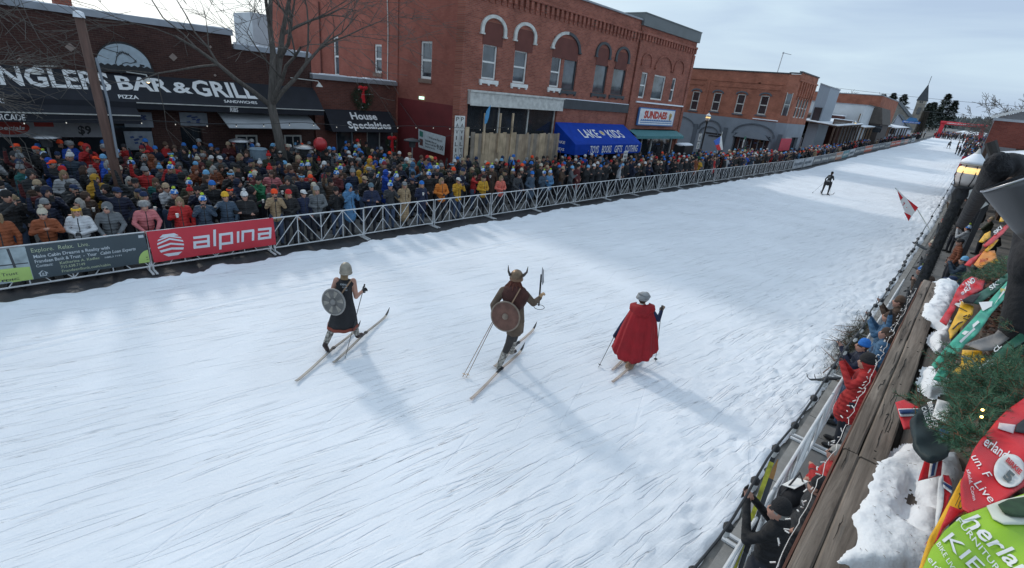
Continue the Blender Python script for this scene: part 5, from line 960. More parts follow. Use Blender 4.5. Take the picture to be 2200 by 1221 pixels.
# red banner
ya0_, ya1_ = 2.60, 5.62; fr = rip(plane_fn((XN+.01, ya0_, .25), (XN+.01, ya1_, .25), (XN+.01, ya0_-.04, 1.06), (XN+.01, ya1_-.02, 1.06)), .010, 1)
t = thing('red_banner', 'bright red banner with white mountain emblem and lower case lettering on the barrier', 'banner'); mb = MB(); slab(mb, fr, 40, 6, .01); mb.build('cloth', mat('banner_crimson', (0.56, 0.035, 0.055), .55, .06, 2), t)
mb = MB()
def stroke(pts, u0, w, sw=.021, sv=.085):
    L2 = [(u0+w*a+.012*b, .30+.33*b) for a, b in pts]
    for (a, b) in zip(L2[:-1], L2[1:]):
        if abs(a[0]-b[0]) > abs(a[1]-b[1])*.25: x0, x1 = min(a[0], b[0])-sw/2, max(a[0], b[0])+sw/2; surf(mb, fr, 12, 2, .005, 0, x0, x1, a[1]-sv/2, a[1]+sv/2)
        else:
            lo, hi = (a, b) if a[1] < b[1] else (b, a); surf(mb, lambda u, v, d=0: fr(lo[0]-sw/2+sw*u+(hi[0]-lo[0])*v, lo[1]+(hi[1]-lo[1])*v, d), 3, 6, .007)
A_L = [(0, 1), (1, 1), (1, 0), (0, 0), (0, .5), (1, .5)]
stroke(A_L, .315, .105); stroke([(0, 1.6), (0, -.12)], .47, .1); stroke([(0, -.55), (0, 1), (1, 1), (1, 0), (.12, 0)], .515, .095); stroke([(0, 1.1), (0, -.1)], .665, .1); stroke([(0, -.1), (0, 1), (1, 1), (1, -.1)], .705, .09); stroke(A_L, .85, .10)
mb.build('lettering', mat('banner_print_white', (0.68, 0.71, 0.76), .5, .03), t)
mb = MB(); cx, cy, ru, rv = .145, .5, .095, .40
def band(v0, v1, lean):
    def xr(v): return ru*math.sqrt(max(0, 1-((v-cy)/rv)**2))
    for sgn in (-1, 1):
        n = 6; pts = [(cx+sgn*(xr(v0)*k/n), v0+lean*(1-k/n)) for k in range(n+1)]+[(cx+sgn*(xr(v1)*k/n), v1+lean*(1-k/n)) for k in range(n, -1, -1)]
        mb.add([fr(a, b, .004) for a, b in pts], [tuple(range(len(pts)))])
for (v0, v1, l_) in ((.13, .23, 0), (.29, .36, .05), (.42, .48, .09), (.54, .60, .13), (.66, .71, .10), (.77, .86, 0)): band(v0, v1, l_)
mb.build('mountain_emblem', mat('banner_print_white', (0.68, 0.71, 0.76), .5), t)

# ---- signs, flags and heaters among the crowd
def sign_post(px, pytop, X, h, w, hh, label, face, text=None, tm=M_BLACK, zb=.13):
    p = atx(px, pytop, X); t = thing('street_sign', label, 'sign', (X, p[1], zb)); z = p[2]-zb; mb = MB(); mb.box((-.025, -.025, 0), (.025, .025, z)); mb.build('post', M_STEEL, t)
    mb = MB(); mb.box((.028, -w/2, z-hh), (.045, w/2, z)); o = mb.build('plate', face, t)
    if text:
        f = plane_fn((.046, -w/2, z-hh), (.046, w/2, z-hh), (.046, -w/2, z)); mb = MB()
        for k, s in enumerate(text): n = len(text); text_on(mb, f, s, .12, 1-(k+.85)/n, .76, .62/n, .004, bold=.01)
        mb.build('lettering', tm, o)
    return t
sign_post(1344, 325, -16.2, 2.4, .45, .62, 'small white parking sign on a grey post below the blue awning', M_WHITE, ['NO', 'PARKING', '6 AM'])
sign_post(1601, 293, -17.6, 2.8, .5, .3, 'green street sign above a white plate near the orange brick corner building', mat('sign_green', (.03, .16, .1), .5), None)
p = atx(1597, 300, -17.6); t = thing('street_sign', 'narrow white route plate on the post below the green street sign', 'sign', (-17.57, p[1], 0)); mb = MB(); mb.box((.05, -.14, p[2]-.75), (.07, .14, p[2])); o = mb.build('plate', M_WHITE, t); mb = MB(); text_on(mb, plane_fn((.071, -.14, p[2]-.75), (.071, .14, p[2]-.75), (.071, -.14, p[2])), '27', .2, .3, .6, .4, .004, bold=.02); mb.build('lettering', M_BLACK, o)
p = atx(1495, 290, -20.2); t = thing('street_sign', 'white route sign cluster on a post left of the lamp by the corner building', 'sign', (-19.9, p[1]+.3, 0)); mb = MB()
for dz in (0, -.75, -2.0): mb.box((.0, -.3, p[2]+dz-.5), (.03, .3, p[2]+dz+.15))
o = mb.build('plates', M_WHITE, t); mb = MB(); mb.box((-.03, -.03, 0), (-.002, .03, p[2]+.3)); mb.build('post', M_STEEL, t); mb = MB()
for dz, s in ((0, '63'), (-.75, '27'), (-2.0, '77')): text_on(mb, plane_fn((.031, -.3, p[2]+dz-.5), (.031, .3, p[2]+dz-.5), (.031, -.3, p[2]+dz+.15)), s, .25, .2, .5, .55, .004, bold=.02)
mb.build('lettering', M_BLACK, o)
p = atx(1692, 300, -15.8); q_ = atx(1694, 322, -15.8); t = thing('red_sign', 'red rectangular sign standing above the crowd before the dark canopy', 'sign', (p[0], p[1], zg(p[1]))); mb = MB(); mb.box((0, -2.3, p[2]-1.15), (.04, 1.5, p[2]+.1)); mb.build('plate', mat('sign_crimson', (.5, .02, .05), .6), t); mb = MB(); mb.box((-.05, -.05, 0), (-.003, .05, p[2]-.2)); mb.build('post', M_BLACK, t)
p = atx(1472, 310, -17.5); t = thing('utility_cabinet', 'black utility box with snow heaped on top before the corner building', 'cabinet', (-17.5, p[1], .13)); zt_ = p[2]-.2; mb = MB(); mb.box((-.5, -.8, 0), (.4, .8, zt_)); mb.build('body', M_BLACK, t); mb = MB()
for i in range(8): mb.ell((-.05, -.68+i*.19, zt_+.01), (.44, .17, .13+.03*math.sin(i*2)), 10)
mb.build('snow_cap', M_SNOWT, t, smooth=True)
# czech-style tricolour flag held up over the crowd
X_ = -15.6; pa, pb, pc, pd = atx(1550, 292, X_), atx(1553, 322, X_), atx(1541, 323, X_), atx(1533, 303, X_)
t = thing('flag', 'white red and blue triangle flag waving above the crowd by the lamp post', 'flag'); f = plane_fn(pc, pb, pd, pa); g = lambda u, v, d=0: f(u, v, d+.06*math.sin(5*u+3*v))
mb = MB(); top = pa; mb.add([Vector(pa), Vector(pb), (Vector(pb)+Vector(pc))/2+Vector((0, .1, 0)), Vector(pd)], [(0, 1, 2, 3)], 0)
V3 = [Vector(pa), Vector(pb), Vector(pc), Vector(pd)]; mb = MB(); mid = (V3[1]+V3[0])/2
mb.prism([V3[0], V3[1], (V3[1]*.55+V3[2]*.45), V3[3]*.5+V3[0]*.5], (.015, 0, 0)); mb.build('white_field', M_WHITE, t)
mb = MB(); mb.prism([V3[3], V3[2]*.45+V3[3]*.55, (V3[1]*.6+V3[2]*.4)*.5+(V3[0]+V3[3])*.25, V3[0]*.85+V3[3]*.15], (.03, 0, 0)); mb.build('blue_field', mat('flag_blue', (.03, .12, .5), .6), t)
mb = MB(); A3 = V3[2]*.42+V3[3]*.58; mb.prism([A3, V3[2], V3[2]*.35+V3[1]*.65, (V3[1]*.6+V3[2]*.4)*.5+(V3[0]+V3[3])*.25], (.025, 0, 0)); mb.build('red_field', M_REDS, t)
mb = MB(); mb.tube([Vector(pa)+Vector((0, .03, .3)), Vector(pb)+Vector((-.1, -.8, -1.7))], .025, 6); mb.build('pole', M_WGREY, t)
# patio heaters
for i, (px, py, X) in enumerate(((97, 293, -23.4), (515, 302, -22.8), (653, 316, -20.3), (886, 301, -20.6))):
    p = atx(px, py, X); z = p[2]; t = thing('patio_heater', ('wide silver patio heater dome before the menu banner', 'silver patio heater dome below the grey awning', 'bright silver patio heater dome beside the red balloon', 'dark patio heater on a thin pole before the maroon wall')[i], 'patio heater', (p[0], p[1], .13), 'patio heaters above the crowd'); z -= .13
    mb = MB(); mb.lathe((0, 0, 0), [(.43, z-.05), (.40, z), (.2, z+.06), (.05, z+.09)], 18); mb.build('dome', M_STEEL if i < 3 else M_CHAR, t, smooth=True)
    mb = MB(); mb.lathe((0, 0, 0), [(.14, z-.35), (.17, z-.1), (.15, z-.05)], 12); mb.build('burner', M_CHAR, t); mb = MB(); mb.tube([(0, 0, 0), (0, 0, z-.3)], .035, 8); mb.lathe((0, 0, 0), [(.22, 0), (.22, .5), (.05, .55)], 12); mb.build('stand', M_STEEL, t)
p = atx(688, 310, -20.0); t = thing('balloon', 'round red balloon above the crowd beside the bright patio heater', 'balloon', p); mb = MB(); mb.ell((0, 0, 0), (.27, .27, .28), 18); mb.tube([(0, 0, -.27), (0, 0, -.31)], [.01, .035], 8); mb.build('envelope', mat('balloon_red', (.45, .03, .035), .35), t, smooth=True); mb = MB(); mb.tube([(0, 0, -.3), (.02, -.03, -1.5)], .01, 5); mb.build('string', M_CHAR, t)
t = thing('serving_table', 'orange topped serving table in front of the maroon wall', 'table'); pl_, pr_ = aty(872, 365, YP0-1.6), aty(945, 370, YP0-1.6); zt_ = 1.05; mb = MB(); x0, x1 = pl_[0], pr_[0]; mb.box((x0, YP0-2.2, zt_), (x1, YP0-1.5, zt_+.06)); mb.build('top', mat('orange_top', (.5, .27, .02), .6), t); mb = MB(); mb.box((x0+.1, YP0-2.1, .13), (x1-.1, YP0-1.6, zt_-.003)); mb.build('skirt', M_CHAR, t)
for i in range(7): mb = MB(); x = x0+.25+i*(x1-x0-.5)/6; mb.lathe((x, YP0-1.85, zt_+.061), [(.035, 0), (.038, .14), (.012, .19), (.012, .24)], 8); mb.build('bottle', mat('bottle_pale', (.3, .33, .33), .3), None, label=f'{ordn[i]} pale bottle from the left on the orange serving table', cat='bottle', group='bottles on the serving table')
mb = MB(); p = aty(925, 345, YP0-1.9); t = thing('gold_trophy', 'gold horn shaped ornament above the serving table', 'ornament', p); mb.ell((0, 0, .1), (.28, .12, .13), 10); mb.tube([(.2, 0, .1), (.45, 0, -.05), (.6, 0, -.15)], [.07, .04, .01], 8); mb.build('horn', mat('gold_leaf', (.55, .38, .12), .5), t, smooth=True); mb = MB(); mb.tube([(0, 0, 0), (0, 0, -(p[2]-zt_-.06))], .03, 6); mb.build('stem', M_CHAR, t)
wreath('wreath', aty(840, 308, YP0-.9), .26, .16, 'small pale wreath with red bow on a stand left of the maroon wall')
p = atx(556, 333, -21.5); mb = MB(); mb.lathe((p[0], p[1], .13), [(.28, 0), (.32, p[2]+.05), (.34, p[2]+.1), (.3, p[2]+.14)], 16); mb.build('rubbish_bin', mat('bin_blue', (.2, .27, .33), .6), None, label='pale blue grey barrel bin behind the crowd below the grey awning', cat='bin')
# leaning brown wooden pole
XQ = -17.6; a = atx(243, 345, XQ); b = atx(170, 38, XQ); yb_ = a[1]; t = thing('utility_pole', 'reddish brown wooden pole rising out of the crowd before the bar', 'pole', (XQ, yb_, .1)); mb = MB(); dy = (b[1]-a[1])/(b[2]-a[2]); mb.tube([(0, -a[2]*dy, 0), (0, 0, a[2]), (0, b[1]-a[1], b[2]-.1)], [.12, .115, .10], 12); mb.build('shaft', mat('pole_brown', (.13, .075, .06), .85, .3, 3, .5, 20, stretch=(4, 4, .5)), t, smooth=True)
mb = MB(); mb.tube([(.13, .1, a[2]), (.15, .12, a[2]+1.5), (.13, .05, b[2]-1)], .03, 6); mb.build('conduit', M_GREYP, t); mb = MB(); mb.lathe((.02, b[1]-a[1], b[2]-.1), [(.125, 0), (.11, .12), (.03, .16)], 10); mb.build('snow_cap', M_SNOWT, t)
# string lights: across the plaza, and along the right pavement
def lights(name, pts, r, nb, label, br=.035, m=None, hang=.06):
    t = thing(name, label, 'string lights'); mb = MB(); mb.tube(pts, r, 6); mb.build('cable', M_BLACK, t); P_ = [Vector(p) for p in pts]; q = random.Random(5)
    for k in range(nb):
        s = (k+.5)/nb*(len(P_)-1); i = int(s); c = P_[i].lerp(P_[min(i+1, len(P_)-1)], s-i); mb = MB(); mb.lathe(c+Vector((0, 0, -hang)), [(br*.5, hang), (br*.95, hang*.6), (br*.9, 0), (br*.4, -br*.3)], 10); sk = mb.build('socket', M_BLACK, t); mb = MB(); mb.ell(c+Vector((0, 0, -hang-br)), (br*.75, br*.75, br*1.25), 8); mb.build('bulb', m or mat('clear_bulb', (.6, .6, .58), .2), sk, smooth=True)
zz = [atx(0, 283, -21)[2], atx(1190, 318, -18.6)[2]]
lights('string_lights', [(-21+(2.2)*i/14, -2+i*1.6, 3.0+.02*i-.12*math.sin(math.pi*((i*1.0) % 3.5)/3.5)) for i in range(15)], .012, 24, 'string of small bulbs hanging over the crowd in front of the bar', .02, mat('lit_bulb', (.9, .85, .7), .4, emit=((1, .95, .85), .5)))
ptsr = []
for i in range(90):
    y_ = .9+i*.22 if i < 60 else 14.1+(i-60)*1.3
    ptsr.append((-.40+.012*math.sin(y_*3.1)-(.0 if y_ < 10 else (y_-10)*.012), y_, 3.0+.03*math.sin(y_*4.3)+(max(0, y_-10)*.012)-.02*abs(math.sin(y_*1.4))))
ptsr = ptsr[:-1]
lights('string_lights', ptsr, .008, 40, 'black cable with dark bulb sockets sagging along the right snowbank edge', .030, None, .045)
# ================================================================ people
M_JACK = mat('jacket_cloth', (.1, .1, .1), .8, .28, 7, .5, 26, obj_col=True)
def quilt(m):
    t = m.node_tree; c = _n(t, 'ShaderNodeTexCoord'); mp_ = _n(t, 'ShaderNodeMapping'); mp_.inputs['Scale'].default_value = (1, 1, 1); w = _n(t, 'ShaderNodeTexWave', bands_direction='Z'); w.inputs['Scale'].default_value = 4.2; w.inputs['Distortion'].default_value = 3.0; w.inputs['Detail'].default_value = 3; t.links.new(c.outputs['Object'], w.inputs['Vector'])
    b = _n(t, 'ShaderNodeBump'); b.inputs['Strength'].default_value = .42; b.inputs['Distance'].default_value = .03; t.links.new(w.outputs['Fac'], b.inputs['Height']); p = t.nodes['Principled BSDF']; old = p.inputs['Normal'].links[0].from_node; t.links.new(b.outputs[0], old.inputs['Normal'])
quilt(M_JACK)
M_HAT = mat('knit_wool', (.1, .1, .1), .9, .18, 18, .6, 60, obj_col=True)
M_SKIN = mat('skin', (0.42, 0.22, 0.16), .55, .15, 10)
M_TRO = mat('dark_trousers', (0.02, 0.022, 0.03), .85, .4, 5)
M_JEAN = mat('jeans', (0.05, 0.075, 0.13), .85, .3, 6)
M_DARK = mat('dark_leather', (0.012, 0.012, 0.013), .5, .3, 6)
M_HAIR1 = mat('brown_hair', (0.06, 0.032, 0.02), .7, .4, 20, .6, 60, stretch=(4, 4, .6)); M_HAIR2 = mat('fair_hair', (0.26, 0.18, 0.10), .7, .3, 20, .6, 60, stretch=(4, 4, .6)); M_HAIR3 = mat('grey_hair', (0.28, 0.27, 0.25), .7, .3, 20)
M_GLOVE = mat('glove_black', (0.015, 0.015, 0.017), .7, .3, 10)
def ell_hat_mat(name, c1, c2, scale):
    if name in _mats: return _mats[name]
    m = bpy.data.materials.new(name); m.use_nodes = True; t = m.node_tree; b = t.nodes['Principled BSDF']; l = t.links.new; b.inputs['Roughness'].default_value = .9
    c = _n(t, 'ShaderNodeTexCoord'); v = _n(t, 'ShaderNodeTexVoronoi'); v.inputs['Scale'].default_value = scale; l(c.outputs['Object'], v.inputs['Vector']); g = _n(t, 'ShaderNodeMath', operation='GREATER_THAN'); g.inputs[1].default_value = .58; l(v.outputs['Distance'], g.inputs[0])
    x = _n(t, 'ShaderNodeMix', data_type='RGBA'); x.inputs[6].default_value = (*c1, 1); x.inputs[7].default_value = (*c2, 1); l(g.outputs[0], x.inputs[0]); l(x.outputs[2], b.inputs['Base Color']); _mats[name] = m; return m
M_EVENT = ell_hat_mat('event_hat_knit', (0.03, 0.16, 0.50), (0.55, 0.62, 0.68), 16)
M_POM = mat('lime_pompom', (0.50, 0.62, 0.06), .9, .3, 30)

def prim_mesh(prims):
    mb = MB()
    for p in prims:
        if p[0] == 'c':
            _, a, b, r0, r1 = p[:5]; a = Vector(a); b = Vector(b); d = b-a; L_ = d.length or 1e-4; M = d.to_track_quat('Z', 'Y').to_matrix()
            prof = [(r0*math.sin(t), -r0*math.cos(t)) for t in (0.02, .5, 1.0, math.pi/2)]+[(r1*math.cos(t), L_+r1*math.sin(t)) for t in (0, .57, 1.07, 1.55)]
            b_ = MB().lathe((0, 0, 0), prof, 12); mb.add([a+M@Vector(v) for v in b_.v], b_.f)
        else:
            _, c, r = p[:3]; rot = Matrix.Rotation(p[4], 3, p[5]) if len(p) > 5 else Matrix.Identity(3); b_ = MB().ell((0, 0, 0), r, 16); c = Vector(c); mb.add([c+rot@Vector(v) for v in b_.v], b_.f)
    return mb
def grow(prims, voxel, mats, name, smooth_it=3, rule=None):
    """union of limbs as one continuous skin; each face takes the material of the nearest limb"""
    me = prim_mesh(prims).mesh('tmp', M_JACK); o = bpy.data.objects.new('tmp', me); COL.objects.link(o)
    m = o.modifiers.new('r', 'REMESH'); m.mode = 'VOXEL'; m.voxel_size = voxel; m.use_smooth_shade = True
    if smooth_it: s = o.modifiers.new('s', 'SMOOTH'); s.factor = .5; s.iterations = smooth_it
    dg = bpy.context.evaluated_depsgraph_get(); out = bpy.data.meshes.new_from_object(o.evaluated_get(dg)); bpy.data.objects.remove(o); bpy.data.meshes.remove(me); out.name = name
    n = len(out.polygons); C = np.empty(n*3); out.polygons.foreach_get('center', C); C = C.reshape(-1, 3); best = np.full(n, 1e9); idx = np.zeros(n, int)
    for p in prims:
        mi = p[5] if p[0] == 'c' else p[3]
        if p[0] == 'c':
            a, b = np.array(p[1]), np.array(p[2]); ab = b-a; t = np.clip(((C-a)@ab)/max(1e-9, ab@ab), 0, 1); d = np.linalg.norm(C-a-t[:, None]*ab, axis=1)-(p[3]+(p[4]-p[3])*t)
        else:
            r = np.array(p[2]); q = C-np.array(p[1])
            if len(p) > 5: q = q@np.array(Matrix.Rotation(p[4], 3, p[5]))
            d = (np.linalg.norm(q/r, axis=1)-1)*r.min()
        k = d < best; best[k] = d[k]; idx[k] = mi
    if rule: idx = rule(C, idx)
    out.materials.clear()
    for mm in mats: out.materials.append(mm)
    out.polygons.foreach_set('material_index', idx.astype(np.int32)); out.polygons.foreach_set('use_smooth', np.ones(n, bool)); out.update(); return out

# slots: 0 jacket 1 trousers 2 skin 3 dark 4 hair 5 gloves
def body_prims(pose='down', coat='jacket', bulk=1.0, hood=False, lean=0.0, hands='bare', headyaw=0.0, headtilt=0.0, stance=.11):
    P = []; k = bulk; up = lambda z: (0, math.sin(lean)*max(0, z-.95), .95+math.cos(lean)*(z-.95) if z > .95 else z)
    def B(x, y, z): o = up(z); return (x, o[1]+y*math.cos(lean*.5), o[2])
    lm = 1
    for s in (-1, 1):
        P.append(('c', (s*stance*.9, 0, .93), (s*stance, .02, .50), .105, .072, lm)); P.append(('c', (s*stance, .02, .50), (s*stance*1.05, -.01, .10), .07, .05, lm))
        P.append(('c', (s*stance*1.05, -.04, .055), (s*stance*1.25, .15, .045), .052, .042, 3))
    P.append(('e', B(0, 0, .95), (.165*k, .125*k, .15), 0)); P.append(('e', B(0, 0, 1.12), (.165*k, .13*k, .20), 0)); P.append(('e', B(0, 0, 1.32), (.185*k, .125*k, .17), 0))
    P.append(('c', B(-.15*k, 0, 1.42), B(.15*k, 0, 1.42), .075*k, .075*k, 0))
    hem = {'jacket': .80, 'parka': .68, 'long': .42}[coat]
    if coat != 'jacket': P.append(('c', B(0, 0, .95), (0, .01, hem), .185*k, .20 if coat == 'long' else .195*k, 0)); 
    else: P.append(('e', (0, 0, .88), (.19*k, .145*k, .10), 0))
    P.append(('c', B(0, .005, 1.44), B(0, .02, 1.53), .062, .055, 0 if hood else 2)); P.append(('c', B(0, .0, 1.45), B(0, .0, 1.49), .082, .075, 0))
    hc = Vector(B(0, .035, 1.62)); cy, sy = math.cos(headyaw), math.sin(headyaw)
    def H(x, y, z): return (hc.x+x*cy-y*sy, hc.y+x*sy+y*cy, hc.z+z+y*math.sin(headtilt))
    P.append(('e', H(0, -.012, .02), (.078, .092, .105), 4)); P.append(('e', H(0, .018, -.035), (.066, .075, .085), 2)); P.append(('c', H(0, .088, .01), H(0, .112, -.022), .012, .016, 2)); P.append(('e', H(0, .062, -.092), (.032, .03, .026), 2))
    for s in (-1, 1): P.append(('e', H(s*.079, -.005, -.01), (.014, .02, .03), 2))
    P.append(('c', H(-.024, .089, -.062), H(.024, .089, -.062), .009, .009, 2))
    if hood: P.append(('e', H(0, -.035, .02), (.115, .11, .135), 0)); P.append(('e', B(0, -.08, 1.46), (.12, .07, .09), 0))
    hm = 2 if hands == 'bare' else 5
    arms = {'down': (((-.25, -.02, 1.16), (-.24, .07, .92)), ((.25, -.02, 1.16), (.24, .07, .92))),
            'pockets': (((-.29, -.07, 1.17), (-.17, .12, 1.02)), ((.29, -.07, 1.17), (.17, .12, 1.02))),
            'clasp': (((-.27, .02, 1.17), (-.05, .24, 1.13)), ((.27, .02, 1.17), (.05, .25, 1.14))),
            'phone': (((-.25, .13, 1.24), (-.05, .33, 1.50)), ((.25, .13, 1.24), (.05, .33, 1.50))),
            'clap': (((-.27, .08, 1.20), (-.045, .28, 1.32)), ((.27, .08, 1.20), (.045, .28, 1.32))),
            'wave': (((-.27, -.02, 1.17), (-.17, .14, 1.02)), ((.34, .06, 1.55), (.36, .12, 1.84))),
            'point': (((-.27, -.02, 1.17), (-.20, .12, 1.0)), ((.27, .22, 1.36), (.27, .50, 1.44))),
            'cup': (((-.26, -.02, 1.16), (-.25, .06, .93)), ((.27, .03, 1.18), (.14, .26, 1.30))),
            'crossed': (((-.27, .08, 1.20), (.10, .22, 1.20)), ((.27, .08, 1.18), (-.10, .20, 1.15))),
            'lean': (((-.27, .16, 1.18), (-.16, .36, 1.03)), ((.27, .16, 1.18), (.14, .38, 1.03)))}[pose]
    for s, (e, h) in zip((-1, 1), arms):
        e = B(*e) if pose != 'lean' else e; h = B(*h) if pose != 'lean' else h; sh = B(s*.175*k, 0, 1.40); P.append(('c', sh, e, .062*k, .052*k, 0)); P.append(('c', e, h, .056*k, .042*k, 0))
        e_, h_ = Vector(e), Vector(h); d = (h_-e_).normalized(); side = d.cross(Vector((0, 0, 1))); side = side.normalized() if side.length > .1 else Vector((1, 0, 0)); pal = h_+d*.055
        P.append(('c', h_, pal, .028, .034, hm)); n = d.cross(side).normalized()
        for i, L_ in enumerate((.065, .075, .07, .055)): o = pal+side*(-.027+.018*i)+d*.02; m_ = o+d*L_*.5; t_ = m_+(d*.6-n*.6*(1 if n.z > 0 else -1))*L_*.5; P.append(('c', o, m_, .0095, .009, hm)); P.append(('c', m_, t_, .009, .0075, hm))
        P.append(('c', h_+side*-.03*s+d*.01, h_+side*-.058*s+d*.055, .012, .009, hm))
    info = {'head': H(0, 0, 0), 'yaw': headyaw, 'hands': [tuple(Vector(B(*a[1]) if pose != 'lean' else a[1])) for a in arms], 'hc': hc, 'H': H}
    return P, info
def face_rule(info, glasses=False):
    hc = np.array(info['hc']); y = info['yaw']; Rm = np.array([[math.cos(y), math.sin(y), 0], [-math.sin(y), math.cos(y), 0], [0, 0, 1]])
    def r(C, idx):
        q = (C-hc)@Rm.T; f = (q[:, 1] > .055)
        for s in (-1, 1):
            e = f & (((q[:, 0]-s*.031)/(.026 if glasses else .015))**2+((q[:, 2]-.004)/(.018 if glasses else .010))**2 < 1); idx[e] = 3
        b = f & (np.abs(np.abs(q[:, 0])-.03) < .018) & (np.abs(q[:, 2]-.03) < .006); idx[b] = 4
        zc_ = (C[:, 1] > .05) & (np.abs(C[:, 0]) < .012) & (C[:, 2] > .8) & (C[:, 2] < 1.46) & (idx == 0); idx[zc_] = 3
        m_ = f & (np.abs(q[:, 0]) < .02) & (np.abs(q[:, 2]+.062) < .007); idx[m_] = 6
        return idx
    return r
M_LIP = mat('lip', (0.25, 0.07, 0.06), .5)
KINDS = []
for pose, coat, bulk, hood, hands, gl, hair in (('down', 'jacket', 1.0, 0, 'bare', 0, M_HAIR1), ('pockets', 'parka', 1.08, 0, 'bare', 1, M_HAIR1), ('clasp', 'jacket', 1.05, 0, 'glove', 0, M_HAIR2), ('phone', 'jacket', 1.0, 0, 'bare', 0, M_HAIR1), ('phone', 'parka', 1.06, 1, 'glove', 0, M_HAIR1), ('clap', 'jacket', 1.04, 0, 'bare', 1, M_HAIR3), ('wave', 'jacket', 1.0, 0, 'glove', 0, M_HAIR1), ('cup', 'parka', 1.05, 0, 'bare', 0, M_HAIR2), ('crossed', 'jacket', 1.1, 0, 'bare', 1, M_HAIR3), ('pockets', 'long', 1.02, 0, 'bare', 0, M_HAIR2), ('lean', 'jacket', 1.05, 0, 'bare', 0, M_HAIR1), ('point', 'jacket', 1.0, 0, 'glove', 0, M_HAIR1), ('lean', 'parka', 1.06, 1, 'bare', 1, M_HAIR3), ('phone', 'jacket', .95, 0, 'bare', 1, M_HAIR3), ('cup', 'jacket', 1.1, 1, 'glove', 0, M_HAIR1), ('clap', 'parka', .96, 0, 'glove', 0, M_HAIR1)):
    yaw = (0.0, -.45, .3, 0.0, .12, -.3, .5, -.2, .35, -.5, .25, .4, -.35, .45, -.1, .2)[len(KINDS)]
    P, info = body_prims(pose, coat, bulk, hood, .22 if pose == 'lean' else 0.0, hands, yaw)
    me = grow(P, .021, [M_JACK, M_JEAN if len(KINDS) % 4 == 3 else M_TRO, M_SKIN, M_DARK, hair, M_GLOVE, M_LIP], 'person_body', 2, face_rule(info, gl))
    KINDS.append(dict(yaw=yaw, me=me, pose=pose, coat=coat, hood=hood, info=info, hair=hair))
# --- headwear meshes, origin at head centre
def hat_mesh(kind):
    mb = MB(); 
    if kind in ('beanie', 'pom', 'event'):
        mb.lathe((0, -.012, 0), [(.092, .02), (.096, .03), (.097, .062), (.090, .068), (.088, .085), (.075, .118), (.05, .142), (.02, .153), (.002, .155)], 16)
    elif kind == 'cap': mb.lathe((0, -.012, 0), [(.088, .035), (.09, .06), (.08, .10), (.05, .122), (.002, .128)], 16); mb.add([(-.07, .06, .045), (.07, .06, .045), (.055, .155, .03), (0, .175, .028), (-.055, .155, .03), (-.07, .06, .052), (.07, .06, .052), (.055, .155, .037), (0, .175, .035), (-.055, .155, .037)], [(0, 4, 3, 2, 1), (5, 6, 7, 8, 9), (1, 2, 7, 6), (2, 3, 8, 7), (3, 4, 9, 8), (4, 0, 5, 9)])
    elif kind == 'band': mb.lathe((0, -.012, 0), [(.086, .01), (.095, .02), (.095, .055), (.084, .065)], 16)
    elif kind == 'fur':
        q = random.Random(2); mb.lathe((0, -.012, 0), [(.10, .0), (.125, .02), (.125, .07), (.11, .10), (.08, .13), (.002, .14)], 14)
        for k in range(260): a = q.random()*6.28; z = q.uniform(0, .13); r = .115*math.cos(max(0, z-.07)*12)+.005; c = Vector((r*math.cos(a), r*math.sin(a)-.012, z)); d = Vector((math.cos(a), math.sin(a), q.gauss(0, .5)))*.03; e = Vector((-math.sin(a), math.cos(a), 0))*.006; mb.add([c-e, c+e, c+d], [(0, 1, 2)])
    elif kind == 'hair_long':
        q = random.Random(3); mb.lathe((0, -.03, 0), [(.07, -.21), (.098, -.15), (.10, -.05), (.094, .03)], 12); mb.v = [(v[0], v[1] if v[1] < .03 else v[1]*.2, v[2]) for v in mb.v]
    return mb
HATME = {k: hat_mesh(k) for k in ('beanie', 'pom', 'event', 'cap', 'band', 'fur')}
HATME = {k: v.mesh(k, M_EVENT if k == 'event' else M_HAT, True) for k, v in HATME.items()}
POMME = {}
q_ = random.Random(1); mb = MB(); mb.ell((0, 0, 0), .038, 10); 
for k in range(90): d = Vector((q_.gauss(0, 1), q_.gauss(0, 1), q_.gauss(0, 1))).normalized(); e = d.cross(Vector((.3, .5, 1))).normalized()*.007; c = d*.032; mb.add([c-e, c+e, c+d*.022], [(0, 1, 2)])
POMME['lime'] = mb.mesh('pompom', M_POM, True); POMME['plain'] = mb.mesh('pompom', M_HAT, True)
HAIRL = {id(m): hat_mesh('hair_long').mesh('hair', m, True) for m in (M_HAIR1, M_HAIR2, M_HAIR3)}
PHONE = MB().box((-.037, -.005, -.075), (.037, .005, .075)).mesh('phone', M_DARK); CUPM = MB().lathe((0, 0, 0), [(.028, -.05), (.038, .05)], 10).mesh('cup', mat('paper_cup', (.6, .6, .58), .6))

JC = {'black': (.012, .012, .014), 'navy': (.012, .02, .055), 'charcoal': (.04, .042, .047), 'grey': (.13, .14, .15), 'slate blue': (.05, .08, .12), 'royal blue': (.01, .07, .42), 'brown': (.09, .05, .03), 'maroon': (.13, .018, .02), 'red': (.45, .02, .02), 'olive': (.06, .065, .035), 'tan': (.34, .24, .14), 'white': (.55, .56, .58), 'teal': (.02, .18, .17), 'orange': (.55, .16, .02), 'rust': (.26, .07, .025), 'mustard': (.5, .27, .02), 'pink': (.52, .16, .17), 'coral': (.62, .14, .10), 'light blue': (.08, .2, .36), 'green': (.02, .22, .09)}
JW = ['black']*48+['navy']*26+['charcoal']*22+['grey']*7+['brown']*7+['slate blue']*4+['royal blue']*4+['maroon']*6+['red']*4+['olive']*5+['tan']*4+['white']*3+['teal']*1+['rust']*3+['orange']*1+['mustard']*1+['pink']*1+['light blue']*2+['green']*1
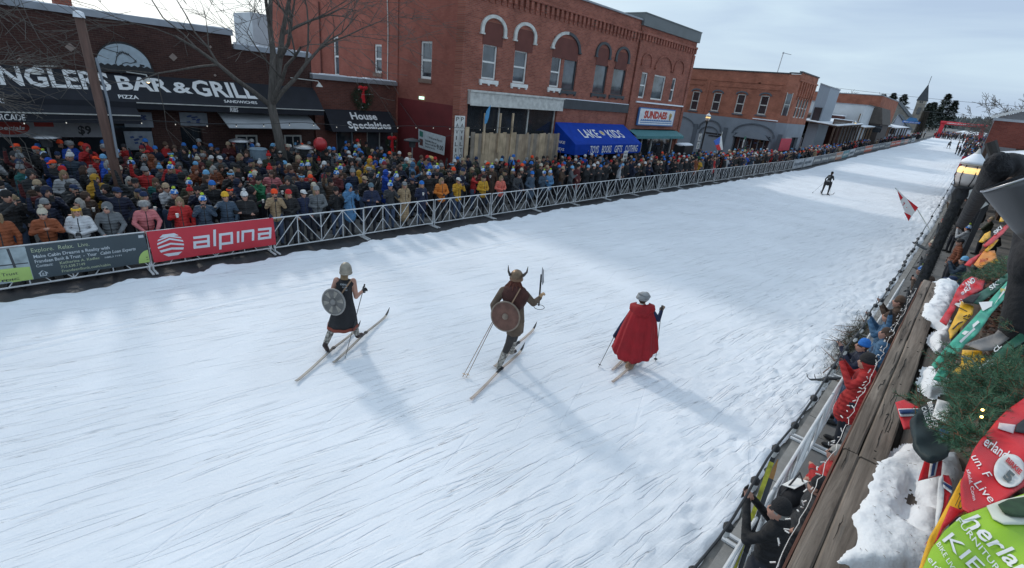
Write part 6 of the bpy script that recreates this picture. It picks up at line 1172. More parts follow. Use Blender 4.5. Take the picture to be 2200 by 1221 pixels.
HC = {'black': (.012, .012, .014), 'grey': (.22, .23, .24), 'white': (.6, .6, .6), 'navy': (.015, .03, .08), 'neon orange': (.9, .08, .02), 'red': (.5, .02, .02), 'tan': (.38, .28, .18), 'blue': (.02, .15, .5), 'light blue': (.16, .38, .6), 'green': (.03, .2, .1), 'yellow': (.7, .4, .03), 'brown': (.10, .06, .04), 'maroon': (.2, .02, .03), 'cream': (.5, .45, .36)}
POSEW = {'down': 'arms down', 'pockets': 'hands in pockets', 'clasp': 'hands clasped', 'phone': 'raising a phone', 'clap': 'clapping', 'wave': 'one arm raised', 'cup': 'holding a cup', 'crossed': 'arms folded', 'lean': 'leaning forward', 'point': 'pointing'}
LABS = {}
def person(x, y, z, yaw, kind, jc, hat, hc, place, sc=1.0, extra=None, group='spectators behind the left barriers', lab=None):
    K = KINDS[kind]; hs = {'beanie': f'{hc} beanie', 'pom': f'{hc} bobble hat', 'event': 'blue patterned bobble hat', 'cap': f'{hc} cap', 'band': f'{hc} headband', 'fur': 'grey fur hat', 'hair': 'bare head', 'hood': 'hood up'}[hat]
    cw_ = {'jacket': 'jacket', 'parka': 'parka', 'long': 'long coat'}[K['coat']]
    lb = lab or f'person in {jc} {cw_}, {hs}, {POSEW[K["pose"]]}, {place}'
    if len(lb.split()) > 16: lb = f'person in {jc} {cw_}, {hs}, {place}'
    if lb in LABS and lab is None: return None
    LABS[lb] = 1
    o = put('person', K['me'], None, (x, y, z), yaw-math.pi/2, lb, 'person', group, color=JC[jc], scale=sc)
    hx = K['info']['head']; hd = None
    if hat in ('beanie', 'pom', 'event', 'cap', 'band', 'fur'):
        nm = {'beanie': 'beanie', 'pom': 'bobble_hat', 'event': 'bobble_hat', 'cap': 'cap', 'band': 'headband', 'fur': 'fur_hat'}[hat]
        hd = put(nm, HATME[hat], o, hx, K['info']['yaw'], color=HC.get(hc, (.3, .3, .3)))
        if K['hood']: hd.location = (hx[0], hx[1]+.0, hx[2]); hd.scale = (1.32, 1.28, 1.1)
        if hat in ('pom', 'event'): put('pompom', POMME['lime' if hat == 'event' else 'plain'], hd, (0, -.012, .185), color=HC.get(hc, (.5, .5, .5)))
    if hat == 'hair' or (hat in ('beanie', 'cap', 'band', 'event') and kind in (2, 7, 9)): put('hair', HAIRL[id(K['hair'])], o, hx, K['info']['yaw'])
    if K['pose'] == 'phone': h = K['info']['hands']; put('phone', PHONE, o, (0, h[0][1]+.07, h[0][2]+.05))
    if K['pose'] == 'cup': h = K['info']['hands'][1]; put('cup', CUPM, o, (h[0]-.01, h[1]+.07, h[2]+.03))
    return o

ROWN = ['front', 'second', 'third', 'fourth', 'fifth', 'sixth', 'seventh', 'eighth', 'ninth', 'tenth', 'eleventh', 'twelfth', 'thirteenth', 'fourteenth', 'fifteenth']
SPOT = [];
def place_name(y, row):
    if y < 2.55: return ROWN[row]+' row behind bank banner'
    if y < 5.6: return ROWN[row]+' row behind red banner'
    k = int((y-5.58)/3.0)
    return ROWN[row]+' row, '+ordn[min(k, 18)]+' barrier'
# named spectators at the barrier (pixel of the head top, clothing)
FRONT = [(14, 530, 'rust', 7, 'hair', ''), (95, 462, 'rust', 5, 'pom', 'cream'), (172, 470, 'white', 2, 'band', 'yellow'), (238, 466, 'grey', 12, 'hood', ''), (312, 445, 'pink', 10, 'fur', ''), (388, 442, 'red', 7, 'hair', ''), (437, 428, 'slate blue', 3, 'event', ''), (487, 437, 'slate blue', 11, 'beanie', 'yellow'), (527, 425, 'black', 8, 'pom', 'white'), (590, 413, 'tan', 3, 'beanie', 'neon orange'), (621, 420, 'black', 2, 'beanie', 'red'), (651, 405, 'navy', 0, 'cap', 'white'), (680, 405, 'grey', 2, 'beanie', 'grey'), (722, 415, 'black', 3, 'beanie', 'black'), (750, 402, 'light blue', 4, 'hood', ''), (797, 395, 'navy', 8, 'beanie', 'slate'), (838, 393, 'charcoal', 3, 'event', ''), (868, 402, 'tan', 9, 'cap', 'grey'), (905, 388, 'navy', 7, 'beanie', 'blue'), (948, 392, 'orange', 2, 'hair', ''), (983, 392, 'mustard', 3, 'cap', 'white'), (1037, 392, 'mustard', 2, 'beanie', 'black'), (1075, 388, 'coral', 2, 'hair', ''), (1108, 385, 'charcoal', 10, 'hood', ''), (1140, 384, 'slate blue', 1, 'beanie', 'blue'), (1165, 386, 'slate blue', 5, 'event', ''), (1178, 387, 'light blue', 2, 'event', '')]
HC['charcoal'] = (.04, .04, .045); HC['slate'] = (.1, .16, .2)
q = random.Random(12); placed = []
DG = Vector((0, 0, 0))
for i, (px, py, jc, kd, hat, hc) in enumerate(FRONT):
    X = XB-.36-(.06 if i % 2 else 0); p = atx(px, py+12, X); yaw = q.uniform(-.35, .1)
    if kd in (10, 12): X = XB-.45
    o = person(X, p[1], .02, yaw, kd, jc, hat, hc, place_name(p[1], 0), q.uniform(.96, 1.02))
    placed.append((X, p[1]))
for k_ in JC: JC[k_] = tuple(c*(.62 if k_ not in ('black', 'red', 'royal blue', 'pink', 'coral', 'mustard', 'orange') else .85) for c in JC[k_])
def rand_hat(q):
    r = q.random()
    if r < .12: return 'event', ''
    if r < .50: return 'beanie', q.choice(['black', 'black', 'black', 'black', 'charcoal', 'charcoal', 'brown', 'grey', 'white', 'navy', 'navy', 'navy', 'neon orange', 'red', 'tan', 'blue', 'light blue', 'brown', 'cream', 'grey', 'maroon', 'charcoal'])
    if r < .64: return 'pom', q.choice(['white', 'grey', 'red', 'cream', 'light blue', 'black'])
    if r < .78: return 'cap', q.choice(['black', 'navy', 'white', 'tan', 'red', 'neon orange'])
    if r < .84: return 'band', q.choice(['black', 'white', 'light blue', 'neon orange'])
    if r < .86: return 'fur', ''
    return 'hair', ''
cand = []
def ok(x, y, d): return all((a-x)**2+(b-y)**2 > d*d for a, b in placed)
OBST = [(-22, 9.35, .5), (-17.6, 2.7, .35), (-20.3, 9.6, .35), (-23.4, 1.9, .35), (-22.8, 7.6, .35), (-21.5, 7.9, .45), (-17.5, 45, 1.6)]
def try_add(x, y, row, zs):
    if not ok(x, y, .40): return
    if any((a-x)**2+(b-y)**2 < r*r for a, b, r in OBST): return
    if x < -19.3 and YP0-2.6 < y and x > -24: return
    pj = project((x, y, zs+1.5))
    if pj[2] < 1 or pj[0] < -30: return
    placed.append((x, y)); cand.append((math.hypot(x, y), x, y, row, zs))
row = 0
for row in range(0, 15):
    X = XB-.42-row*.66
    if X < -24.2: break
    y = -1.6
    while y < 82:
        dens = 1.0 if row < 10 else .75
        if y < 17.2 or (X > -18.5 and y < 41.5) or (X > -19.0 and y < 58 and row < 5) or (y >= 58 and row < 3):
            zs = .02 if X > -14.72 else .13
            if (q.random() < (.96 if y < 17 else (.9 if row < 3 else .72 if row < 5 else .4)) * dens) and not (row == 0 and y < 19.6): try_add(X+q.uniform(-.14, .14), y+q.uniform(-.08, .08), row, zs+zg(y))
        y += .56+q.uniform(-.04, .1)+(0.05 if y < 20 else 0)
cand.sort(key=lambda c: c[0]); NIND = 300-28
print('crowd candidates', len(cand)); rest = []
n_ind = len(FRONT)
for d, x, y, row, zs in cand:
    done = False
    if n_ind < 262:
        for _ in range(30):
            kd = q.choice([0, 1, 2, 3, 4, 5, 6, 7, 8, 9, 11, 3, 5, 6, 13, 14, 15, 13, 14]) if row else q.choice([0, 1, 2, 3, 5, 7, 10, 11, 12, 6])
            hat, hc = rand_hat(q)
            if KINDS[kd]['hood']: hat, hc = 'hood', ''
            jc = q.choice(JW); yaw = q.gauss(-.1, .6) if row < 9 else q.gauss(0, .9)
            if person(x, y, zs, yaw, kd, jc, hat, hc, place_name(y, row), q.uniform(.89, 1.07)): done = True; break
        n_ind += 1
    if not done: rest.append((x, y, zs))
print('individuals', n_ind, 'rest', len(rest))
# the rest of the crowd as one mass
def low_kind(pose, coat):
    P, info = body_prims(pose, coat, 1.05); me = grow(P, .045, [M_JACK, M_TRO, M_SKIN, M_DARK, M_HAIR1, M_GLOVE], 'low', 1)
    V = np.empty(len(me.vertices)*3); me.vertices.foreach_get('co', V); V = V.reshape(-1, 3); F = [tuple(p.vertices) for p in me.polygons]; M_ = np.array([p.material_index for p in me.polygons]); n0 = len(V)
    h = hat_mesh('beanie'); hx = np.array(info['head']); V = np.vstack([V, np.array(h.v)+hx]); F += [tuple(i+n0 for i in f) for f in h.f]; M_ = np.concatenate([M_, np.full(len(h.f), 9)]); bpy.data.meshes.remove(me); return V, F, M_
LOWS = [low_kind('pockets', 'parka'), low_kind('clap', 'jacket'), low_kind('wave', 'jacket'), low_kind('phone', 'jacket')]
def crowd_mass(name, spots, seed, scale=1.0, yawc=0.):
    q = random.Random(seed); VV = []; FF = []; CC = []; off = 0
    for (x, y, z) in spots:
        V, F, M_ = LOWS[q.choice([0, 0, 0, 1, 1, 3, 2])]; a = q.gauss(-.1+yawc, .5)-math.pi/2; s = q.uniform(.93, 1.05)*scale; c, sn = math.cos(a), math.sin(a)
        W_ = np.empty_like(V); W_[:, 0] = (V[:, 0]*c-V[:, 1]*sn)*s+x; W_[:, 1] = (V[:, 0]*sn+V[:, 1]*c)*s+y; W_[:, 2] = V[:, 2]*s+z; VV.append(W_); FF += [tuple(i+off for i in f) for f in F]; off += len(V)
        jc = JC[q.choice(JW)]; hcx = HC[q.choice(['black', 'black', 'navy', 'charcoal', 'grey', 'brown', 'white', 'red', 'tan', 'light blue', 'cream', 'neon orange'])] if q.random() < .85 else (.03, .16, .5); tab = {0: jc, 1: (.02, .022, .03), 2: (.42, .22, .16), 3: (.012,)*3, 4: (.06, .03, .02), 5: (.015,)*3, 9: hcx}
        CC += [tab[int(m)] for m in M_]
    if not spots: return
    me = bpy.data.meshes.new(name); me.from_pydata(np.vstack(VV).tolist(), [], FF); at = me.color_attributes.new('cloth', 'FLOAT_COLOR', 'CORNER'); buf = np.empty((len(me.loops), 4), np.float32); ls = np.empty(len(me.polygons), np.int32); lt = np.empty(len(me.polygons), np.int32); me.polygons.foreach_get('loop_start', ls); me.polygons.foreach_get('loop_total', lt); C_ = np.array([(*c[:3], 1.) for c in CC], np.float32); buf[:] = np.repeat(C_, lt, axis=0); at.data.foreach_set('color', buf.ravel())
    m = bpy.data.materials.get('crowd_cloth')
    if not m:
        m = bpy.data.materials.new('crowd_cloth'); m.use_nodes = True; t = m.node_tree; a_ = _n(t, 'ShaderNodeVertexColor', layer_name='cloth'); t.links.new(a_.outputs[0], t.nodes['Principled BSDF'].inputs['Base Color']); t.nodes['Principled BSDF'].inputs['Roughness'].default_value = .85
    me.materials.append(m); me.polygons.foreach_set('use_smooth', [True]*len(me.polygons)); put(name, me, kind='stuff')
# crowds farther down both sides and under the arch
q = random.Random(31)
for k in range(170): y = q.uniform(82, 200); rest.append((XB-.4-q.random()*1.6, y, zg(y)+.02))
crowd_mass('crowd', rest, 5)
far = [(q.uniform(-14, 1.5), q.uniform(208, 235), 0) for k in range(210)]+[(q.uniform(-5.2, -1.0)-(y-60)*.01+.9, y, 0) for y in [q.uniform(120, 205) for _ in range(60)]]
crowd_mass('far_crowd', [(x, y, zg(y)+.02) for x, y, z in far], 6)

# right hand pavement crowd (seen from above)
RIGHT = [(-.05, 12.3, 'navy', 5, 'event', ''), (-.28, 13.0, 'brown', 3, 'beanie', 'brown'), (.35, 12.8, 'grey', 1, 'beanie', 'white'), (.15, 11.9, 'grey', 0, 'beanie', 'white'), (.75, 12.7, 'red', 2, 'event', ''), (.62, 11.8, 'slate blue', 1, 'event', ''), (-.1, 14.2, 'charcoal', 8, 'beanie', 'black'), (.05, 15.6, 'brown', 3, 'hair', ''), (-.2, 17.0, 'grey', 6, 'event', ''), (.9, 14.8, 'black', 1, 'beanie', 'black'), (1.5, 14.2, 'black', 8, 'hair', ''), (.45, 16.2, 'navy', 2, 'cap', 'navy'), (1.15, 17.4, 'navy', 1, 'beanie', 'navy'), (-.15, 19.3, 'charcoal', 2, 'pom', 'white'), (.6, 19.4, 'slate blue', 3, 'beanie', 'light blue'), (-.25, 21.2, 'grey', 11, 'beanie', 'cream'), (1.3, 20.6, 'navy', 1, 'beanie', 'yellow'), (.4, 22.6, 'rust', 0, 'cap', 'black'), (1.1, 23.8, 'rust', 6, 'hair', ''), (1.9, 22.3, 'black', 2, 'cap', 'white'), (-.2, 24.2, 'grey', 6, 'beanie', 'white'), (.5, 26.5, 'white', 3, 'event', ''), (1.4, 27.2, 'black', 1, 'beanie', 'grey'), (-.3, 27.8, 'brown', 0, 'beanie', 'red'), (.2, 30, 'black', 6, 'beanie', 'black'), (-.2, 32.5, 'grey', 1, 'pom', 'white'), (1.2, 31, 'olive', 8, 'beanie', 'tan'), (.4, 35, 'navy', 2, 'beanie', 'blue'), (-.3, 37, 'tan', 3, 'cap', 'black'), (1.0, 38.5, 'charcoal', 1, 'beanie', 'red')]
for i, (x, y, jc, kd, hat, hc) in enumerate(RIGHT):
    yaw = math.pi+q.gauss(-.2, .45)
    person(x, y, .14, yaw, kd, jc, hat, hc, ('by right lamp post' if y < 14.5 else 'beyond right lamp post' if y < 20 else 'near right canopy' if y < 28 else 'far along right pavement'), q.uniform(.95, 1.04), group='spectators on the right pavement')
far2 = []
for k in range(110): y = q.uniform(39, 120); far2.append((q.uniform(-.3, .6)-max(0, y-60)*.035, y, zg(y)+.14))
crowd_mass('right_crowd', far2, 9, yawc=math.pi)
# ================================================================ the costumed skiers
class BP:
    """vertical plane through a standing point, facing the viewer's side of the street"""
    def __init__(s, px, py, z=0.04):
        s.b = Vector(atz(px, py, z)); n = Vector((-s.b.x, -s.b.y, 0)).normalized(); s.n = n; s.side = Vector((-n.y, n.x, 0))
    def __call__(s, px, py, d=0.0):
        o = Vector((0, 0, CAMH)); r = Vector(_ray(px, py)); q = s.b+s.n*d; t = (q-o).dot(s.n)/r.dot(s.n); return o+r*t
def G(px, py, z=.05): return Vector(atz(px, py, z))
def loc(vs, b): return tuple(Vector(vs)-b)
def hand(P, w, d, side, mi, curl=.75, s=1.0, sgn=1):
    """palm, four bent fingers of different length, a thumb"""
    w = Vector(w); d = Vector(d).normalized(); side = Vector(side); side = (side-d*side.dot(d)).normalized(); n = d.cross(side).normalized()*sgn
    pal = w+d*.06*s; P.append(('c', w, pal, .026*s, .036*s, mi))
    for i, L_ in enumerate((.07, .08, .074, .058)):
        o = pal+side*(-.033+.022*i)*s+d*.022*s; a = o+(d*math.cos(curl*.6)+n*math.sin(curl*.6))*L_*.5*s; b = a+(d*math.cos(curl*2)+n*math.sin(curl*2))*L_*.42*s; c = b+(d*math.cos(curl*3)+n*math.sin(curl*3))*L_*.3*s
        P.append(('c', o, a, .0105*s, .0098*s, mi)); P.append(('c', a, b, .0098*s, .009*s, mi)); P.append(('c', b, c, .009*s, .0078*s, mi))
    t0 = w+side*-.028*s+d*.02*s; t1 = t0+(side*-.5+d*.8+n*.25)*.04*s; P.append(('c', t0, t1, .013*s, .011*s, mi)); P.append(('c', t1, t1+(d*.6+n*.8)*.03*s, .011*s, .009*s, mi))
def head(P, c, yaw, mi_skin=2, mi_hair=4, s=1.0, tilt=0.0):
    c = Vector(c); M = Matrix.Rotation(yaw, 3, 'Z')@Matrix.Rotation(tilt, 3, 'X')
    H = lambda x, y, z: c+M@Vector((x, y, z))*s
    P += [('e', H(0, -.012, .02), (.080*s, .09*s, .105*s), mi_hair, yaw, 'Z'), ('e', H(0, .018, -.035), (.066*s, .073*s, .085*s), mi_skin, yaw, 'Z'), ('c', H(0, .088, .01), H(0, .112, -.022), .012*s, .016*s, mi_skin), ('e', H(0, .062, -.092), (.032*s, .03*s, .026*s), mi_skin), ('c', H(-.024, .089, -.062), H(.024, .089, -.062), .009*s, .009*s, mi_skin)]
    for q in (-1, 1): P.append(('e', H(q*.079, -.005, -.01), (.014*s, .02*s, .03*s), mi_skin))
    return H
def loft(mb, rings, n=28, mi=0, a0=0., a1=2*math.pi, ripple=None, close=True):
    """rings: (centre, half-width vector, half-depth vector)"""
    base = len(mb.v); vs = []; N = n if close else n+1
    for j, (c, u, v) in enumerate(rings):
        for i in range(N):
            t = a0+(a1-a0)*i/n; k = 1+(ripple(t, j/(len(rings)-1)) if ripple else 0); vs.append(Vector(c)+(Vector(u)*math.cos(t)+Vector(v)*math.sin(t))*k)
    fs = []
    for j in range(len(rings)-1):
        for i in range(n): a = j*N+i; b = j*N+(i+1) % N if close else j*N+i+1; fs.append((a, b, b+N, a+N))
    mb.add(vs, fs, mi)
def solid(o, th=.012):
    m = o.modifiers.new('thickness', 'SOLIDIFY'); m.thickness = th; m.offset = -1; return o
def ski(parent_name, tail, tip, label, base_m, w=.05, th=.022):
    """a ski as a long bent board with raised tip"""
    a, b = Vector(tail), Vector(tip); d = (b-a); L_ = d.length; d.normalize(); s = d.cross(Vector((0, 0, 1))).normalized(); up = Vector((0, 0, 1)); mb = MB(); n = 26; vs = []
    for i in range(n+1):
        t = i/n; wz = w*(.5 if True else 0)*(1-.15*math.sin(math.pi*t)); z = .012+.03*math.exp(-((t-.5)/.18)**2)+(.14*((t-.88)/.12)**2 if t > .88 else 0)+(.015*((.04-t)/.04) if t < .04 else 0)
        if t > .93: wz *= max(.12, 1-((t-.93)/.07)**2)
        c = a+d*L_*t+up*z; vs += [c-s*wz, c+s*wz, c+s*wz+up*th*(1-.5*abs(t-.5)*2), c-s*wz+up*th*(1-.5*abs(t-.5)*2)]
    fs = [(0, 1, 2, 3), (4*n+3, 4*n+2, 4*n+1, 4*n)]
    mis = []
    for i in range(n):
        for k in range(4): fs.append((4*i+k, 4*i+(k+1) % 4, 4*i+4+(k+1) % 4, 4*i+4+k))
    o0 = (a+b)/2; mb.add([v-o0 for v in vs], fs)
    mb.m = [0, 1]+[(1 if (i > .9*n) else (2 if k == 2 else 0)) for i in range(n) for k in range(4)]
    o = put('ski', mb.mesh('ski', base_m), None, o0, label=label, cat='ski', group='skis of the costumed racers'); bd = MB(); c = a+d*L_*.50-o0+up*.055; bd.bar(c-d*.14, c+d*.03, .05, .018); bd.bar(c+d*.03, c+d*.10, .06, .035); bd.build('binding', M_BLACK, o); return o
M_SKI1 = [mat('ski_grey_wood', (.22, .20, .18), .45, .25, 5), M_BLACK, mat('ski_top', (.30, .28, .25), .4, .3, 4)]
M_SKI2 = [mat('ski_brown', (.35, .22, .17), .45, .2, 5), M_BLACK, mat('ski_pale_top', (.5, .42, .36), .4, .25, 3)]
def pole(label, hand_, tip, m, basket=M_WHITE, r=.008, top=.12, strap=True):
    a, b = Vector(hand_), Vector(tip); d = (b-a).normalized(); t = put('ski_pole', None, None, b, label=label, cat='ski pole', group='ski poles of the racers'); mb = MB(); mb.tube([a-d*top-b, Vector((0, 0, 0))], [r, r*.7], 8); mb.build('shaft', m, t); mb = MB(); mb.tube([a-d*(top+.02)-b, a+d*.03-b], r*1.9, 8); mb.build('grip', M_DARK, t)
    mb = MB(); mb.lathe(-d*.06, [(.008, -.01), (.04, 0), (.008, .012)], 10, axis=-d); mb.build('basket', basket, t)
    if strap: mb = MB(); s = d.cross(Vector((0, 0, 1))).normalized(); mb.tube([a-d*top*.8-b+(s*math.sin(x)*.04+Vector((0, 0, -1))*(1-math.cos(x))*.07) for x in np.linspace(0, 6.28, 12)], .005, 4, cap=False); mb.build('strap', M_DARK, t)
    return t
M_LEG_WRAP = mat('white_fur_wrap', (.30, .28, .25), .95, .95, 22, .8, 60, detail=1); M_BLKCLOTH = mat('black_cloth', (.016, .016, .019), .85, .4, 6, .4, 30)

# ---- racer in sleeveless black dress with helmet and round shield
bp = BP(736, 745); O = bp.b.copy(); fwd = Vector((-.5, .86, 0)); P = []
L_an, R_an = bp(698, 742, .18), bp(768, 722, -.12); L_kn, R_kn = bp(711, 712, .05), bp(762, 702, -.14); L_hp, R_hp = bp(725, 676), bp(750, 676, -.02)
for hp, kn, an in ((L_hp, L_kn, L_an), (R_hp, R_kn, R_an)):
    P.append(('c', loc(hp, O), loc(kn, O), .09, .066, 1)); P.append(('c', loc(kn, O), loc(kn.lerp(an, .75), O), .068, .056, 3)); P.append(('c', loc(kn.lerp(an, .7), O), loc(an, O), .055, .045, 6))
P.append(('c', loc(L_an, O), loc(G(703, 751), O), .05, .042, 6)); P.append(('c', loc(R_an+Vector((0, 0, .0)), O), loc(R_an+fwd*.17+Vector((0, 0, -.05)), O), .05, .042, 6))
sp0, sp1, nk = bp(738, 672), bp(739, 640), bp(742, 598)
shL, shR = bp(723, 602), bp(759, 604)
P += [('c', loc(sp0, O), loc(sp1, O), .15, .125, 0), ('c', loc(sp1, O), loc(bp(741, 612), O), .125, .14, 0), ('c', loc(bp(728, 607), O), loc(bp(755, 608), O), .07, .07, 0), ('c', loc(bp(741, 604), O), loc(bp(742, 588), O), .05, .048, 2)]
elL, haL = bp(714, 626, -.08), bp(722, 640, -.35); elR, haR = bp(765, 638, .02), bp(777, 627, -.1)
P += [('c', loc(shL, O), loc(elL, O), .058, .045, 2), ('c', loc(elL, O), loc(haL, O), .043, .03, 2), ('c', loc(shR, O), loc(elR, O), .058, .046, 2), ('c', loc(elR, O), loc(haR, O), .044, .03, 2)]
side_ = bp.side; hand(P, loc(haR, O), (Vector(haR)-elR).normalized()*.5+fwd*.6, Vector((0, 0, 1)), 5, .8); hand(P, loc(haL, O), fwd, Vector((0, 0, 1)), 5, .8)
hcW = bp(743, 582); hcW_l = hcW-O; H = head(P, hcW_l, math.atan2(fwd.y, fwd.x)-math.pi/2)
me = grow(P, .0105, [M_BLKCLOTH, mat('black_tights', (.02, .015, .015), .8, .3, 8), M_SKIN, M_LEG_WRAP, M_HAIR2, M_GLOVE, mat('dark_boot', (.03, .015, .013), .6, .4, 10)], 'skier_body', 2)
w1 = put('person', me, None, O, label='person skiing away in sleeveless black dress, grey helmet and round grey shield on back', cat='person')
mb = MB(); up = Vector((0, 0, 1)); sd_ = bp.side
def ringpx(pl, pr, dep): a = bp(*pl); b = bp(*pr); c = (a+b)/2-O; return (c, (b-a)/2, bp.n*dep)
rings = [ringpx((726, 600), (757, 602), .07), ringpx((722, 612), (756, 613), .125), ringpx((721, 630), (757, 631), .135), ringpx((720, 645), (759, 646), .14), ringpx((713, 668), (764, 667), .19), ringpx((707, 688), (767, 686), .24), ringpx((703, 701), (768, 698), .27)]
loft(mb, rings, 40, 0, ripple=lambda t, v: .05*v*v*math.sin(9*t+1)); dr = mb.build('dress', M_BLKCLOTH, w1, smooth=True); solid(dr)
mb = MB(); r2 = [ringpx((703.4, 697.5), (767.8, 694.5), .272), ringpx((702.6, 703.5), (768.6, 700.5), .280)]; loft(mb, r2, 40, 0, ripple=lambda t, v: .05*math.sin(9*t+1)+.004); solid(mb.build('hem_band', mat('rust_trim', (.22, .05, .03), .8), dr, smooth=True))
mb = MB(); mb.lathe(hcW_l+Vector((0, 0, -.03)), [(.112, -.01), (.115, .05), (.105, .11), (.08, .16), (.045, .19), (.004, .2)], 20); mb.bar(hcW_l+Vector((0, .0, .17)), hcW_l+fwd*.13+Vector((0, 0, .02)), .02, .012); mb.lathe(hcW_l+Vector((0, 0, -.035)), [(.117, -.02), (.122, 0), (.117, .02)], 20); mb.build('helmet', mat('aged_helmet', (.30, .27, .22), .45, .35, 8, metal=.3), w1, smooth=True)
mb = MB(); b_ = -fwd; 
for k in range(60): a = random.Random(k).uniform(-1.0, 1.0); c = hcW_l+Matrix.Rotation(a, 3, 'Z')@(b_*.088)+Vector((0, 0, -.04)); mb.bar(c, c+Vector((0, 0, -.11))+b_*.02, .012, .008)
mb.build('hair', M_HAIR2, w1)
def shield(parent, c, n, r, m_face, m_rim, spokes):
    c = Vector(c); n = Vector(n).normalized(); a = n.cross(Vector((0, 0, 1))).normalized(); b = n.cross(a)
    mb = MB(); mb.lathe(c, [(r, -.012), (r, .012), (r*.96, .014)], 36, axis=n); s = mb.build('shield_board', m_face, parent)
    mb = MB(); mb.tube([c+(a*math.cos(t)+b*math.sin(t))*r+n*.004 for t in np.linspace(0, 2*math.pi, 37)], .016, 6, cap=False); mb.build('rim', m_rim, s, smooth=True)
    mb = MB(); mb.lathe(c+n*.012, [(.06, 0), (.055, .02), (.03, .045), (.004, .05)], 16, axis=n); mb.build('boss', m_rim, s, smooth=True)
    if spokes: mb = MB(); 
    for k in range(spokes): t = k*2*math.pi/spokes+.3; d_ = a*math.cos(t)+b*math.sin(t); e_ = n.cross(d_); mb.add([c+n*.017+d_*.09+e_*.012, c+n*.017+d_*.09-e_*.012, c+n*.017+d_*(r*.86)-e_*.045, c+n*.017+d_*(r*.86)+e_*.045], [(0, 1, 2, 3)])
    if spokes: mb.build('painted_wedges', mat('shield_paint', (.27, .25, .22), .7, .3, 12), s)
    return s
sc = bp(717, 649, .25); nW = (bp.n+Vector((-.55, -.25, .1))).normalized(); sh1 = shield(w1, sc-O, nW, .25, mat('shield_grey_wood', (.13, .125, .12), .8, .4, 9), mat('shield_rim', (.24, .23, .22), .5, .3, 9), 6)
mb = MB(); mb.bar(bp(754, 603, .135)-O, bp(733, 632, .17)-O, .025, .008, up=bp.n); mb.build('strap', mat('strap_leather', (.30, .19, .12), .7), w1)
mb = MB(); f = plane_fn(bp(729, 626, .16)-O, bp(747, 628, .16)-O, bp(731, 605, .155)-O); text_on(mb, f, 'KARHU', .05, .62, .75, .2, .0, bold=.02); text_on(mb, f, 'SKI TEAM', .3, .38, .55, .14, 0); text_on(mb, f, 'HAYWARD', .45, .12, .5, .14, 0); mb.build('printed_logo', mat('logo_grey', (.38, .42, .45), .7), dr)
ski('', G(636, 822), G(775, 703), 'left grey ski trailing behind the racer in the black dress', M_SKI1); ski('', G(716, 782), G(837, 674), 'right grey ski under the front boot of the racer in the black dress', M_SKI1)
pole('slim dark pole held in the right hand of the racer in the black dress', haR+fwd*.05, G(741, 771), M_BLACK)

# ---- horned helmet racer with axe
bp = BP(1078, 796); O = bp.b.copy(); fwd = Vector((-.29, .957, 0)); P = []; side_ = bp.side
hip = bp(1107, 692); kn = bp(1094, 738); an = bp(1071, 789); P.append(('c', loc(hip, O), loc(kn, O), .105, .078, 1)); P.append(('c', loc(kn, O), loc(kn.lerp(an, .45), O), .078, .066, 1)); P.append(('c', loc(kn.lerp(an, .4), O), loc(an, O), .075, .052, 3)); P.append(('c', loc(an, O), loc(an+fwd*.1+Vector((0, 0, -.09)), O), .05, .045, 6))
hip2 = bp(1114, 690, -.06); kn2 = bp(1104, 728, -.35); an2 = bp(1099, 757, -.52); P.append(('c', loc(hip2, O), loc(kn2, O), .10, .075, 1)); P.append(('c', loc(kn2, O), loc(an2, O), .072, .055, 3)); P.append(('c', loc(an2, O), loc(an2+fwd*.18+Vector((0, 0, -.06)), O), .05, .042, 6))
P += [('c', loc(bp(1109, 692), O), loc(bp(1107, 665), O), .16, .165, 0), ('c', loc(bp(1107, 665), O), loc(bp(1103, 632), O), .165, .175, 0), ('c', loc(bp(1086, 625), O), loc(bp(1122, 630), O), .09, .09, 0), ('c', loc(bp(1105, 620), O), loc(bp(1108, 606, -.04), O), .065, .06, 2)]
sL, sR = bp(1081, 625), bp(1127, 632); eL, hL = bp(1060, 655, .05), bp(1062, 679, -.02); eR, hR = bp(1146, 652, -.08), bp(1160, 640, -.2)
P += [('c', loc(sL, O), loc(eL, O), .078, .06, 0), ('c', loc(eL, O), loc(hL, O), .062, .045, 0), ('c', loc(sR, O), loc(eR, O), .08, .062, 0), ('c', loc(eR, O), loc(hR, O), .064, .044, 0)]
hand(P, loc(hR, O), Vector((0, 0, 1))*.7+bp.side*.25, bp.n, 2, .9); hand(P, loc(hL, O), Vector((0, 0, -1))+bp.side*.25, fwd, 5, .8)
hcV = bp(1109, 603, -.05)-O; head(P, hcV, math.atan2(fwd.y, fwd.x)-math.pi/2, s=1.05)
M_TUNIC = mat('olive_brown_wool', (.12, .085, .06), .9, .3, 8, .5, 40)
me = grow(P, .0105, [M_TUNIC, mat('dark_grey_wool', (.045, .04, .038), .9, .3, 8, .4, 40), mat('tan_hand', (.45, .28, .15), .6), M_LEG_WRAP, M_HAIR1, M_GLOVE, mat('dark_boot', (.03, .015, .013), .6)], 'skier_body', 2)
v1 = put('person', me, None, O, label='person skiing away in horned helmet and brown tunic, raising an axe', cat='person')
def ringpx(pl, pr, dep, d=0.): a = bp(*pl, d); b = bp(*pr, d); c = (a+b)/2-O; return (c, (b-a)/2, bp.n*dep)
mb = MB(); loft(mb, [ringpx((1090, 655), (1126, 657), .165), ringpx((1090, 678), (1125, 680), .18), ringpx((1088, 696), (1126, 696), .22), ringpx((1087, 711), (1124, 712), .24)], 32, ripple=lambda t, v: .05*v*math.sin(8*t)); tu = mb.build('tunic_skirt', M_TUNIC, v1, smooth=True); solid(tu)
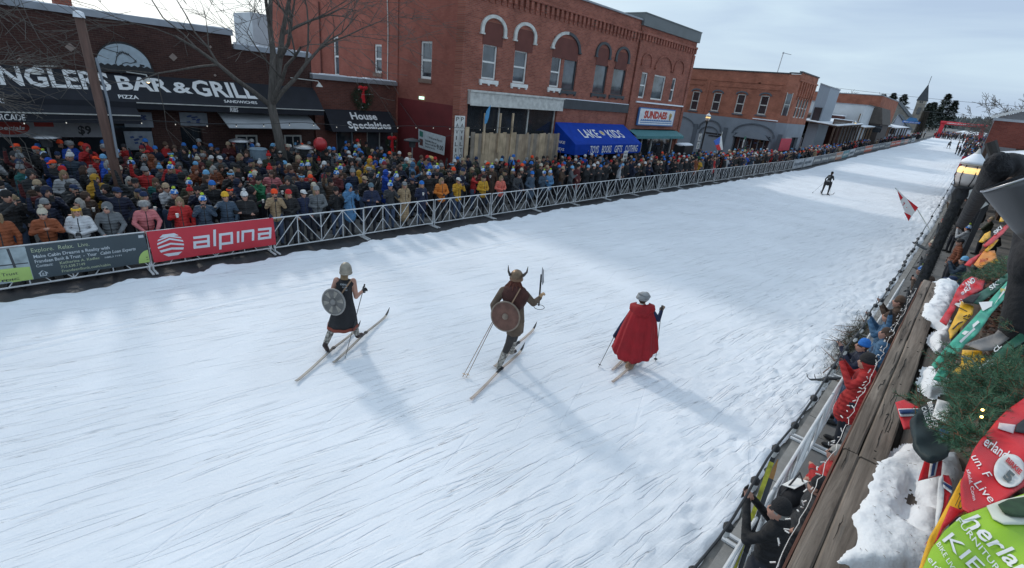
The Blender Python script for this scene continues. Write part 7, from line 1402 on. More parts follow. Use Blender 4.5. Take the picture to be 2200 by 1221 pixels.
mb = MB(); loft(mb, [ringpx((1091, 680), (1124, 683), .195), ringpx((1091, 686), (1125, 688), .20)], 24); solid(mb.build('belt', M_DARK, v1), .02)
M_MAR = mat('maroon_cape_cloth', (.06, .02, .016), .9, .35, 9, .6, 40)
mb = MB(); loft(mb, [ringpx((1095, 611), (1117, 613), .1), ringpx((1082, 617), (1130, 622), .15), ringpx((1075, 628), (1138, 634), .20), ringpx((1082, 645), (1130, 650), .22), ringpx((1092, 656), (1124, 659), .21)], 30, a0=0, a1=2*math.pi, ripple=lambda t, v: .05*v*math.sin(7*t)+.03*math.sin(13*t)*v); solid(mb.build('shoulder_cape', M_MAR, v1, smooth=True))
mb = MB(); hb = hcV+Vector((0, 0, .06)); mb.lathe(hb, [(.118, -.03), (.12, .03), (.105, .09), (.07, .13), (.03, .15), (.004, .152)], 20); hl = mb.build('helmet', mat('bronze_helmet', (.20, .14, .09), .35, .4, 8, metal=.6), v1, smooth=True)
mb = MB(); mb.lathe(hb, [(.122, -.045), (.128, -.02), (.122, 0)], 20); mb.bar(hb+Vector((0, 0, .15))-fwd*.01, hb-fwd*.125+Vector((0, 0, -.03)), .03, .012); mb.build('helmet_band', mat('helmet_trim', (.2, .11, .06), .5), hl)
for s, pxs in ((-1, ((1101, 594), (1096, 591), (1092.5, 583), (1092, 570))), (1, ((1120, 594), (1126, 591), (1132, 585), (1134.5, 573)))):
    mb = MB(); mb.tube([bp(*p, -.05)-O for p in pxs], [.035, .028, .019, .004], 10); mb.build('horn', mat('dark_horn', (.06, .05, .045), .3, .5, 6), hl, smooth=True)
mb = MB(); qh = random.Random(8)
for k in range(200):
    a = qh.uniform(-1.5, 1.5); c = hcV+Matrix.Rotation(a, 3, 'Z')@(-fwd*.09)+Vector((0, 0, qh.uniform(-.02, .02))); c2 = c+Vector((qh.gauss(0, .03), qh.gauss(0, .03), -qh.uniform(.1, .22)))+Matrix.Rotation(a, 3, 'Z')@(-fwd*.05); mb.bar(c, c2, .016, .01)
mb.build('hair', mat('red_brown_hair', (.12, .035, .02), .8, .4, 20), v1)
shield(v1, bp(1086, 680, .26)-O, (bp.n+bp.side*-.35+Vector((0, 0, .15))).normalized(), .275, mat('shield_red_brown', (.14, .07, .052), .8, .4, 7), mat('shield_rim2', (.22, .17, .13), .6, .4, 9), 0)
mb = MB(); mb.bar(bp(1118, 620, .19)-O, bp(1098, 655, .25)-O, .022, .008, up=bp.n); mb.build('strap', mat('strap_leather', (.3, .19, .12), .7), v1)
# axe
a0 = bp(1157.5, 657, -.22); a1 = bp(1163, 590, -.22); ax = thing('axe', 'bearded axe with dark handle held up in the right hand of the horned racer', 'axe', tuple(hR)); Oa = Vector(hR); mb = MB(); mb.tube([a0-Oa, a1-Oa], .016, 8); mb.build('handle', M_BLKCLOTH, ax)
mb = MB(); e1, e2 = bp(1165, 573, -.22), bp(1165.5, 613, -.22); c_ = bp(1163, 594, -.22); ou = (bp(1168, 594, -.22)-c_); poly = [c_-Vector((0, 0, .05))-Oa, c_+Vector((0, 0, .05))-Oa]; top = [e1-Oa, (e1*.6+c_*.4)+ou*.9-Oa, c_+ou*1.1-Oa, (e2*.6+c_*.4)+ou*.9-Oa, e2-Oa]; mb.prism([poly[0], poly[1]]+top, bp.n*.012); mb.build('blade', mat('axe_steel', (.35, .36, .38), .3, .2, 8, metal=.8), ax)
mb = MB(); s_ = bp(1159, 655, -.22)-Oa; mb.tube([s_+bp.side*.10*math.sin(x)+Vector((0, 0, 1))*.05*(math.cos(x)-1) for x in np.linspace(0, 6.2, 14)], .006, 5, cap=False); mb.build('strap', M_DARK, ax)
ski('', G(1011, 860), G(1126, 750), 'left worn ski under the near boot of the horned racer', M_SKI2); ski('', G(1062, 790), G(1152, 704), 'right worn ski under the far boot of the horned racer', M_SKI2)
tipv = G(994, 810); pole('upper of two wooden poles trailing from the left hand of the horned racer', bp(1062, 684), tipv, mat('cane_pole', (.30, .2, .13), .5), mat('cane_basket', (.6, .42, .28), .6), .008); pole('lower of two wooden poles trailing from the left hand of the horned racer', bp(1064, 686), tipv+bp.side*.07, mat('cane_pole2', (.25, .15, .1), .5), mat('cane_basket', (.6, .42, .28), .6), .008, .06, False)

# ---- racer in the red cape
bp = BP(1352, 792); O = bp.b.copy(); fwd = Vector((-.08, .997, 0)); P = []; side_ = bp.side
h1, k1, n1 = bp(1372, 726, -.1), bp(1362, 757, -.08), bp(1353, 786); h2, k2, n2 = bp(1384, 726, -.15), bp(1368, 752, -.35), bp(1345, 775, -.25)
P += [('c', loc(h1, O), loc(k1, O), .095, .07, 1), ('c', loc(k1, O), loc(n1, O), .066, .055, 3), ('c', loc(n1, O), loc(n1+fwd*.14+Vector((0, 0, -.03)), O), .058, .05, 3), ('c', loc(h2, O), loc(k2, O), .095, .07, 1), ('c', loc(k2, O), loc(n2, O), .066, .055, 3), ('c', loc(n2, O), loc(n2+fwd*.15+Vector((0, 0, -.02)), O), .055, .045, 3), ('e', loc(n1-fwd*.02+Vector((0, 0, .0)), O), (.09, .10, .075), 3)]
P += [('c', loc(bp(1378, 726, -.1), O), loc(bp(1379, 668, -.14), O), .15, .155, 0), ('c', loc(bp(1362, 664, -.14), O), loc(bp(1397, 666, -.14), O), .075, .075, 0), ('c', loc(bp(1380, 660, -.14), O), loc(bp(1381, 650, -.16), O), .055, .052, 2)]
sR, eR, hR = bp(1398, 668, -.14), bp(1414, 687, -.15), bp(1421, 669, -.28); sL, eL, hL = bp(1361, 668, -.14), bp(1336, 700, -.2), bp(1320, 722, -.25)
P += [('c', loc(sR, O), loc(eR, O), .07, .052, 0), ('c', loc(eR, O), loc(hR, O), .05, .036, 0), ('c', loc(sL, O), loc(eL, O), .07, .052, 0), ('c', loc(eL, O), loc(hL, O), .05, .036, 0)]
hand(P, loc(hR, O), Vector((0, 0, 1))+fwd*.5, bp.side, 5, .8); hand(P, loc(hL, O), fwd+Vector((0, 0, -.4)), Vector((0, 0, 1)), 5, .8)
hcC = bp(1381, 643, -.16)-O; head(P, hcC, math.atan2(fwd.y, fwd.x)-math.pi/2)
me = grow(P, .0105, [mat('navy_knit', (.012, .02, .06), .9, .3, 8), mat('navy_trousers', (.012, .03, .10), .85, .3, 8), M_SKIN, mat('fur_boot', (.36, .25, .17), .95, .4, 20, .8, 60), M_HAIR1, mat('tan_glove', (.18, .12, .08), .7), M_DARK], 'skier_body', 2)
c1 = put('person', me, None, O, label='person skiing away wrapped in a long red cape with grey wound hat', cat='person')
def ringpx(pl, pr, dep, d=-.14): a = bp(*pl, d); b = bp(*pr, d); c = (a+b)/2-O; return (c, (b-a)/2, bp.n*dep)
M_CAPE = mat('red_velvet', (.30, .004, .010), .75, .22, 5, .3, 30)
def dip(r, k): return (r[0], r[1], r[2]-Vector((0, 0, k)))
def folds(t, v): return (.05*math.sin(9*t+.8)+.03*math.sin(17*t))*min(1, v*1.5)
mb = MB(); loft(mb, [ringpx((1366, 655), (1394, 657), .10), ringpx((1355, 662), (1405, 666), .18), ringpx((1346, 678), (1409, 682), .24), ringpx((1334, 702), (1411, 706), .30), dip(ringpx((1324, 726), (1411, 730), .34, -.12), .03), dip(ringpx((1316, 741), (1412, 748), .38, -.10), .08), dip(ringpx((1320, 747), (1409, 754), .38, -.08), .13)], 90, a0=-.5, a1=math.pi+.5, ripple=folds, close=False)
cp = mb.build('cape', M_CAPE, c1, smooth=True); solid(cp, .014)
mb = MB(); loft(mb, [ringpx((1367, 650), (1395, 652), .11), ringpx((1354, 653), (1407, 657), .17), ringpx((1353, 662), (1408, 665), .215), ringpx((1362, 672), (1400, 675), .235)], 50, a0=-.3, a1=math.pi+.3, ripple=lambda t, v: .06*math.sin(7*t)*v, close=False); solid(mb.build('cape_hood', M_CAPE, c1, smooth=True), .016)
mb = MB(); hb = hcC+Vector((0, 0, .0)); mb.lathe(hb, [(.10, -.01), (.122, .02), (.125, .07), (.11, .10), (.095, .105), (.085, .12), (.05, .145), (.004, .15)], 22); ht = mb.build('wound_hat', mat('grey_hat_wool', (.32, .33, .34), .9, .25, 10, .5, 50), c1, smooth=True)
mb = MB(); mb.tube([hb+Vector((.12*math.cos(t), .12*math.sin(t), .05+.03*math.sin(t*1.0+1))) for t in np.linspace(0, 6.28, 30)], .02, 7, cap=False); mb.tube([hb+Vector((.10*math.cos(t+.5), .10*math.sin(t+.5), .105+.015*math.sin(t*2))) for t in np.linspace(0, 6.28, 30)], .016, 7, cap=False); mb.build('hat_fold', mat('grey_hat_wool2', (.24, .245, .25), .9, .25, 10), ht, smooth=True)
mb = MB(); mb.ell(hcC+bp.n*.10+Vector((0, 0, -.11)), (.06, .04, .05), 10); mb.ell(hcC+bp.n*.13+bp.side*.04+Vector((0, 0, -.13)), (.035, .03, .02), 8); mb.build('scarf_knot', M_WGREY, c1, smooth=True)
ski('', G(1315, 823), G(1400, 755), 'near pale ski under the fur boot of the caped racer', M_SKI2); ski('', G(1315, 797), G(1372, 744), 'far pale ski of the caped racer', M_SKI2)
pole('left pole of the caped racer planted to the left', hL, G(1286, 789), M_BLACK, M_CHAR); pole('right pole of the caped racer', hR, G(1408, 776), M_BLACK, M_CHAR)

# ---- dark racers farther up the course
def far_skier(px, py, h, label, suit, k=1.0, lean=.25, lod=.02):
    g = Vector(atz(px, py, 0.04)) if py > 350 else None
    if g is None:
        for Y in np.linspace(60, 260, 400):
            p = aty(px, py, Y)
            if p[2] >= zg(Y): continue
            g = Vector((p[0], Y, zg(Y)+.03)); 
            break
    P, info = body_prims('cup', 'jacket', .9, 0, lean, 'glove', 0, stance=.2); P.append(('c', (0, 0, 0.9), (0, 0, .8), .12, .12, 1)); me = grow(P, lod, [suit, M_BLKCLOTH, M_SKIN, M_DARK, M_HAIR1, M_GLOVE, M_LIP], 'skier_body', 2)
    o = put('person', me, None, g, -.1, label, 'person', scale=h/1.75); put('beanie', HATME['beanie'], o, info['head'], color=(.012, .012, .013))
    if py > 350:
        bib = MB(); f = plane_fn((-.12, -.175, 1.15), (.12, -.175, 1.15), (-.12, -.18, 1.42)); text_on(bib, lambda u, v, d=0: f(u, v, d)+Vector((0, .0, 0)), 'M', .2, .45, .6, .5, .0, bold=.03); 
        bib.box((-.13, -.16+.03, .98), (.13, -.14, 1.10)); bib.build('back_print', mat('back_print', (.2, .2, .2), .7), o)
    s = .02; sk = []
    for q in (-1, 1):
        d = Vector((q*.28, .96, 0)); a = g+Vector((q*.2, 0, .02)); so = ski('', a-d*.85, a+d*.95, f'{"left" if q < 0 else "right"} ski of the {label.split("person ")[1]}'[:90], [M_CHAR, M_BLACK, M_CHAR]); so['group'] = 'skis of the distant racers'
    hd = info['hands']; c, s_ = math.cos(-.1), math.sin(-.1); w = lambda v: g+Vector((v[0]*c-v[1]*s_, v[0]*s_+v[1]*c, v[2]))*(h/1.75)
    for i, q in enumerate((-1, 1)): p = w(hd[i]); po = pole(f'{"left" if q < 0 else "right"} pole of the {label.split("person ")[1]}'[:90], p, p+Vector((q*.35-.1, -.75, 0))+Vector((0, 0, g.z-p.z)), M_BLACK, M_CHAR); po['group'] = 'poles of the distant racers'
far_skier(1771, 418, 1.72, 'person skiing alone in dark suit in sunlit snow', M_BLKCLOTH)
far_skier(2036, 320, 1.8, 'person skiing in grey far up the course', mat('far_grey', (.05, .055, .06), .8), lod=.04); far_skier(2062, 303, 1.8, 'person skiing smallest and farthest near red arch', mat('far_grey', (.05, .055, .06), .8), lod=.04)
# ================================================================ deck edge in the foreground
M_DECK = wood_mat('weathered_beam', (0.055, 0.042, 0.034), (0.29, 0.24, 0.20), 1, .85, 1.0)
M_DECK2 = wood_mat('dark_plank', (0.06, 0.05, 0.042), (0.20, 0.165, 0.14), 1, .85, .8)
M_REDW = wood_mat('red_stained_edge', (0.10, 0.035, 0.025), (0.20, 0.11, 0.08), 1)
def rough_beam(mb, x0, x1, y0, y1, z0, z1, seed, step=.05, amp=.0025, mi=0):
    q = random.Random(seed); n = max(2, int((y1-y0)/step)); rings = []
    for i in range(n+1):
        y = y0+(y1-y0)*i/n; j = lambda k: amp*fbm(y, seed*3.1+k, 2.2, 3)
        rings += [(x0+j(1), y, z0), (x1+j(2), y, z0), (x1+j(2), y, z1-.006+j(3)), (x1-.006+j(2), y, z1+j(3)), (x0+.006+j(1), y, z1+j(4)), (x0+j(1), y, z1-.006+j(4))]
    fs = [(5, 4, 3, 2, 1, 0), tuple(n*6+k for k in range(6))]
    for i in range(n):
        for k in range(6): fs.append((i*6+k, i*6+(k+1) % 6, i*6+6+(k+1) % 6, i*6+6+k))
    mb.add(rings, fs, mi)
ZL = 4.1
dk = thing('deck_railing', 'weathered grey brown timber ledge of the viewing deck along the lower right', 'railing')
for i, (a, b, x0, x1) in enumerate(((.5, 1.96, -.028, .022), (1.965, 5.02, -.03, .018), (.5, 1.95, .024, .098), (1.957, 3.4, .021, .100), (3.405, 5.03, .022, .098))):
    mb = MB(); rough_beam(mb, x0, x1, a, b, ZL-.10, ZL+(.002 if i % 2 else -.001), i+1); mb.build('beam', M_DECK, dk)
mb = MB(); rough_beam(mb, -.038, -.0305, .5, 5.0, ZL-.13, ZL-.012, 9); mb.build('fascia', M_REDW, dk)
for i, (a, b, x0, x1) in enumerate(((.5, 2.6, .122, .235), (2.61, 4.99, .12, .236), (.5, 5.0, .245, .36), (.5, 5.0, .372, .52), (.5, 5.0, .532, .70))):
    mb = MB(); rough_beam(mb, x0, x1, a, b, ZL-.065, ZL-.025-.004*(i % 2), 20+i); mb.build('plank', M_DECK2, dk)
mb = MB(); mb.box((-.02, .5, ZL-.2), (.7, 4.98, ZL-.135)); mb.build('joist', M_DECK2, dk)
for y in (.8, 3.0, 4.9): mb = MB(); mb.box((.05, y, .14), (.2, y+.13, ZL-.2)); mb.build('deck_post', M_DECK2, dk)
mb = MB(); q = random.Random(23)
for k in range(34):
    y = q.uniform(.7, 4.8); x = q.choice([q.uniform(-.02, .012), q.uniform(.032, .09), q.uniform(.032, .09)]); pts = [Vector((x+q.gauss(0, .0012)*i, y+i*q.uniform(.02, .05), ZL+.0035)) for i in range(6)]; mb.tube(pts, [.0004, .0011, .0014, .0012, .0009, .0004], 4)
for k in range(22):
    y = q.uniform(.7, 4.8); x = q.uniform(.03, .09); mb.lathe((x, y, ZL+.001), [(.004, 0), (.004, .0025)], 8)
mb.build('cracks_and_nails', mat('crack_dark', (.02, .016, .013), .9), dk)
def inside(x, y, poly):
    c = False; n = len(poly)
    for i in range(n):
        x1, y1 = poly[i]; x2, y2 = poly[(i+1) % n]
        if (y1 > y) != (y2 > y) and x < (x2-x1)*(y-y1)/(y2-y1)+x1: c = not c
    return c
def pdist(x, y, poly):
    d = 1e9; n = len(poly)
    for i in range(n):
        x1, y1 = poly[i]; x2, y2 = poly[(i+1) % n]; dx, dy = x2-x1, y2-y1; t = max(0, min(1, ((x-x1)*dx+(y-y1)*dy)/(dx*dx+dy*dy+1e-12))); d = min(d, math.hypot(x-x1-t*dx, y-y1-t*dy))
    return d
def snow_clump(pxpoly, hole, z, h, step, label, seed, edge=.045):
    W_ = [atz(px, py, z)[:2] for px, py in pxpoly]; Hh = [atz(px, py, z)[:2] for px, py in hole] if hole else None
    x0, x1 = min(p[0] for p in W_), max(p[0] for p in W_); y0, y1 = min(p[1] for p in W_), max(p[1] for p in W_); nx, ny = int((x1-x0+.06)/step)+1, int((y1-y0+.06)/(step*1.6))+1; V = []; ok_ = {}
    for j in range(ny):
        for i in range(nx):
            x = x0-.03+i*step; y = y0-.03+j*step*1.6; wx = x+.012*fbm(x+seed, y, 14, 5)+.003*fbm(x, y+seed, 45, 2); wy = y+.022*fbm(x, y+5+seed, 13, 4); s = pdist(wx, wy, W_)*(1 if inside(wx, wy, W_) else -1)
            if Hh: sh = pdist(wx, wy, Hh)*(-1 if inside(wx, wy, Hh) else 1); s = min(s, sh)
            t = max(0, min(1, s/edge)); hh = h*math.sqrt(max(0, 1-(1-t)**2))*(.82+.35*fbm(x, y, 9, 4)+.05*fbm(x, y, 60, 3)) if s > 0 else -.004
            V.append((x, y, z+max(-.004, hh))); ok_[(i, j)] = s > -step*1.6
    F = [(j*nx+i, j*nx+i+1, (j+1)*nx+i+1, (j+1)*nx+i) for j in range(ny-1) for i in range(nx-1) if ok_[(i, j)] or ok_[(i+1, j+1)] or ok_[(i+1, j)] or ok_[(i, j+1)]]
    used = sorted({k for f in F for k in f}); re_ = {k: n for n, k in enumerate(used)}; mb = MB(); mb.v = [V[k] for k in used]; mb.f = [tuple(re_[k] for k in f) for f in F]; mb.m = [0]*len(F)
    o = mb.build('snow_patch', mat_snow_near, None, smooth=True, label=label, cat='snow'); q = random.Random(seed); nb = MB(); top = [v for v in mb.v if v[2] > z+h*.45]
    for _ in range(46):
        c = Vector(q.choice(top))+Vector((0, 0, .002)); d = Vector((q.gauss(0, 1), q.gauss(0, 1), q.gauss(0, .15))).normalized()*q.uniform(.003, .007); nb.bar(c-d, c+d, .0007)
    nb.build('fallen_needles', mat('fallen_needle', (.12, .08, .04), .9), o); return o
mat_snow_near = snow_material('crusty_snow', track=False, base=(.80, .82, .85)); _t = mat_snow_near.node_tree; _b = [n for n in _t.nodes if n.type == 'BUMP'][-1]; _b.inputs['Distance'].default_value = .006; [n for n in _t.nodes if n.type == 'TEX_NOISE'][0].inputs['Scale'].default_value = 90
z7 = lambda L_: [(1750+x*.304, 850+y*.304) for x, y in L_]; z5 = lambda L_: [(1940+x*.213, 560+y*.213) for x, y in L_]; z6 = lambda L_: [(1850+x*.2867, 550+y*.2867) for x, y in L_]; z8 = lambda L_: [(1880+x*.312, 840+y*.312) for x, y in L_]; z9 = lambda L_: [(2000+x*.2212, 350+y*.2212) for x, y in L_]
snow_clump(z7([(90, 1240), (260, 1030), (250, 880), (350, 650), (400, 500), (590, 400), (660, 355), (740, 380), (770, 470), (1000, 420), (1050, 600), (930, 850), (850, 1100), (800, 1250)]), z7([(680, 595), (715, 610), (720, 700), (790, 790), (800, 815), (680, 785), (650, 850), (665, 965), (605, 940), (575, 830), (630, 740), (620, 650)]), ZL-.02, .045, .0065, 'thick ragged white snow covering the near end of the timber ledge', 3)
snow_clump(z6([(550, 205), (620, 185), (720, 215), (700, 290), (670, 390), (640, 480), (660, 560), (640, 640), (590, 725), (520, 650), (530, 600), (610, 560), (470, 500), (440, 460), (445, 400), (500, 350), (530, 290)]), None, ZL-.02, .05, .008, 'white snow heap at the far end of the timber ledge', 8)
snow_clump(z6([(490, 845), (580, 850), (640, 940), (620, 1010), (520, 1055), (450, 1010), (450, 920)]), None, ZL-.02, .04, .007, 'small snow heap halfway along the timber ledge beside the mint cloth', 13)

# --- cloth laid over the rail: outline mapped on a gently rolling surface
def surf_z(z0, amp, ph):
    def g(px, py, d=0.0):
        p = atz(px, py, z0); r = amp*(math.sin(p[0]*38+p[1]*17+ph)+.6*math.sin(p[0]*71-p[1]*29+ph*2)+.5*fbm(p[0], p[1]+ph, 9, 3)); v = Vector(atz(px, py, z0+r)); return v+Vector((0, 0, d))
    return g
def cloth(name, poly, g, m, parent=None, label=None, cat='cloth', d=0.0, group=None, cuts=3, th=.004, rough_edge=0):
    bm = bmesh.new(); vs = []
    n = len(poly); pts = []
    for i in range(n):
        a, b = poly[i], poly[(i+1) % n]; k = max(1, int(math.hypot(b[0]-a[0], b[1]-a[1])/14))
        for t in range(k): pts.append((a[0]+(b[0]-a[0])*t/k, a[1]+(b[1]-a[1])*t/k))
    for p in pts: vs.append(bm.verts.new((p[0], p[1], 0)))
    f = bm.faces.new(vs); bmesh.ops.triangulate(bm, faces=[f]); 
    for _ in range(cuts):
        ed = [e for e in bm.edges if e.calc_length() > 9]
        if ed: bmesh.ops.subdivide_edges(bm, edges=ed, cuts=1); bmesh.ops.triangulate(bm, faces=bm.faces[:])
    for v in bm.verts: v.co = g(v.co.x, v.co.y, d)
    bm.normal_update(); up = sum((f.normal.z*f.calc_area() for f in bm.faces)); 
    if up < 0: bmesh.ops.reverse_faces(bm, faces=bm.faces[:])
    me = bpy.data.meshes.new(name); bm.to_mesh(me); bm.free(); me.materials.append(m); me.polygons.foreach_set('use_smooth', [True]*len(me.polygons)); o = put(name, me, parent, label=label, cat=cat if parent is None else None, group=group)
    if th: solid(o, th)
    return o
def txt(mb, g, s, p0, u, v, d=.003, bold=.02, shear=0.0, fit='tight'):
    vs, fs = text_mesh(s, 1.0, bold, shear=shear); x0 = min(a[0] for a in vs); x1 = max(a[0] for a in vs); y0, y1 = (min(a[1] for a in vs), max(a[1] for a in vs)) if fit == 'tight' else (0, .73)
    mb.add([g(p0[0]+u[0]*(a[0]-x0)/(x1-x0)+v[0]*(a[1]-y0)/(y1-y0), p0[1]+u[1]*(a[0]-x0)/(x1-x0)+v[1]*(a[1]-y0)/(y1-y0), d) for a in vs], fs)
M_LIMEB = mat('lime_bib_mesh', (.28, .50, .02), .5, .06, 6, .25, 700); M_REDB = mat('red_bib', (.56, .012, .02), .5, .10, 5, .15, 400); M_YEL = mat('yellow_bib', (.78, .42, .01), .5, .1, 6, .2, 400); M_MINT = mat('mint_cloth', (.05, .38, .26), .5, .2, 8, .2, 200); M_DGREEN = mat('dark_green_cloth', (.01, .09, .055), .6, .2, 8); M_GCLOTH = mat('grey_fleece', (.20, .19, .185), .8, .15, 9); M_NAVYF = mat('flag_navy', (.012, .04, .14), .6); M_PRW = mat('print_white', (.72, .72, .72), .5, .03); M_SUNY = mat('orange_cloth', (.72, .24, .02), .55, .15, 8)
GR = 'race bibs draped over the deck rail'
gG = surf_z(4.47, .006, .4)
gb = cloth('race_bib', [(1972, 1245), (2000, 1180), (2030, 1140), (2067, 1108), (2117, 1090), (2200, 1061), (2330, 1010), (2360, 1330), (1960, 1330)], gG, M_LIMEB, None, 'lime green race bib with white script lettering at the bottom right corner', 'race bib', group=GR, cuts=5)
mb = MB(); txt(mb, gG, 'herland', (2064, 1122), (165, 158), (26, -24), bold=.015, shear=.25); txt(mb, gG, 'FURNITURE', (2052, 1121), (96, 122), (9, -8), bold=0); txt(mb, gG, 'KIE', (2022, 1163), (72, 72), (22, -17), bold=.0); txt(mb, gG, 'BIKE LIVE', (2010, 1172), (36, 62), (8, -6), bold=0); txt(mb, gG, 'eld', (1990, 1205), (22, 26), (9, -8), bold=0); mb.build('lettering', M_PRW, gb)
cloth('collar', z8([(760, 805), (870, 765), (1026, 730), (1100, 700), (1100, 960), (1026, 935), (880, 930), (800, 890)]), gG, mat('bib_trim', (.55, .58, .5), .6), gb, d=.006, cuts=4, th=.003); cloth('neck_opening', z8([(830, 810), (900, 775), (1026, 755), (1100, 740), (1100, 915), (1026, 900), (930, 890), (860, 860)]), gG, mat('dark_leaf_green', (.02, .05, .02), .8, .6, 30), gb, d=.012, cuts=4, th=.002)
gR = surf_z(4.43, .007, 2.1)
rb = cloth('race_bib', [(2142, 902), (2165, 880), (2200, 856), (2330, 790), (2330, 985), (2200, 1045), (2135, 1086), (2085, 1102), (2068, 1092), (2066, 1035), (2075, 1005), (2090, 970), (2108, 945)], gR, M_REDB, None, 'red race bib with a round white badge numbered five', 'race bib', group=GR, cuts=5)
mb = MB(); txt(mb, gR, 'erland', (2110, 957), (46, 34), (13, -19), bold=.01); txt(mb, gR, 'un. F', (2084, 984), (32, 48), (15, -8), bold=.0, shear=.2); txt(mb, gR, 'Live', (2090, 1042), (36, 42), (13, -11), bold=0, shear=.2); txt(mb, gR, 'sfield, Conn', (2074, 1012), (14, 66), (9, -2), bold=0); mb.build('lettering', M_PRW, rb)
ck = [(2168+34*math.cos(t), 1014+36*math.sin(t)) for t in np.linspace(0, 6.283, 25)[:-1]]
bd = cloth('badge', ck, gR, mat('badge_white', (.66, .66, .64), .5, .12, 30), rb, d=.004, cuts=3, th=.001); mb = MB(); txt(mb, gR, 'BIRKIE', (2157, 996), (30, 30), (7, -9), .008, bold=.05); mb.build('lettering', mat('badge_red', (.5, .02, .02), .5), bd); mb = MB(); txt(mb, gR, '5', (2150, 1032), (15, 13), (14, -19), .008, bold=.05); mb.build('number', mat('badge_grey', (.08, .10, .10), .5), bd)
cloth('sleeve_lining', z7([(1300, 200), (1420, 215), (1400, 275), (1290, 240)]), gR, mat('lining_pale', (.6, .5, .5), .6), rb, d=.004, cuts=2, th=.001); cloth('dark_opening', z7([(1425, 215), (1560, 110), (1560, 290), (1410, 268)]), gR, M_DARKIN, rb, d=.006, cuts=2, th=.001)
gY = surf_z(4.38, .006, .9)
yb_ = cloth('pennant', [(2066, 1028), (2082, 1102), (2045, 1112), (2005, 1178), (1982, 1232), (1970, 1232), (2000, 1150), (2035, 1085)], gY, M_YEL, None, 'yellow and red pennant strip between the two nearest race bibs', 'pennant', cuts=4)
cloth('red_band', z7([(950, 790), (1060, 830), (1000, 870), (900, 960), (870, 1030), (840, 1060), (880, 960)]), gY, M_REDB, yb_, d=.005, cuts=3, th=.002); mb = MB()
txt(mb, gY, 'TOYS', (2048, 1086), (26, 28), (12, -26), bold=.0); mb.build('lettering', M_BLKCLOTH, yb_)
def nflag(label, red, white, navy, ph, z=4.22):
    g = surf_z(z, .005, ph); o = cloth('small_flag', red, g, M_REDB, None, label, 'flag', group='small red flags with blue crosses', cuts=3, th=.003)
    for k, w in enumerate(white): cloth('white_stripe', w, g, M_PRW, o, d=.004, cuts=2, th=.001)
    for w in navy: cloth('blue_stripe', w, g, M_NAVYF, o, d=.008, cuts=2, th=.001)
    return o
nflag('small red flag with blue cross lying on bare planks beside the evergreen garland', z7([(572, 48), (632, 30), (738, 72), (742, 100), (700, 232), (632, 238)]), [z7([(588, 100), (738, 96), (735, 150), (605, 155)])], [z7([(590, 112), (738, 106), (736, 138), (602, 142)])], 1.3)
nflag('red flag with blue and white stripes on the snow under the dark cap', z7([(735, 602), (785, 430), (905, 460), (895, 562)]), [z7([(820, 440), (875, 455), (850, 575), (800, 588)])], [z7([(835, 445), (860, 450), (836, 578), (815, 583)])], 2.3)
nflag('rolled red and white flag standing upright beside the yellow pennant', z7([(905, 560), (950, 565), (972, 620), (965, 690), (930, 800), (850, 985), (775, 1060), (850, 960), (900, 800)]), [z7([(875, 590), (905, 560), (912, 700), (905, 780), (850, 980), (850, 860)]), z7([(905, 610), (968, 650), (966, 700), (905, 655)])], [z7([(906, 625), (967, 663), (966, 685), (905, 642)])], 3.0, 4.26)
gK = surf_z(4.28, .008, 1.7)
kp = cloth('knitted_hat', z7([(760, 75), (850, 55), (855, 120), (845, 210), (960, 260), (945, 430), (870, 452), (745, 412), (712, 330), (698, 240), (715, 130)]), gK, mat('dark_cap_cloth', (.012, .025, .028), .7, .4, 10), None, 'dark green and black knitted cap with white lettering near the pine garland', 'cap', cuts=4, th=.02)
mb = MB(); txt(mb, gK, 'BIRKEBEINER', (1988, 873), (14, 56), (10, -3), .016, bold=.01); txt(mb, gK, 'CABLE USA', (1975, 884), (16, 46), (10, -3), .016, bold=.01); mb.build('lettering', M_PRW, kp)
cloth('white_cuff', z7([(850, 62), (1000, 98), (900, 222), (808, 205)]), gK, M_PRW, kp, d=.022, cuts=3, th=.004); cloth('pale_patch', z7([(870, 262), (905, 225), (940, 250), (935, 325), (890, 320)]), gK, mat('blue_patch', (.05, .10, .2), .5), kp, d=.01, cuts=2, th=.001)
gM = surf_z(4.30, .006, .2); gM2 = surf_z(4.27, .006, .7)
mt = cloth('race_bib', [(2002, 783), (2029, 750), (2068, 709), (2102, 672), (2145, 625), (2183, 583), (2191, 598), (2160, 640), (2132, 671), (2104, 713), (2061, 754), (2010, 792)], gM, M_MINT, None, 'long folded mint green cloth stretched along the rail', 'cloth', group=GR, cuts=4)
mb = MB()
for pts in ([(2065, 718), (2100, 690), (2104, 694), (2072, 722)], [(2060, 735), (2092, 706), (2095, 709), (2064, 739)]): mb.add([gM(*p, .004) for p in pts], [(0, 1, 2, 3)])
for pts in (z5([(760, 430), (900, 420), (890, 470), (800, 520)]), z5([(1140, 108), (1165, 150), (960, 400), (910, 460), (1020, 290)])): mb.add([gM(*p, .006) for p in pts], [tuple(range(len(pts)))])
mb.build('white_print', M_PRW, mt); mb = MB(); mb.add([gM(*p, .008) for p in z5([(975, 290), (1030, 300), (1010, 340), (975, 330)])], [(0, 1, 2, 3)]); mb.build('gold_label', mat('gold_label', (.4, .35, .08), .5), mt)
cloth('race_bib', [(2036, 775), (2062, 758), (2040, 800), (2022, 822), (2005, 814), (2018, 792)], gM2, M_MINT, None, 'rounded end of a mint green cloth over the small snow heap', 'cloth', group=GR, cuts=3)
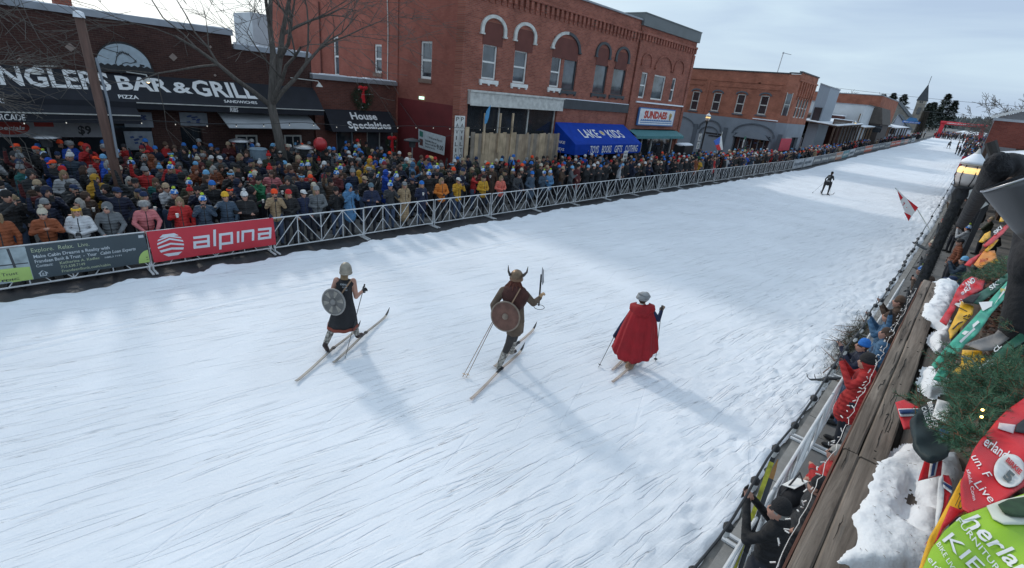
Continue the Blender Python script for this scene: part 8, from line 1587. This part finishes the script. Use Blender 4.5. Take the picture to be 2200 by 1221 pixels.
dg_ = cloth('race_bib', z5([(600, 395), (760, 330), (900, 240), (1135, 60), (1140, 110), (960, 300), (760, 440), (690, 420)]), gM2, M_DGREEN, None, 'dark green cloth with white letters above the mint one', 'cloth', group=GR, cuts=3); mb = MB(); txt(mb, gM2, 'SKI', (2128, 626), (22, -16), (-5, -9), bold=.02); mb.build('lettering', M_PRW, dg_)
cloth('race_bib', z5([(600, 395), (690, 345), (790, 330), (710, 430), (620, 420)]), surf_z(4.285, .004, 4), M_BLKCLOTH, None, 'black cloth corner between the red and dark green bibs', 'cloth', group=GR, cuts=2)
gB = surf_z(4.25, .006, 3.3); y1_ = cloth('race_bib', z5([(590, 410), (715, 462), (705, 540), (640, 610), (480, 795), (462, 700), (560, 500)]), gB, M_YEL, None, 'yellow bib with dark piping lying on the snow in front of the mint cloth', 'race bib', group=GR, cuts=4)
mb = MB()
for a, b in (((560, 480), (640, 520)), ((605, 590), (660, 610)), ((500, 700), (560, 640)), ((560, 640), (600, 625)), ((610, 575), (640, 560))): mb.bar(gB(*z5([a])[0], .005), gB(*z5([b])[0], .005), .006, .003)
txt(mb, gB, 'P', (2079, 683), (5, 3), (2, -7), bold=.02); mb.build('dark_piping', M_BLKCLOTH, y1_)
gC = surf_z(4.33, .006, 5.1); y2_ = cloth('race_bib', z5([(600, 900), (690, 905), (790, 910), (840, 1010), (760, 1090), (600, 1200), (490, 1130), (590, 1040)]), gC, M_YEL, None, 'yellow bib with grey trim lying below the grey fleece', 'race bib', group=GR, cuts=4); cloth('grey_trim', z5([(680, 1010), (700, 1005), (755, 1080), (738, 1095)]), gC, M_GCLOTH, y2_, d=.004, cuts=2, th=.001); cloth('grey_trim', z5([(590, 965), (700, 1000), (695, 1015), (590, 985)]), gC, M_GCLOTH, y2_, d=.004, cuts=2, th=.001)
mb = MB(); txt(mb, gC, 'KS', (2063, 808), (30, -4), (-3, -11), bold=.03, shear=.2); mb.build('lettering', mat('brown_print', (.2, .03, .01), .6), y2_)
gD = surf_z(4.24, .007, 6.0); r2_ = cloth('race_bib', z5([(550, 280), (620, 200), (690, 160), (830, 200), (800, 290), (650, 375), (560, 420), (440, 655), (370, 610), (470, 460)]), gD, M_REDB, None, 'crumpled red bib with white letters beyond the yellow one', 'race bib', group=GR, cuts=4); mb = MB(); txt(mb, gD, 'LAND', (2072, 622), (24, -16), (-5, -10), bold=.04); txt(mb, gD, 'M', (2050, 655), (14, -12), (12, 8), bold=.05); txt(mb, gD, 'ski', (2066, 636), (20, -14), (-4, -8), bold=.02); mb.build('lettering', M_PRW, r2_)
gE = surf_z(4.22, .006, 7.0); o1 = cloth('race_bib', z9([(420, 985), (510, 860), (620, 850), (645, 930), (560, 970), (480, 1030)]), gE, M_SUNY, None, 'orange and yellow bib below the black jacket', 'race bib', group=GR, cuts=3); mb = MB(); txt(mb, gE, 'Alex', (2104, 566), (20, -6), (-1, -8), bold=.02); mb.build('lettering', mat('print_red', (.5, .05, .01), .6), o1)
cloth('race_bib', z9([(325, 990), (370, 940), (500, 870), (440, 950), (380, 1005)]), surf_z(4.18, .005, 8), M_REDB, None, 'bright red bib edge left of the orange one', 'race bib', group=GR, cuts=3); r3_ = cloth('race_bib', z9([(510, 800), (640, 680), (760, 575), (780, 600), (700, 690), (600, 780), (530, 820)]), surf_z(4.26, .005, 9), M_REDB, None, 'long red banner strip with white letters below the grey bell', 'banner', group=GR, cuts=3); mb = MB(); txt(mb, surf_z(4.26, .005, 9), 'SKI', (2137, 506), (16, -14), (-4, -7), bold=.03); mb.build('lettering', M_PRW, r3_)
cloth('race_bib', z9([(520, 850), (640, 740), (660, 745), (600, 820), (550, 860)]), surf_z(4.23, .004, 10), M_YEL, None, 'narrow yellow strip under the long red banner strip', 'cloth', group=GR, cuts=2); cloth('race_bib', z9([(655, 455), (690, 440), (745, 545), (700, 570), (660, 575), (680, 520)]), surf_z(4.3, .004, 11), M_YEL, None, 'yellow cloth hanging right below the grey bell', 'cloth', group=GR, cuts=2); cloth('race_bib', z9([(465, 765), (520, 690), (580, 660), (580, 720), (500, 775)]), surf_z(4.16, .004, 12), M_YEL, None, 'yellow cloth with white handle beside the long red strip', 'cloth', group=GR, cuts=2)
gF = surf_z(4.36, .008, 13.0); gf = cloth('fleece', z5([(620, 850), (700, 815), (920, 740), (1060, 600), (1300, 360), (1300, 640), (1000, 830), (900, 905), (790, 905)]), gF, M_GCLOTH, None, 'grey fleece draped at the right edge above the yellow bib', 'cloth', cuts=4); cloth('race_bib', z5([(1300, 640), (1300, 760), (1000, 960), (800, 1150), (760, 1140), (960, 900)]), surf_z(4.38, .006, 14), M_DGREEN, None, 'dark green cloth below the grey fleece at the right edge', 'cloth', group=GR, cuts=3)
mb = MB(); txt(mb, surf_z(4.38, .006, 14), 'CL', (2138, 760), (14, -14), (-6, -7), bold=.03); mb.build('lettering', M_PRW, gf)
cloth('race_bib', z5([(770, 1080), (860, 1000), (990, 990), (900, 1060), (800, 1110)]), surf_z(4.39, .005, 15), mat('striped_cloth', (.45, .48, .52), .6, .5, 60), None, 'white and black striped cloth in the evergreen branches', 'cloth', group=GR, cuts=2)
# brown leaf litter planter behind the cloths
t = thing('planter', 'dark planter of brown leaves behind the mint cloth', 'planter'); mb = MB(); mb.box((.33, .6, ZL-.02), (.85, 5.0, ZL+.12)); mb.build('box', M_DECK2, t); mb = MB(); q = random.Random(15)
for k in range(5200): c = Vector((q.uniform(.3, .9), q.uniform(.6, 5.0), ZL+.125+q.uniform(0, .03))); a = Vector((q.gauss(0, 1), q.gauss(0, 1), q.gauss(0, .5))).normalized()*.022; b = a.cross(Vector((q.gauss(0, 1), q.gauss(0, 1), 1))).normalized()*.012; mb.add([c-a, c+b, c+a, c-b], [(0, 1, 2, 3)])
mb.build('dry_leaves', mat('dry_leaves', (.09, .04, .025), .9, .5, 20), t)
# evergreen garland
M_NEED = mat('fir_needles', (.06, .15, .085), .75, .4, 12); M_TWIG = mat('twig_brown', (.16, .075, .04), .9, .3, 12)
def garland(name, label, regions, dens, seed):
    t = thing(name, label, 'garland'); q = random.Random(seed); mb = MB(); tw = MB()
    for poly, z, n in regions:
        xs = [p[0] for p in poly]; ys = [p[1] for p in poly]; k = 0
        while k < n:
            px, py = q.uniform(min(xs), max(xs)), q.uniform(min(ys), max(ys))
            if not inside(px, py, poly): continue
            k += 1; c = Vector(atz(px, py, z+q.uniform(-.035, .03))); d = Vector((q.gauss(-.2, .7), q.gauss(.1, .8), q.gauss(.05, .3))).normalized(); ln = q.uniform(.04, .085); e = c+d*ln; tw.tube([c-d*.01, c+d*ln*.5, e], .0012, 4, cap=False)
            for m in range(dens):
                s = q.random(); b = c+d*ln*s; r = Vector((q.gauss(0, 1), q.gauss(0, 1), q.gauss(0, 1))); r = (r-d*r.dot(d)).normalized(); v = (r*.85+d*.75).normalized()*q.uniform(.016, .030); w = v.cross(Vector((q.gauss(0, 1), q.gauss(0, 1), q.gauss(0, 1)))).normalized()*.0010; mb.add([b-w, b+w, b+v], [(0, 1, 2)])
    mb.build('needles', M_NEED, t); tw.build('twigs', M_TWIG, t); return t
gl_ = garland('evergreen_garland', 'thick evergreen garland with long needles draped over the deck rail', [([(2070, 860), (2050, 815), (2100, 790), (2200, 750), (2200, 840), (2150, 880), (2120, 930), (2090, 965), (2060, 970), (2045, 945), (2060, 900)], 4.40, 330), ([(2025, 850), (2070, 815), (2200, 770), (2200, 850), (2120, 890), (2060, 870)], 4.34, 190)], 56, 5)
for i, (px, py) in enumerate(((2111, 881), (2109, 896))): mb = MB(); mb.ell(atz(px, py, 4.44), .004, 8); mb.build('fairy_light', mat('fairy_light', (1, .6, .2), .4, emit=((1, .55, .15), 9)), gl_)
garland('evergreen_garland', 'clump of evergreen branches just below the orange bib', [(z9([(480, 1080), (560, 1000), (700, 940), (780, 930), (790, 1030), (700, 1120), (560, 1150), (480, 1130)]), 4.24, 150), (z9([(250, 1130), (330, 1070), (470, 1040), (480, 1160), (380, 1180)]), 4.14, 40)], 40, 6)
garland('evergreen_garland', 'small evergreen sprigs across the mint cloth end', [([(2010, 790), (2030, 760), (2060, 745), (2062, 780), (2035, 800)], 4.33, 34)], 36, 7)
garland('evergreen_garland', 'small sprig over the flag on bare planks', [(z7([(690, 30), (760, 5), (800, 60), (740, 90), (700, 80)]), 4.25, 16), (z5([(1020, 600), (1180, 560), (1180, 700), (1060, 760)]), 4.40, 12)], 30, 8)
# icicle lights along the outer face
t = thing('icicle_lights', 'white tangled light string hanging along the outer edge of the timber ledge', 'string lights'); mb = MB(); q = random.Random(4); pts = [(-.052+q.uniform(-.008, .004), .7+i*.05, ZL-.06+q.uniform(-.02, .02)) for i in range(86)]; mb.tube(pts, .0013, 5); mb.build('cable', M_WHITE, t)
for i in range(96): mb = MB(); y = .75+4.2*(i/96)**1.25; c = Vector((-.056+q.uniform(-.02, .0), y, ZL-.07+q.uniform(-.04, .02))); d = Vector((q.gauss(-.5, .5), q.gauss(0, 1), q.gauss(-.3, .7))).normalized()*.016; mb.bar(c, c+d, .0032); mb.build('bulb', M_WHITE, t)

# ---- nearest person on the deck, seen in part: black coat, raised mitten with a bell
O = Vector((.62, 2.55, 3.3)); 
def dp(px, py, Y): return Vector(aty(px, py, Y))
P = []; Yp = 3.2; b0 = dp(2222, 545, Yp); P += [('e', tuple(b0-O), (.08, .14, .15), 0), ('c', tuple(dp(2215, 500, Yp)-O), tuple(dp(2218, 560, Yp)-O), .06, .08, 0), ('c', tuple(dp(2226, 560, Yp)-O), tuple(dp(2250, 640, Yp)-O+Vector((0, 0, -.3))), .08, .08, 0)]
pass
me = grow(P, .014, [M_BLKCLOTH], 'person_body', 2); pn = put('person', me, None, O, label='person in black coat cut off by the right edge behind the race bibs', cat='person')
# mitten arm: a second spectator holding up a grey bell
Yb = 1.25; O2 = Vector(aty(2140, 420, Yb)); P = []
w_ = Vector(aty(2120, 395, Yb+.12)); el = Vector(aty(2068, 480, Yb+.9)); fst = Vector(aty(2148, 352, Yb)); 
P += [('c', tuple(el-O2), tuple(w_-O2), .016, .017, 0), ('c', tuple(w_-O2), tuple(fst+Vector((0, .0, -.01))-O2), .018, .022, 1)]
for i, (a, b, c) in enumerate((((2132, 342), (2122, 352), (2126, 366)), ((2140, 336), (2132, 352), (2138, 368)), ((2150, 334), (2146, 352), (2152, 368)), ((2160, 337), (2159, 355), (2164, 368)))):
    A_, B_, C_ = [Vector(aty(*p, Yb-.035+.01*i)) for p in (a, b, c)]; P += [('c', tuple(A_-O2), tuple(B_-O2), .0075, .007, 1), ('c', tuple(B_-O2), tuple(C_-O2), .007, .006, 1)]
A_, B_ = Vector(aty(2128, 362, Yb-.03)), Vector(aty(2142, 340, Yb-.045)); P.append(('c', tuple(A_-O2), tuple(B_-O2), .009, .008, 1)); P.append(('c', tuple(Vector(aty(2166, 352, Yb+.02))-O2), tuple(Vector(aty(2230, 368, Yb+.25))-O2), .020, .026, 0))
me = grow(P, .0035, [M_BLKCLOTH, mat('black_knit_glove', (.018, .018, .022), .85, .3, 60, .6, 200)], 'person_arm', 2); ar = put('person', me, None, O2, label='person at the right edge showing only a raised arm in black knit glove', cat='person')
hx = Vector(aty(2128, 305, Yb)); hb_ = Vector(aty(2150, 372, Yb)); bl = thing('cowbell', 'large grey metal bell with dark handle held by the black glove at the right edge', 'bell', tuple(hb_)); mb = MB(); mb.tube([hx-hb_, Vector((0, 0, 0))], [.009, .008], 10); mb.build('handle', mat('handle_brown', (.03, .025, .022), .6), bl)
c0 = Vector(aty(2190, 384, Yb-.03)); c1 = Vector(aty(2246, 500, Yb-.03)); ax_ = (c1-c0); L_ = ax_.length; M_BELL = mat('bell_grey', (.10, .10, .105), .45, .12, 5, metal=.35)
mb = MB(); mb.lathe(c0-hb_, [(.050, 0), (.049, .01), (.036, L_*.8), (.030, L_)], 28, axis=ax_); mb.f = mb.f[:-2]; mb.m = mb.m[:-2]; bb_ = mb.build('bell_wall', M_BELL, bl, smooth=True); solid(bb_, .003); mb = MB(); mb.lathe(c0-hb_, [(.050, -.002), (.052, 0), (.050, .002)], 28, axis=ax_); mb.f = mb.f[:-2]; mb.m = mb.m[:-2]; mb.build('rim', M_STEEL, bb_, smooth=True)
mb = MB(); mb.lathe(c0-hb_+ax_*.35, [(.042, 0), (.042, .002)], 24, axis=ax_); mb.build('inside_face', mat('bell_inside', (.035, .018, .012), .6), bl)

# ---- people under the deck, nearest right pavement
def near(kd, x, y, yaw, jc, hat, hc, lab, sc=1.0): return person(x, y, .14, yaw, kd, jc, hat, hc, '', sc, lab=lab, group='spectators on the right pavement')
near(13, -.30, 4.62, math.pi-.25, 'black', 'beanie', 'black', 'person in black jacket holding up a phone, nearest at the bottom right', .95)
near(4, -.26, 8.95, math.pi+.1, 'red', 'beanie', 'black', 'person in red coat and dark beanie photographing the race beside the rail')
near(3, -.42, 9.75, math.pi+.25, 'navy', 'beanie', 'blue', 'person in navy jacket and blue beanie beyond the red coated one', .97)
near(6, -.22, 10.65, math.pi-.1, 'light blue', 'hair', '', 'person with pale denim sleeve stretched towards the track'); near(3, -.30, 11.7, math.pi, 'light blue', 'hair', '', 'second person in pale denim jacket beside the brush pile')
near(8, -.10, 6.2, math.pi, 'red', 'hair', '', 'person in bright red jacket half hidden under the timber ledge', .92); near(1, -.12, 5.45, math.pi+.4, 'charcoal', 'beanie', 'black', 'person with dark bag between the red jacket and the phone holder', .9)
# skis standing by the barrier
def leaning_ski(a, b, label, m): o = ski('', a, b, label, m); o['group'] = 'spectator skis on the right'; return o
leaning_ski(Vector((-.47, 4.3, .3)), Vector((-.62, 5.4, 1.75)), 'black ski with yellow marks leaning on the barrier by the phone holder', [M_BLACK, M_BLACK, mat('ski_yellow', (.35, .35, .03), .5, .6, 12)])
leaning_ski(Vector((-.42, 4.35, .3)), Vector((-.56, 5.3, 1.6)), 'brown tipped ski leaning beside the black one', [mat('ski_blue', (.1, .14, .2), .4), mat('ski_orange', (.4, .2, .06), .5), M_CHAR])
leaning_ski(Vector((-.30, 10.6, .75)), Vector((-1.10, 9.9, .62)), 'black ski lying out over the snowbank edge', [M_BLACK, M_BLACK, M_BLACK]); leaning_ski(Vector((-.30, 10.7, .70)), Vector((-1.0, 10.1, .58)), 'pale banded ski beside the black one over the snowbank', [M_CHAR, M_BLACK, mat('ski_lime', (.3, .34, .12), .5, .5, 9)])
t = thing('black_bag', 'black bag with a printed white label below the bright red jacket', 'bag', (-.34, 5.75, .14)); mb = MB(); mb.ell((0, 0, .95), (.16, .22, .18), 14); mb.build('pouch', M_BLKCLOTH, t, smooth=True); mb = MB(); f = plane_fn((-.13, -.1, 1.1), (-.05, .14, 1.12), (.0, -.14, 1.16)); slab(mb, f, 1, 1, .006); mb.build('label_card', M_WHITE, t); mb = MB(); mb.tube([(-.1, -.15, 1.0), (-.02, 0, 1.3), (.1, .15, 1.0)], .012, 6); mb.build('handle', M_BLACK, t)
# brush pile on the right bank
t = thing('brush_pile', 'pile of cut evergreen brush lying on the right snowbank beside the barrier', 'brush'); mb = MB(); q = random.Random(17)
for k in range(4200): y = q.gauss(14.2, 1.2); c = Vector((-.86+q.gauss(0, .15), y, .12+abs(q.gauss(0, .09))*max(0, 1-((y-14.2)/3.2)**2))); d = Vector((q.gauss(-.6, .6), q.gauss(0, .6), q.gauss(.25, .35))).normalized()*q.uniform(.08, .2); e = d.cross(Vector((.1, .2, 1))).normalized()*.006; mb.add([c-e, c+e, c+d], [(0, 1, 2)])
mb.build('needles', mat('brush_green', (.05, .055, .035), .9, .5, 8), t); mb = MB()
for k in range(26): c = Vector((-.86+q.gauss(0, .12), q.gauss(14.2, 1.3), .2)); d = Vector((q.gauss(-.5, .5), q.gauss(0, .8), q.gauss(.1, .2))).normalized()*.5; mb.tube([c, c+d], [.012, .004], 5)
mb.build('stems', M_TWIG, t)
# maple leaf flag
Yf = 23.5; t = thing('flag', 'red and white maple leaf flag held out over the right snowbank', 'flag'); p = {k: Vector(aty(*v, Yf)) for k, v in dict(a=(1926, 407), b=(1931, 420), c=(1974, 447), d=(1968, 452), e=(1952, 476), f=(1946, 466), g=(1940, 447), h=(1958, 437), tip=(1923, 404), end=(2002, 502), w1=(1962, 458), w2=(1936, 434)).items()}
ply = lambda ks, off, nm, m: (lambda mb: (mb.prism([p[k]+Vector((0, -off, 0)) for k in ks], (0, .012, 0)), mb.build(nm, m, t)))(MB())
def fq(px, py, off=0.0): return Vector(aty(px, py, Yf+.06*math.sin(px*.12+py*.2)-off))
mb = MB(); mb.prism([fq(1927, 409), fq(1950, 428), fq(1973, 446), fq(1962, 461), fq(1952, 476), fq(1941, 449), fq(1933, 428)], (0, .012, 0)); fl = mb.build('cloth', M_WHITE, t)
mb = MB(); mb.prism([fq(1928, 410, .01), fq(1942, 422, .01), (fq(1935, 431, .01))], (0, .004, 0)); mb.prism([fq(1949, 428, .01), fq(1972.5, 446, .01), fq(1966, 455, .01), fq(1958, 441, .01)], (0, .004, 0)); mb.prism([fq(1942, 456, .01), fq(1956, 463, .01), fq(1958, 466, .01), fq(1952, 475, .01)], (0, .004, 0)); mb.build('red_band', M_REDS, fl)
mb = MB(); pts = [fq(1945+[8.5, 4, 7.5, 3.5, 8, 3, 7, 3.5, 8, 4, 7.5, 4][k]*math.cos(k*math.pi/6), 441+[8.5, 4, 7.5, 3.5, 8, 3, 7, 3.5, 8, 4, 7.5, 4][k]*math.sin(k*math.pi/6), .02) for k in range(12)]; mb.add(pts, [tuple(range(12))]); mb.build('maple_leaf', M_REDS, fl)
mb = MB(); mb.tube([p['tip'], Vector(aty(1972, 452, Yf)), Vector(aty(2000, 498, Yf-.4))], .018, 6); mb.build('pole', M_WGREY, t)
# red sign and white placard on the right
p_ = aty(2078, 355, 17.5); t = thing('red_sign', 'small red placard fixed beyond the nearest lamp post', 'sign', p_); mb = MB(); mb.box((-.16, 0, -.28), (.12, .03, .2)); mb.build('plate', mat('sign_crimson', (.5, .02, .05), .6), t); mb = MB(); mb.box((-.02, .031, -p_[2]+.14), (.02, .06, .1)); mb.build('post', M_BLACK, t)
p_ = aty(2090, 422, 24); mb = MB(); mb.bar(Vector(p_)+Vector((-.35, 0, .25)), Vector(p_)+Vector((.4, 0, -.3)), .02, .3, up=(0, 0, 1)); mb.build('placard', M_WGREY, None, label='white placard held by people on the right pavement near the grey bell', cat='placard')
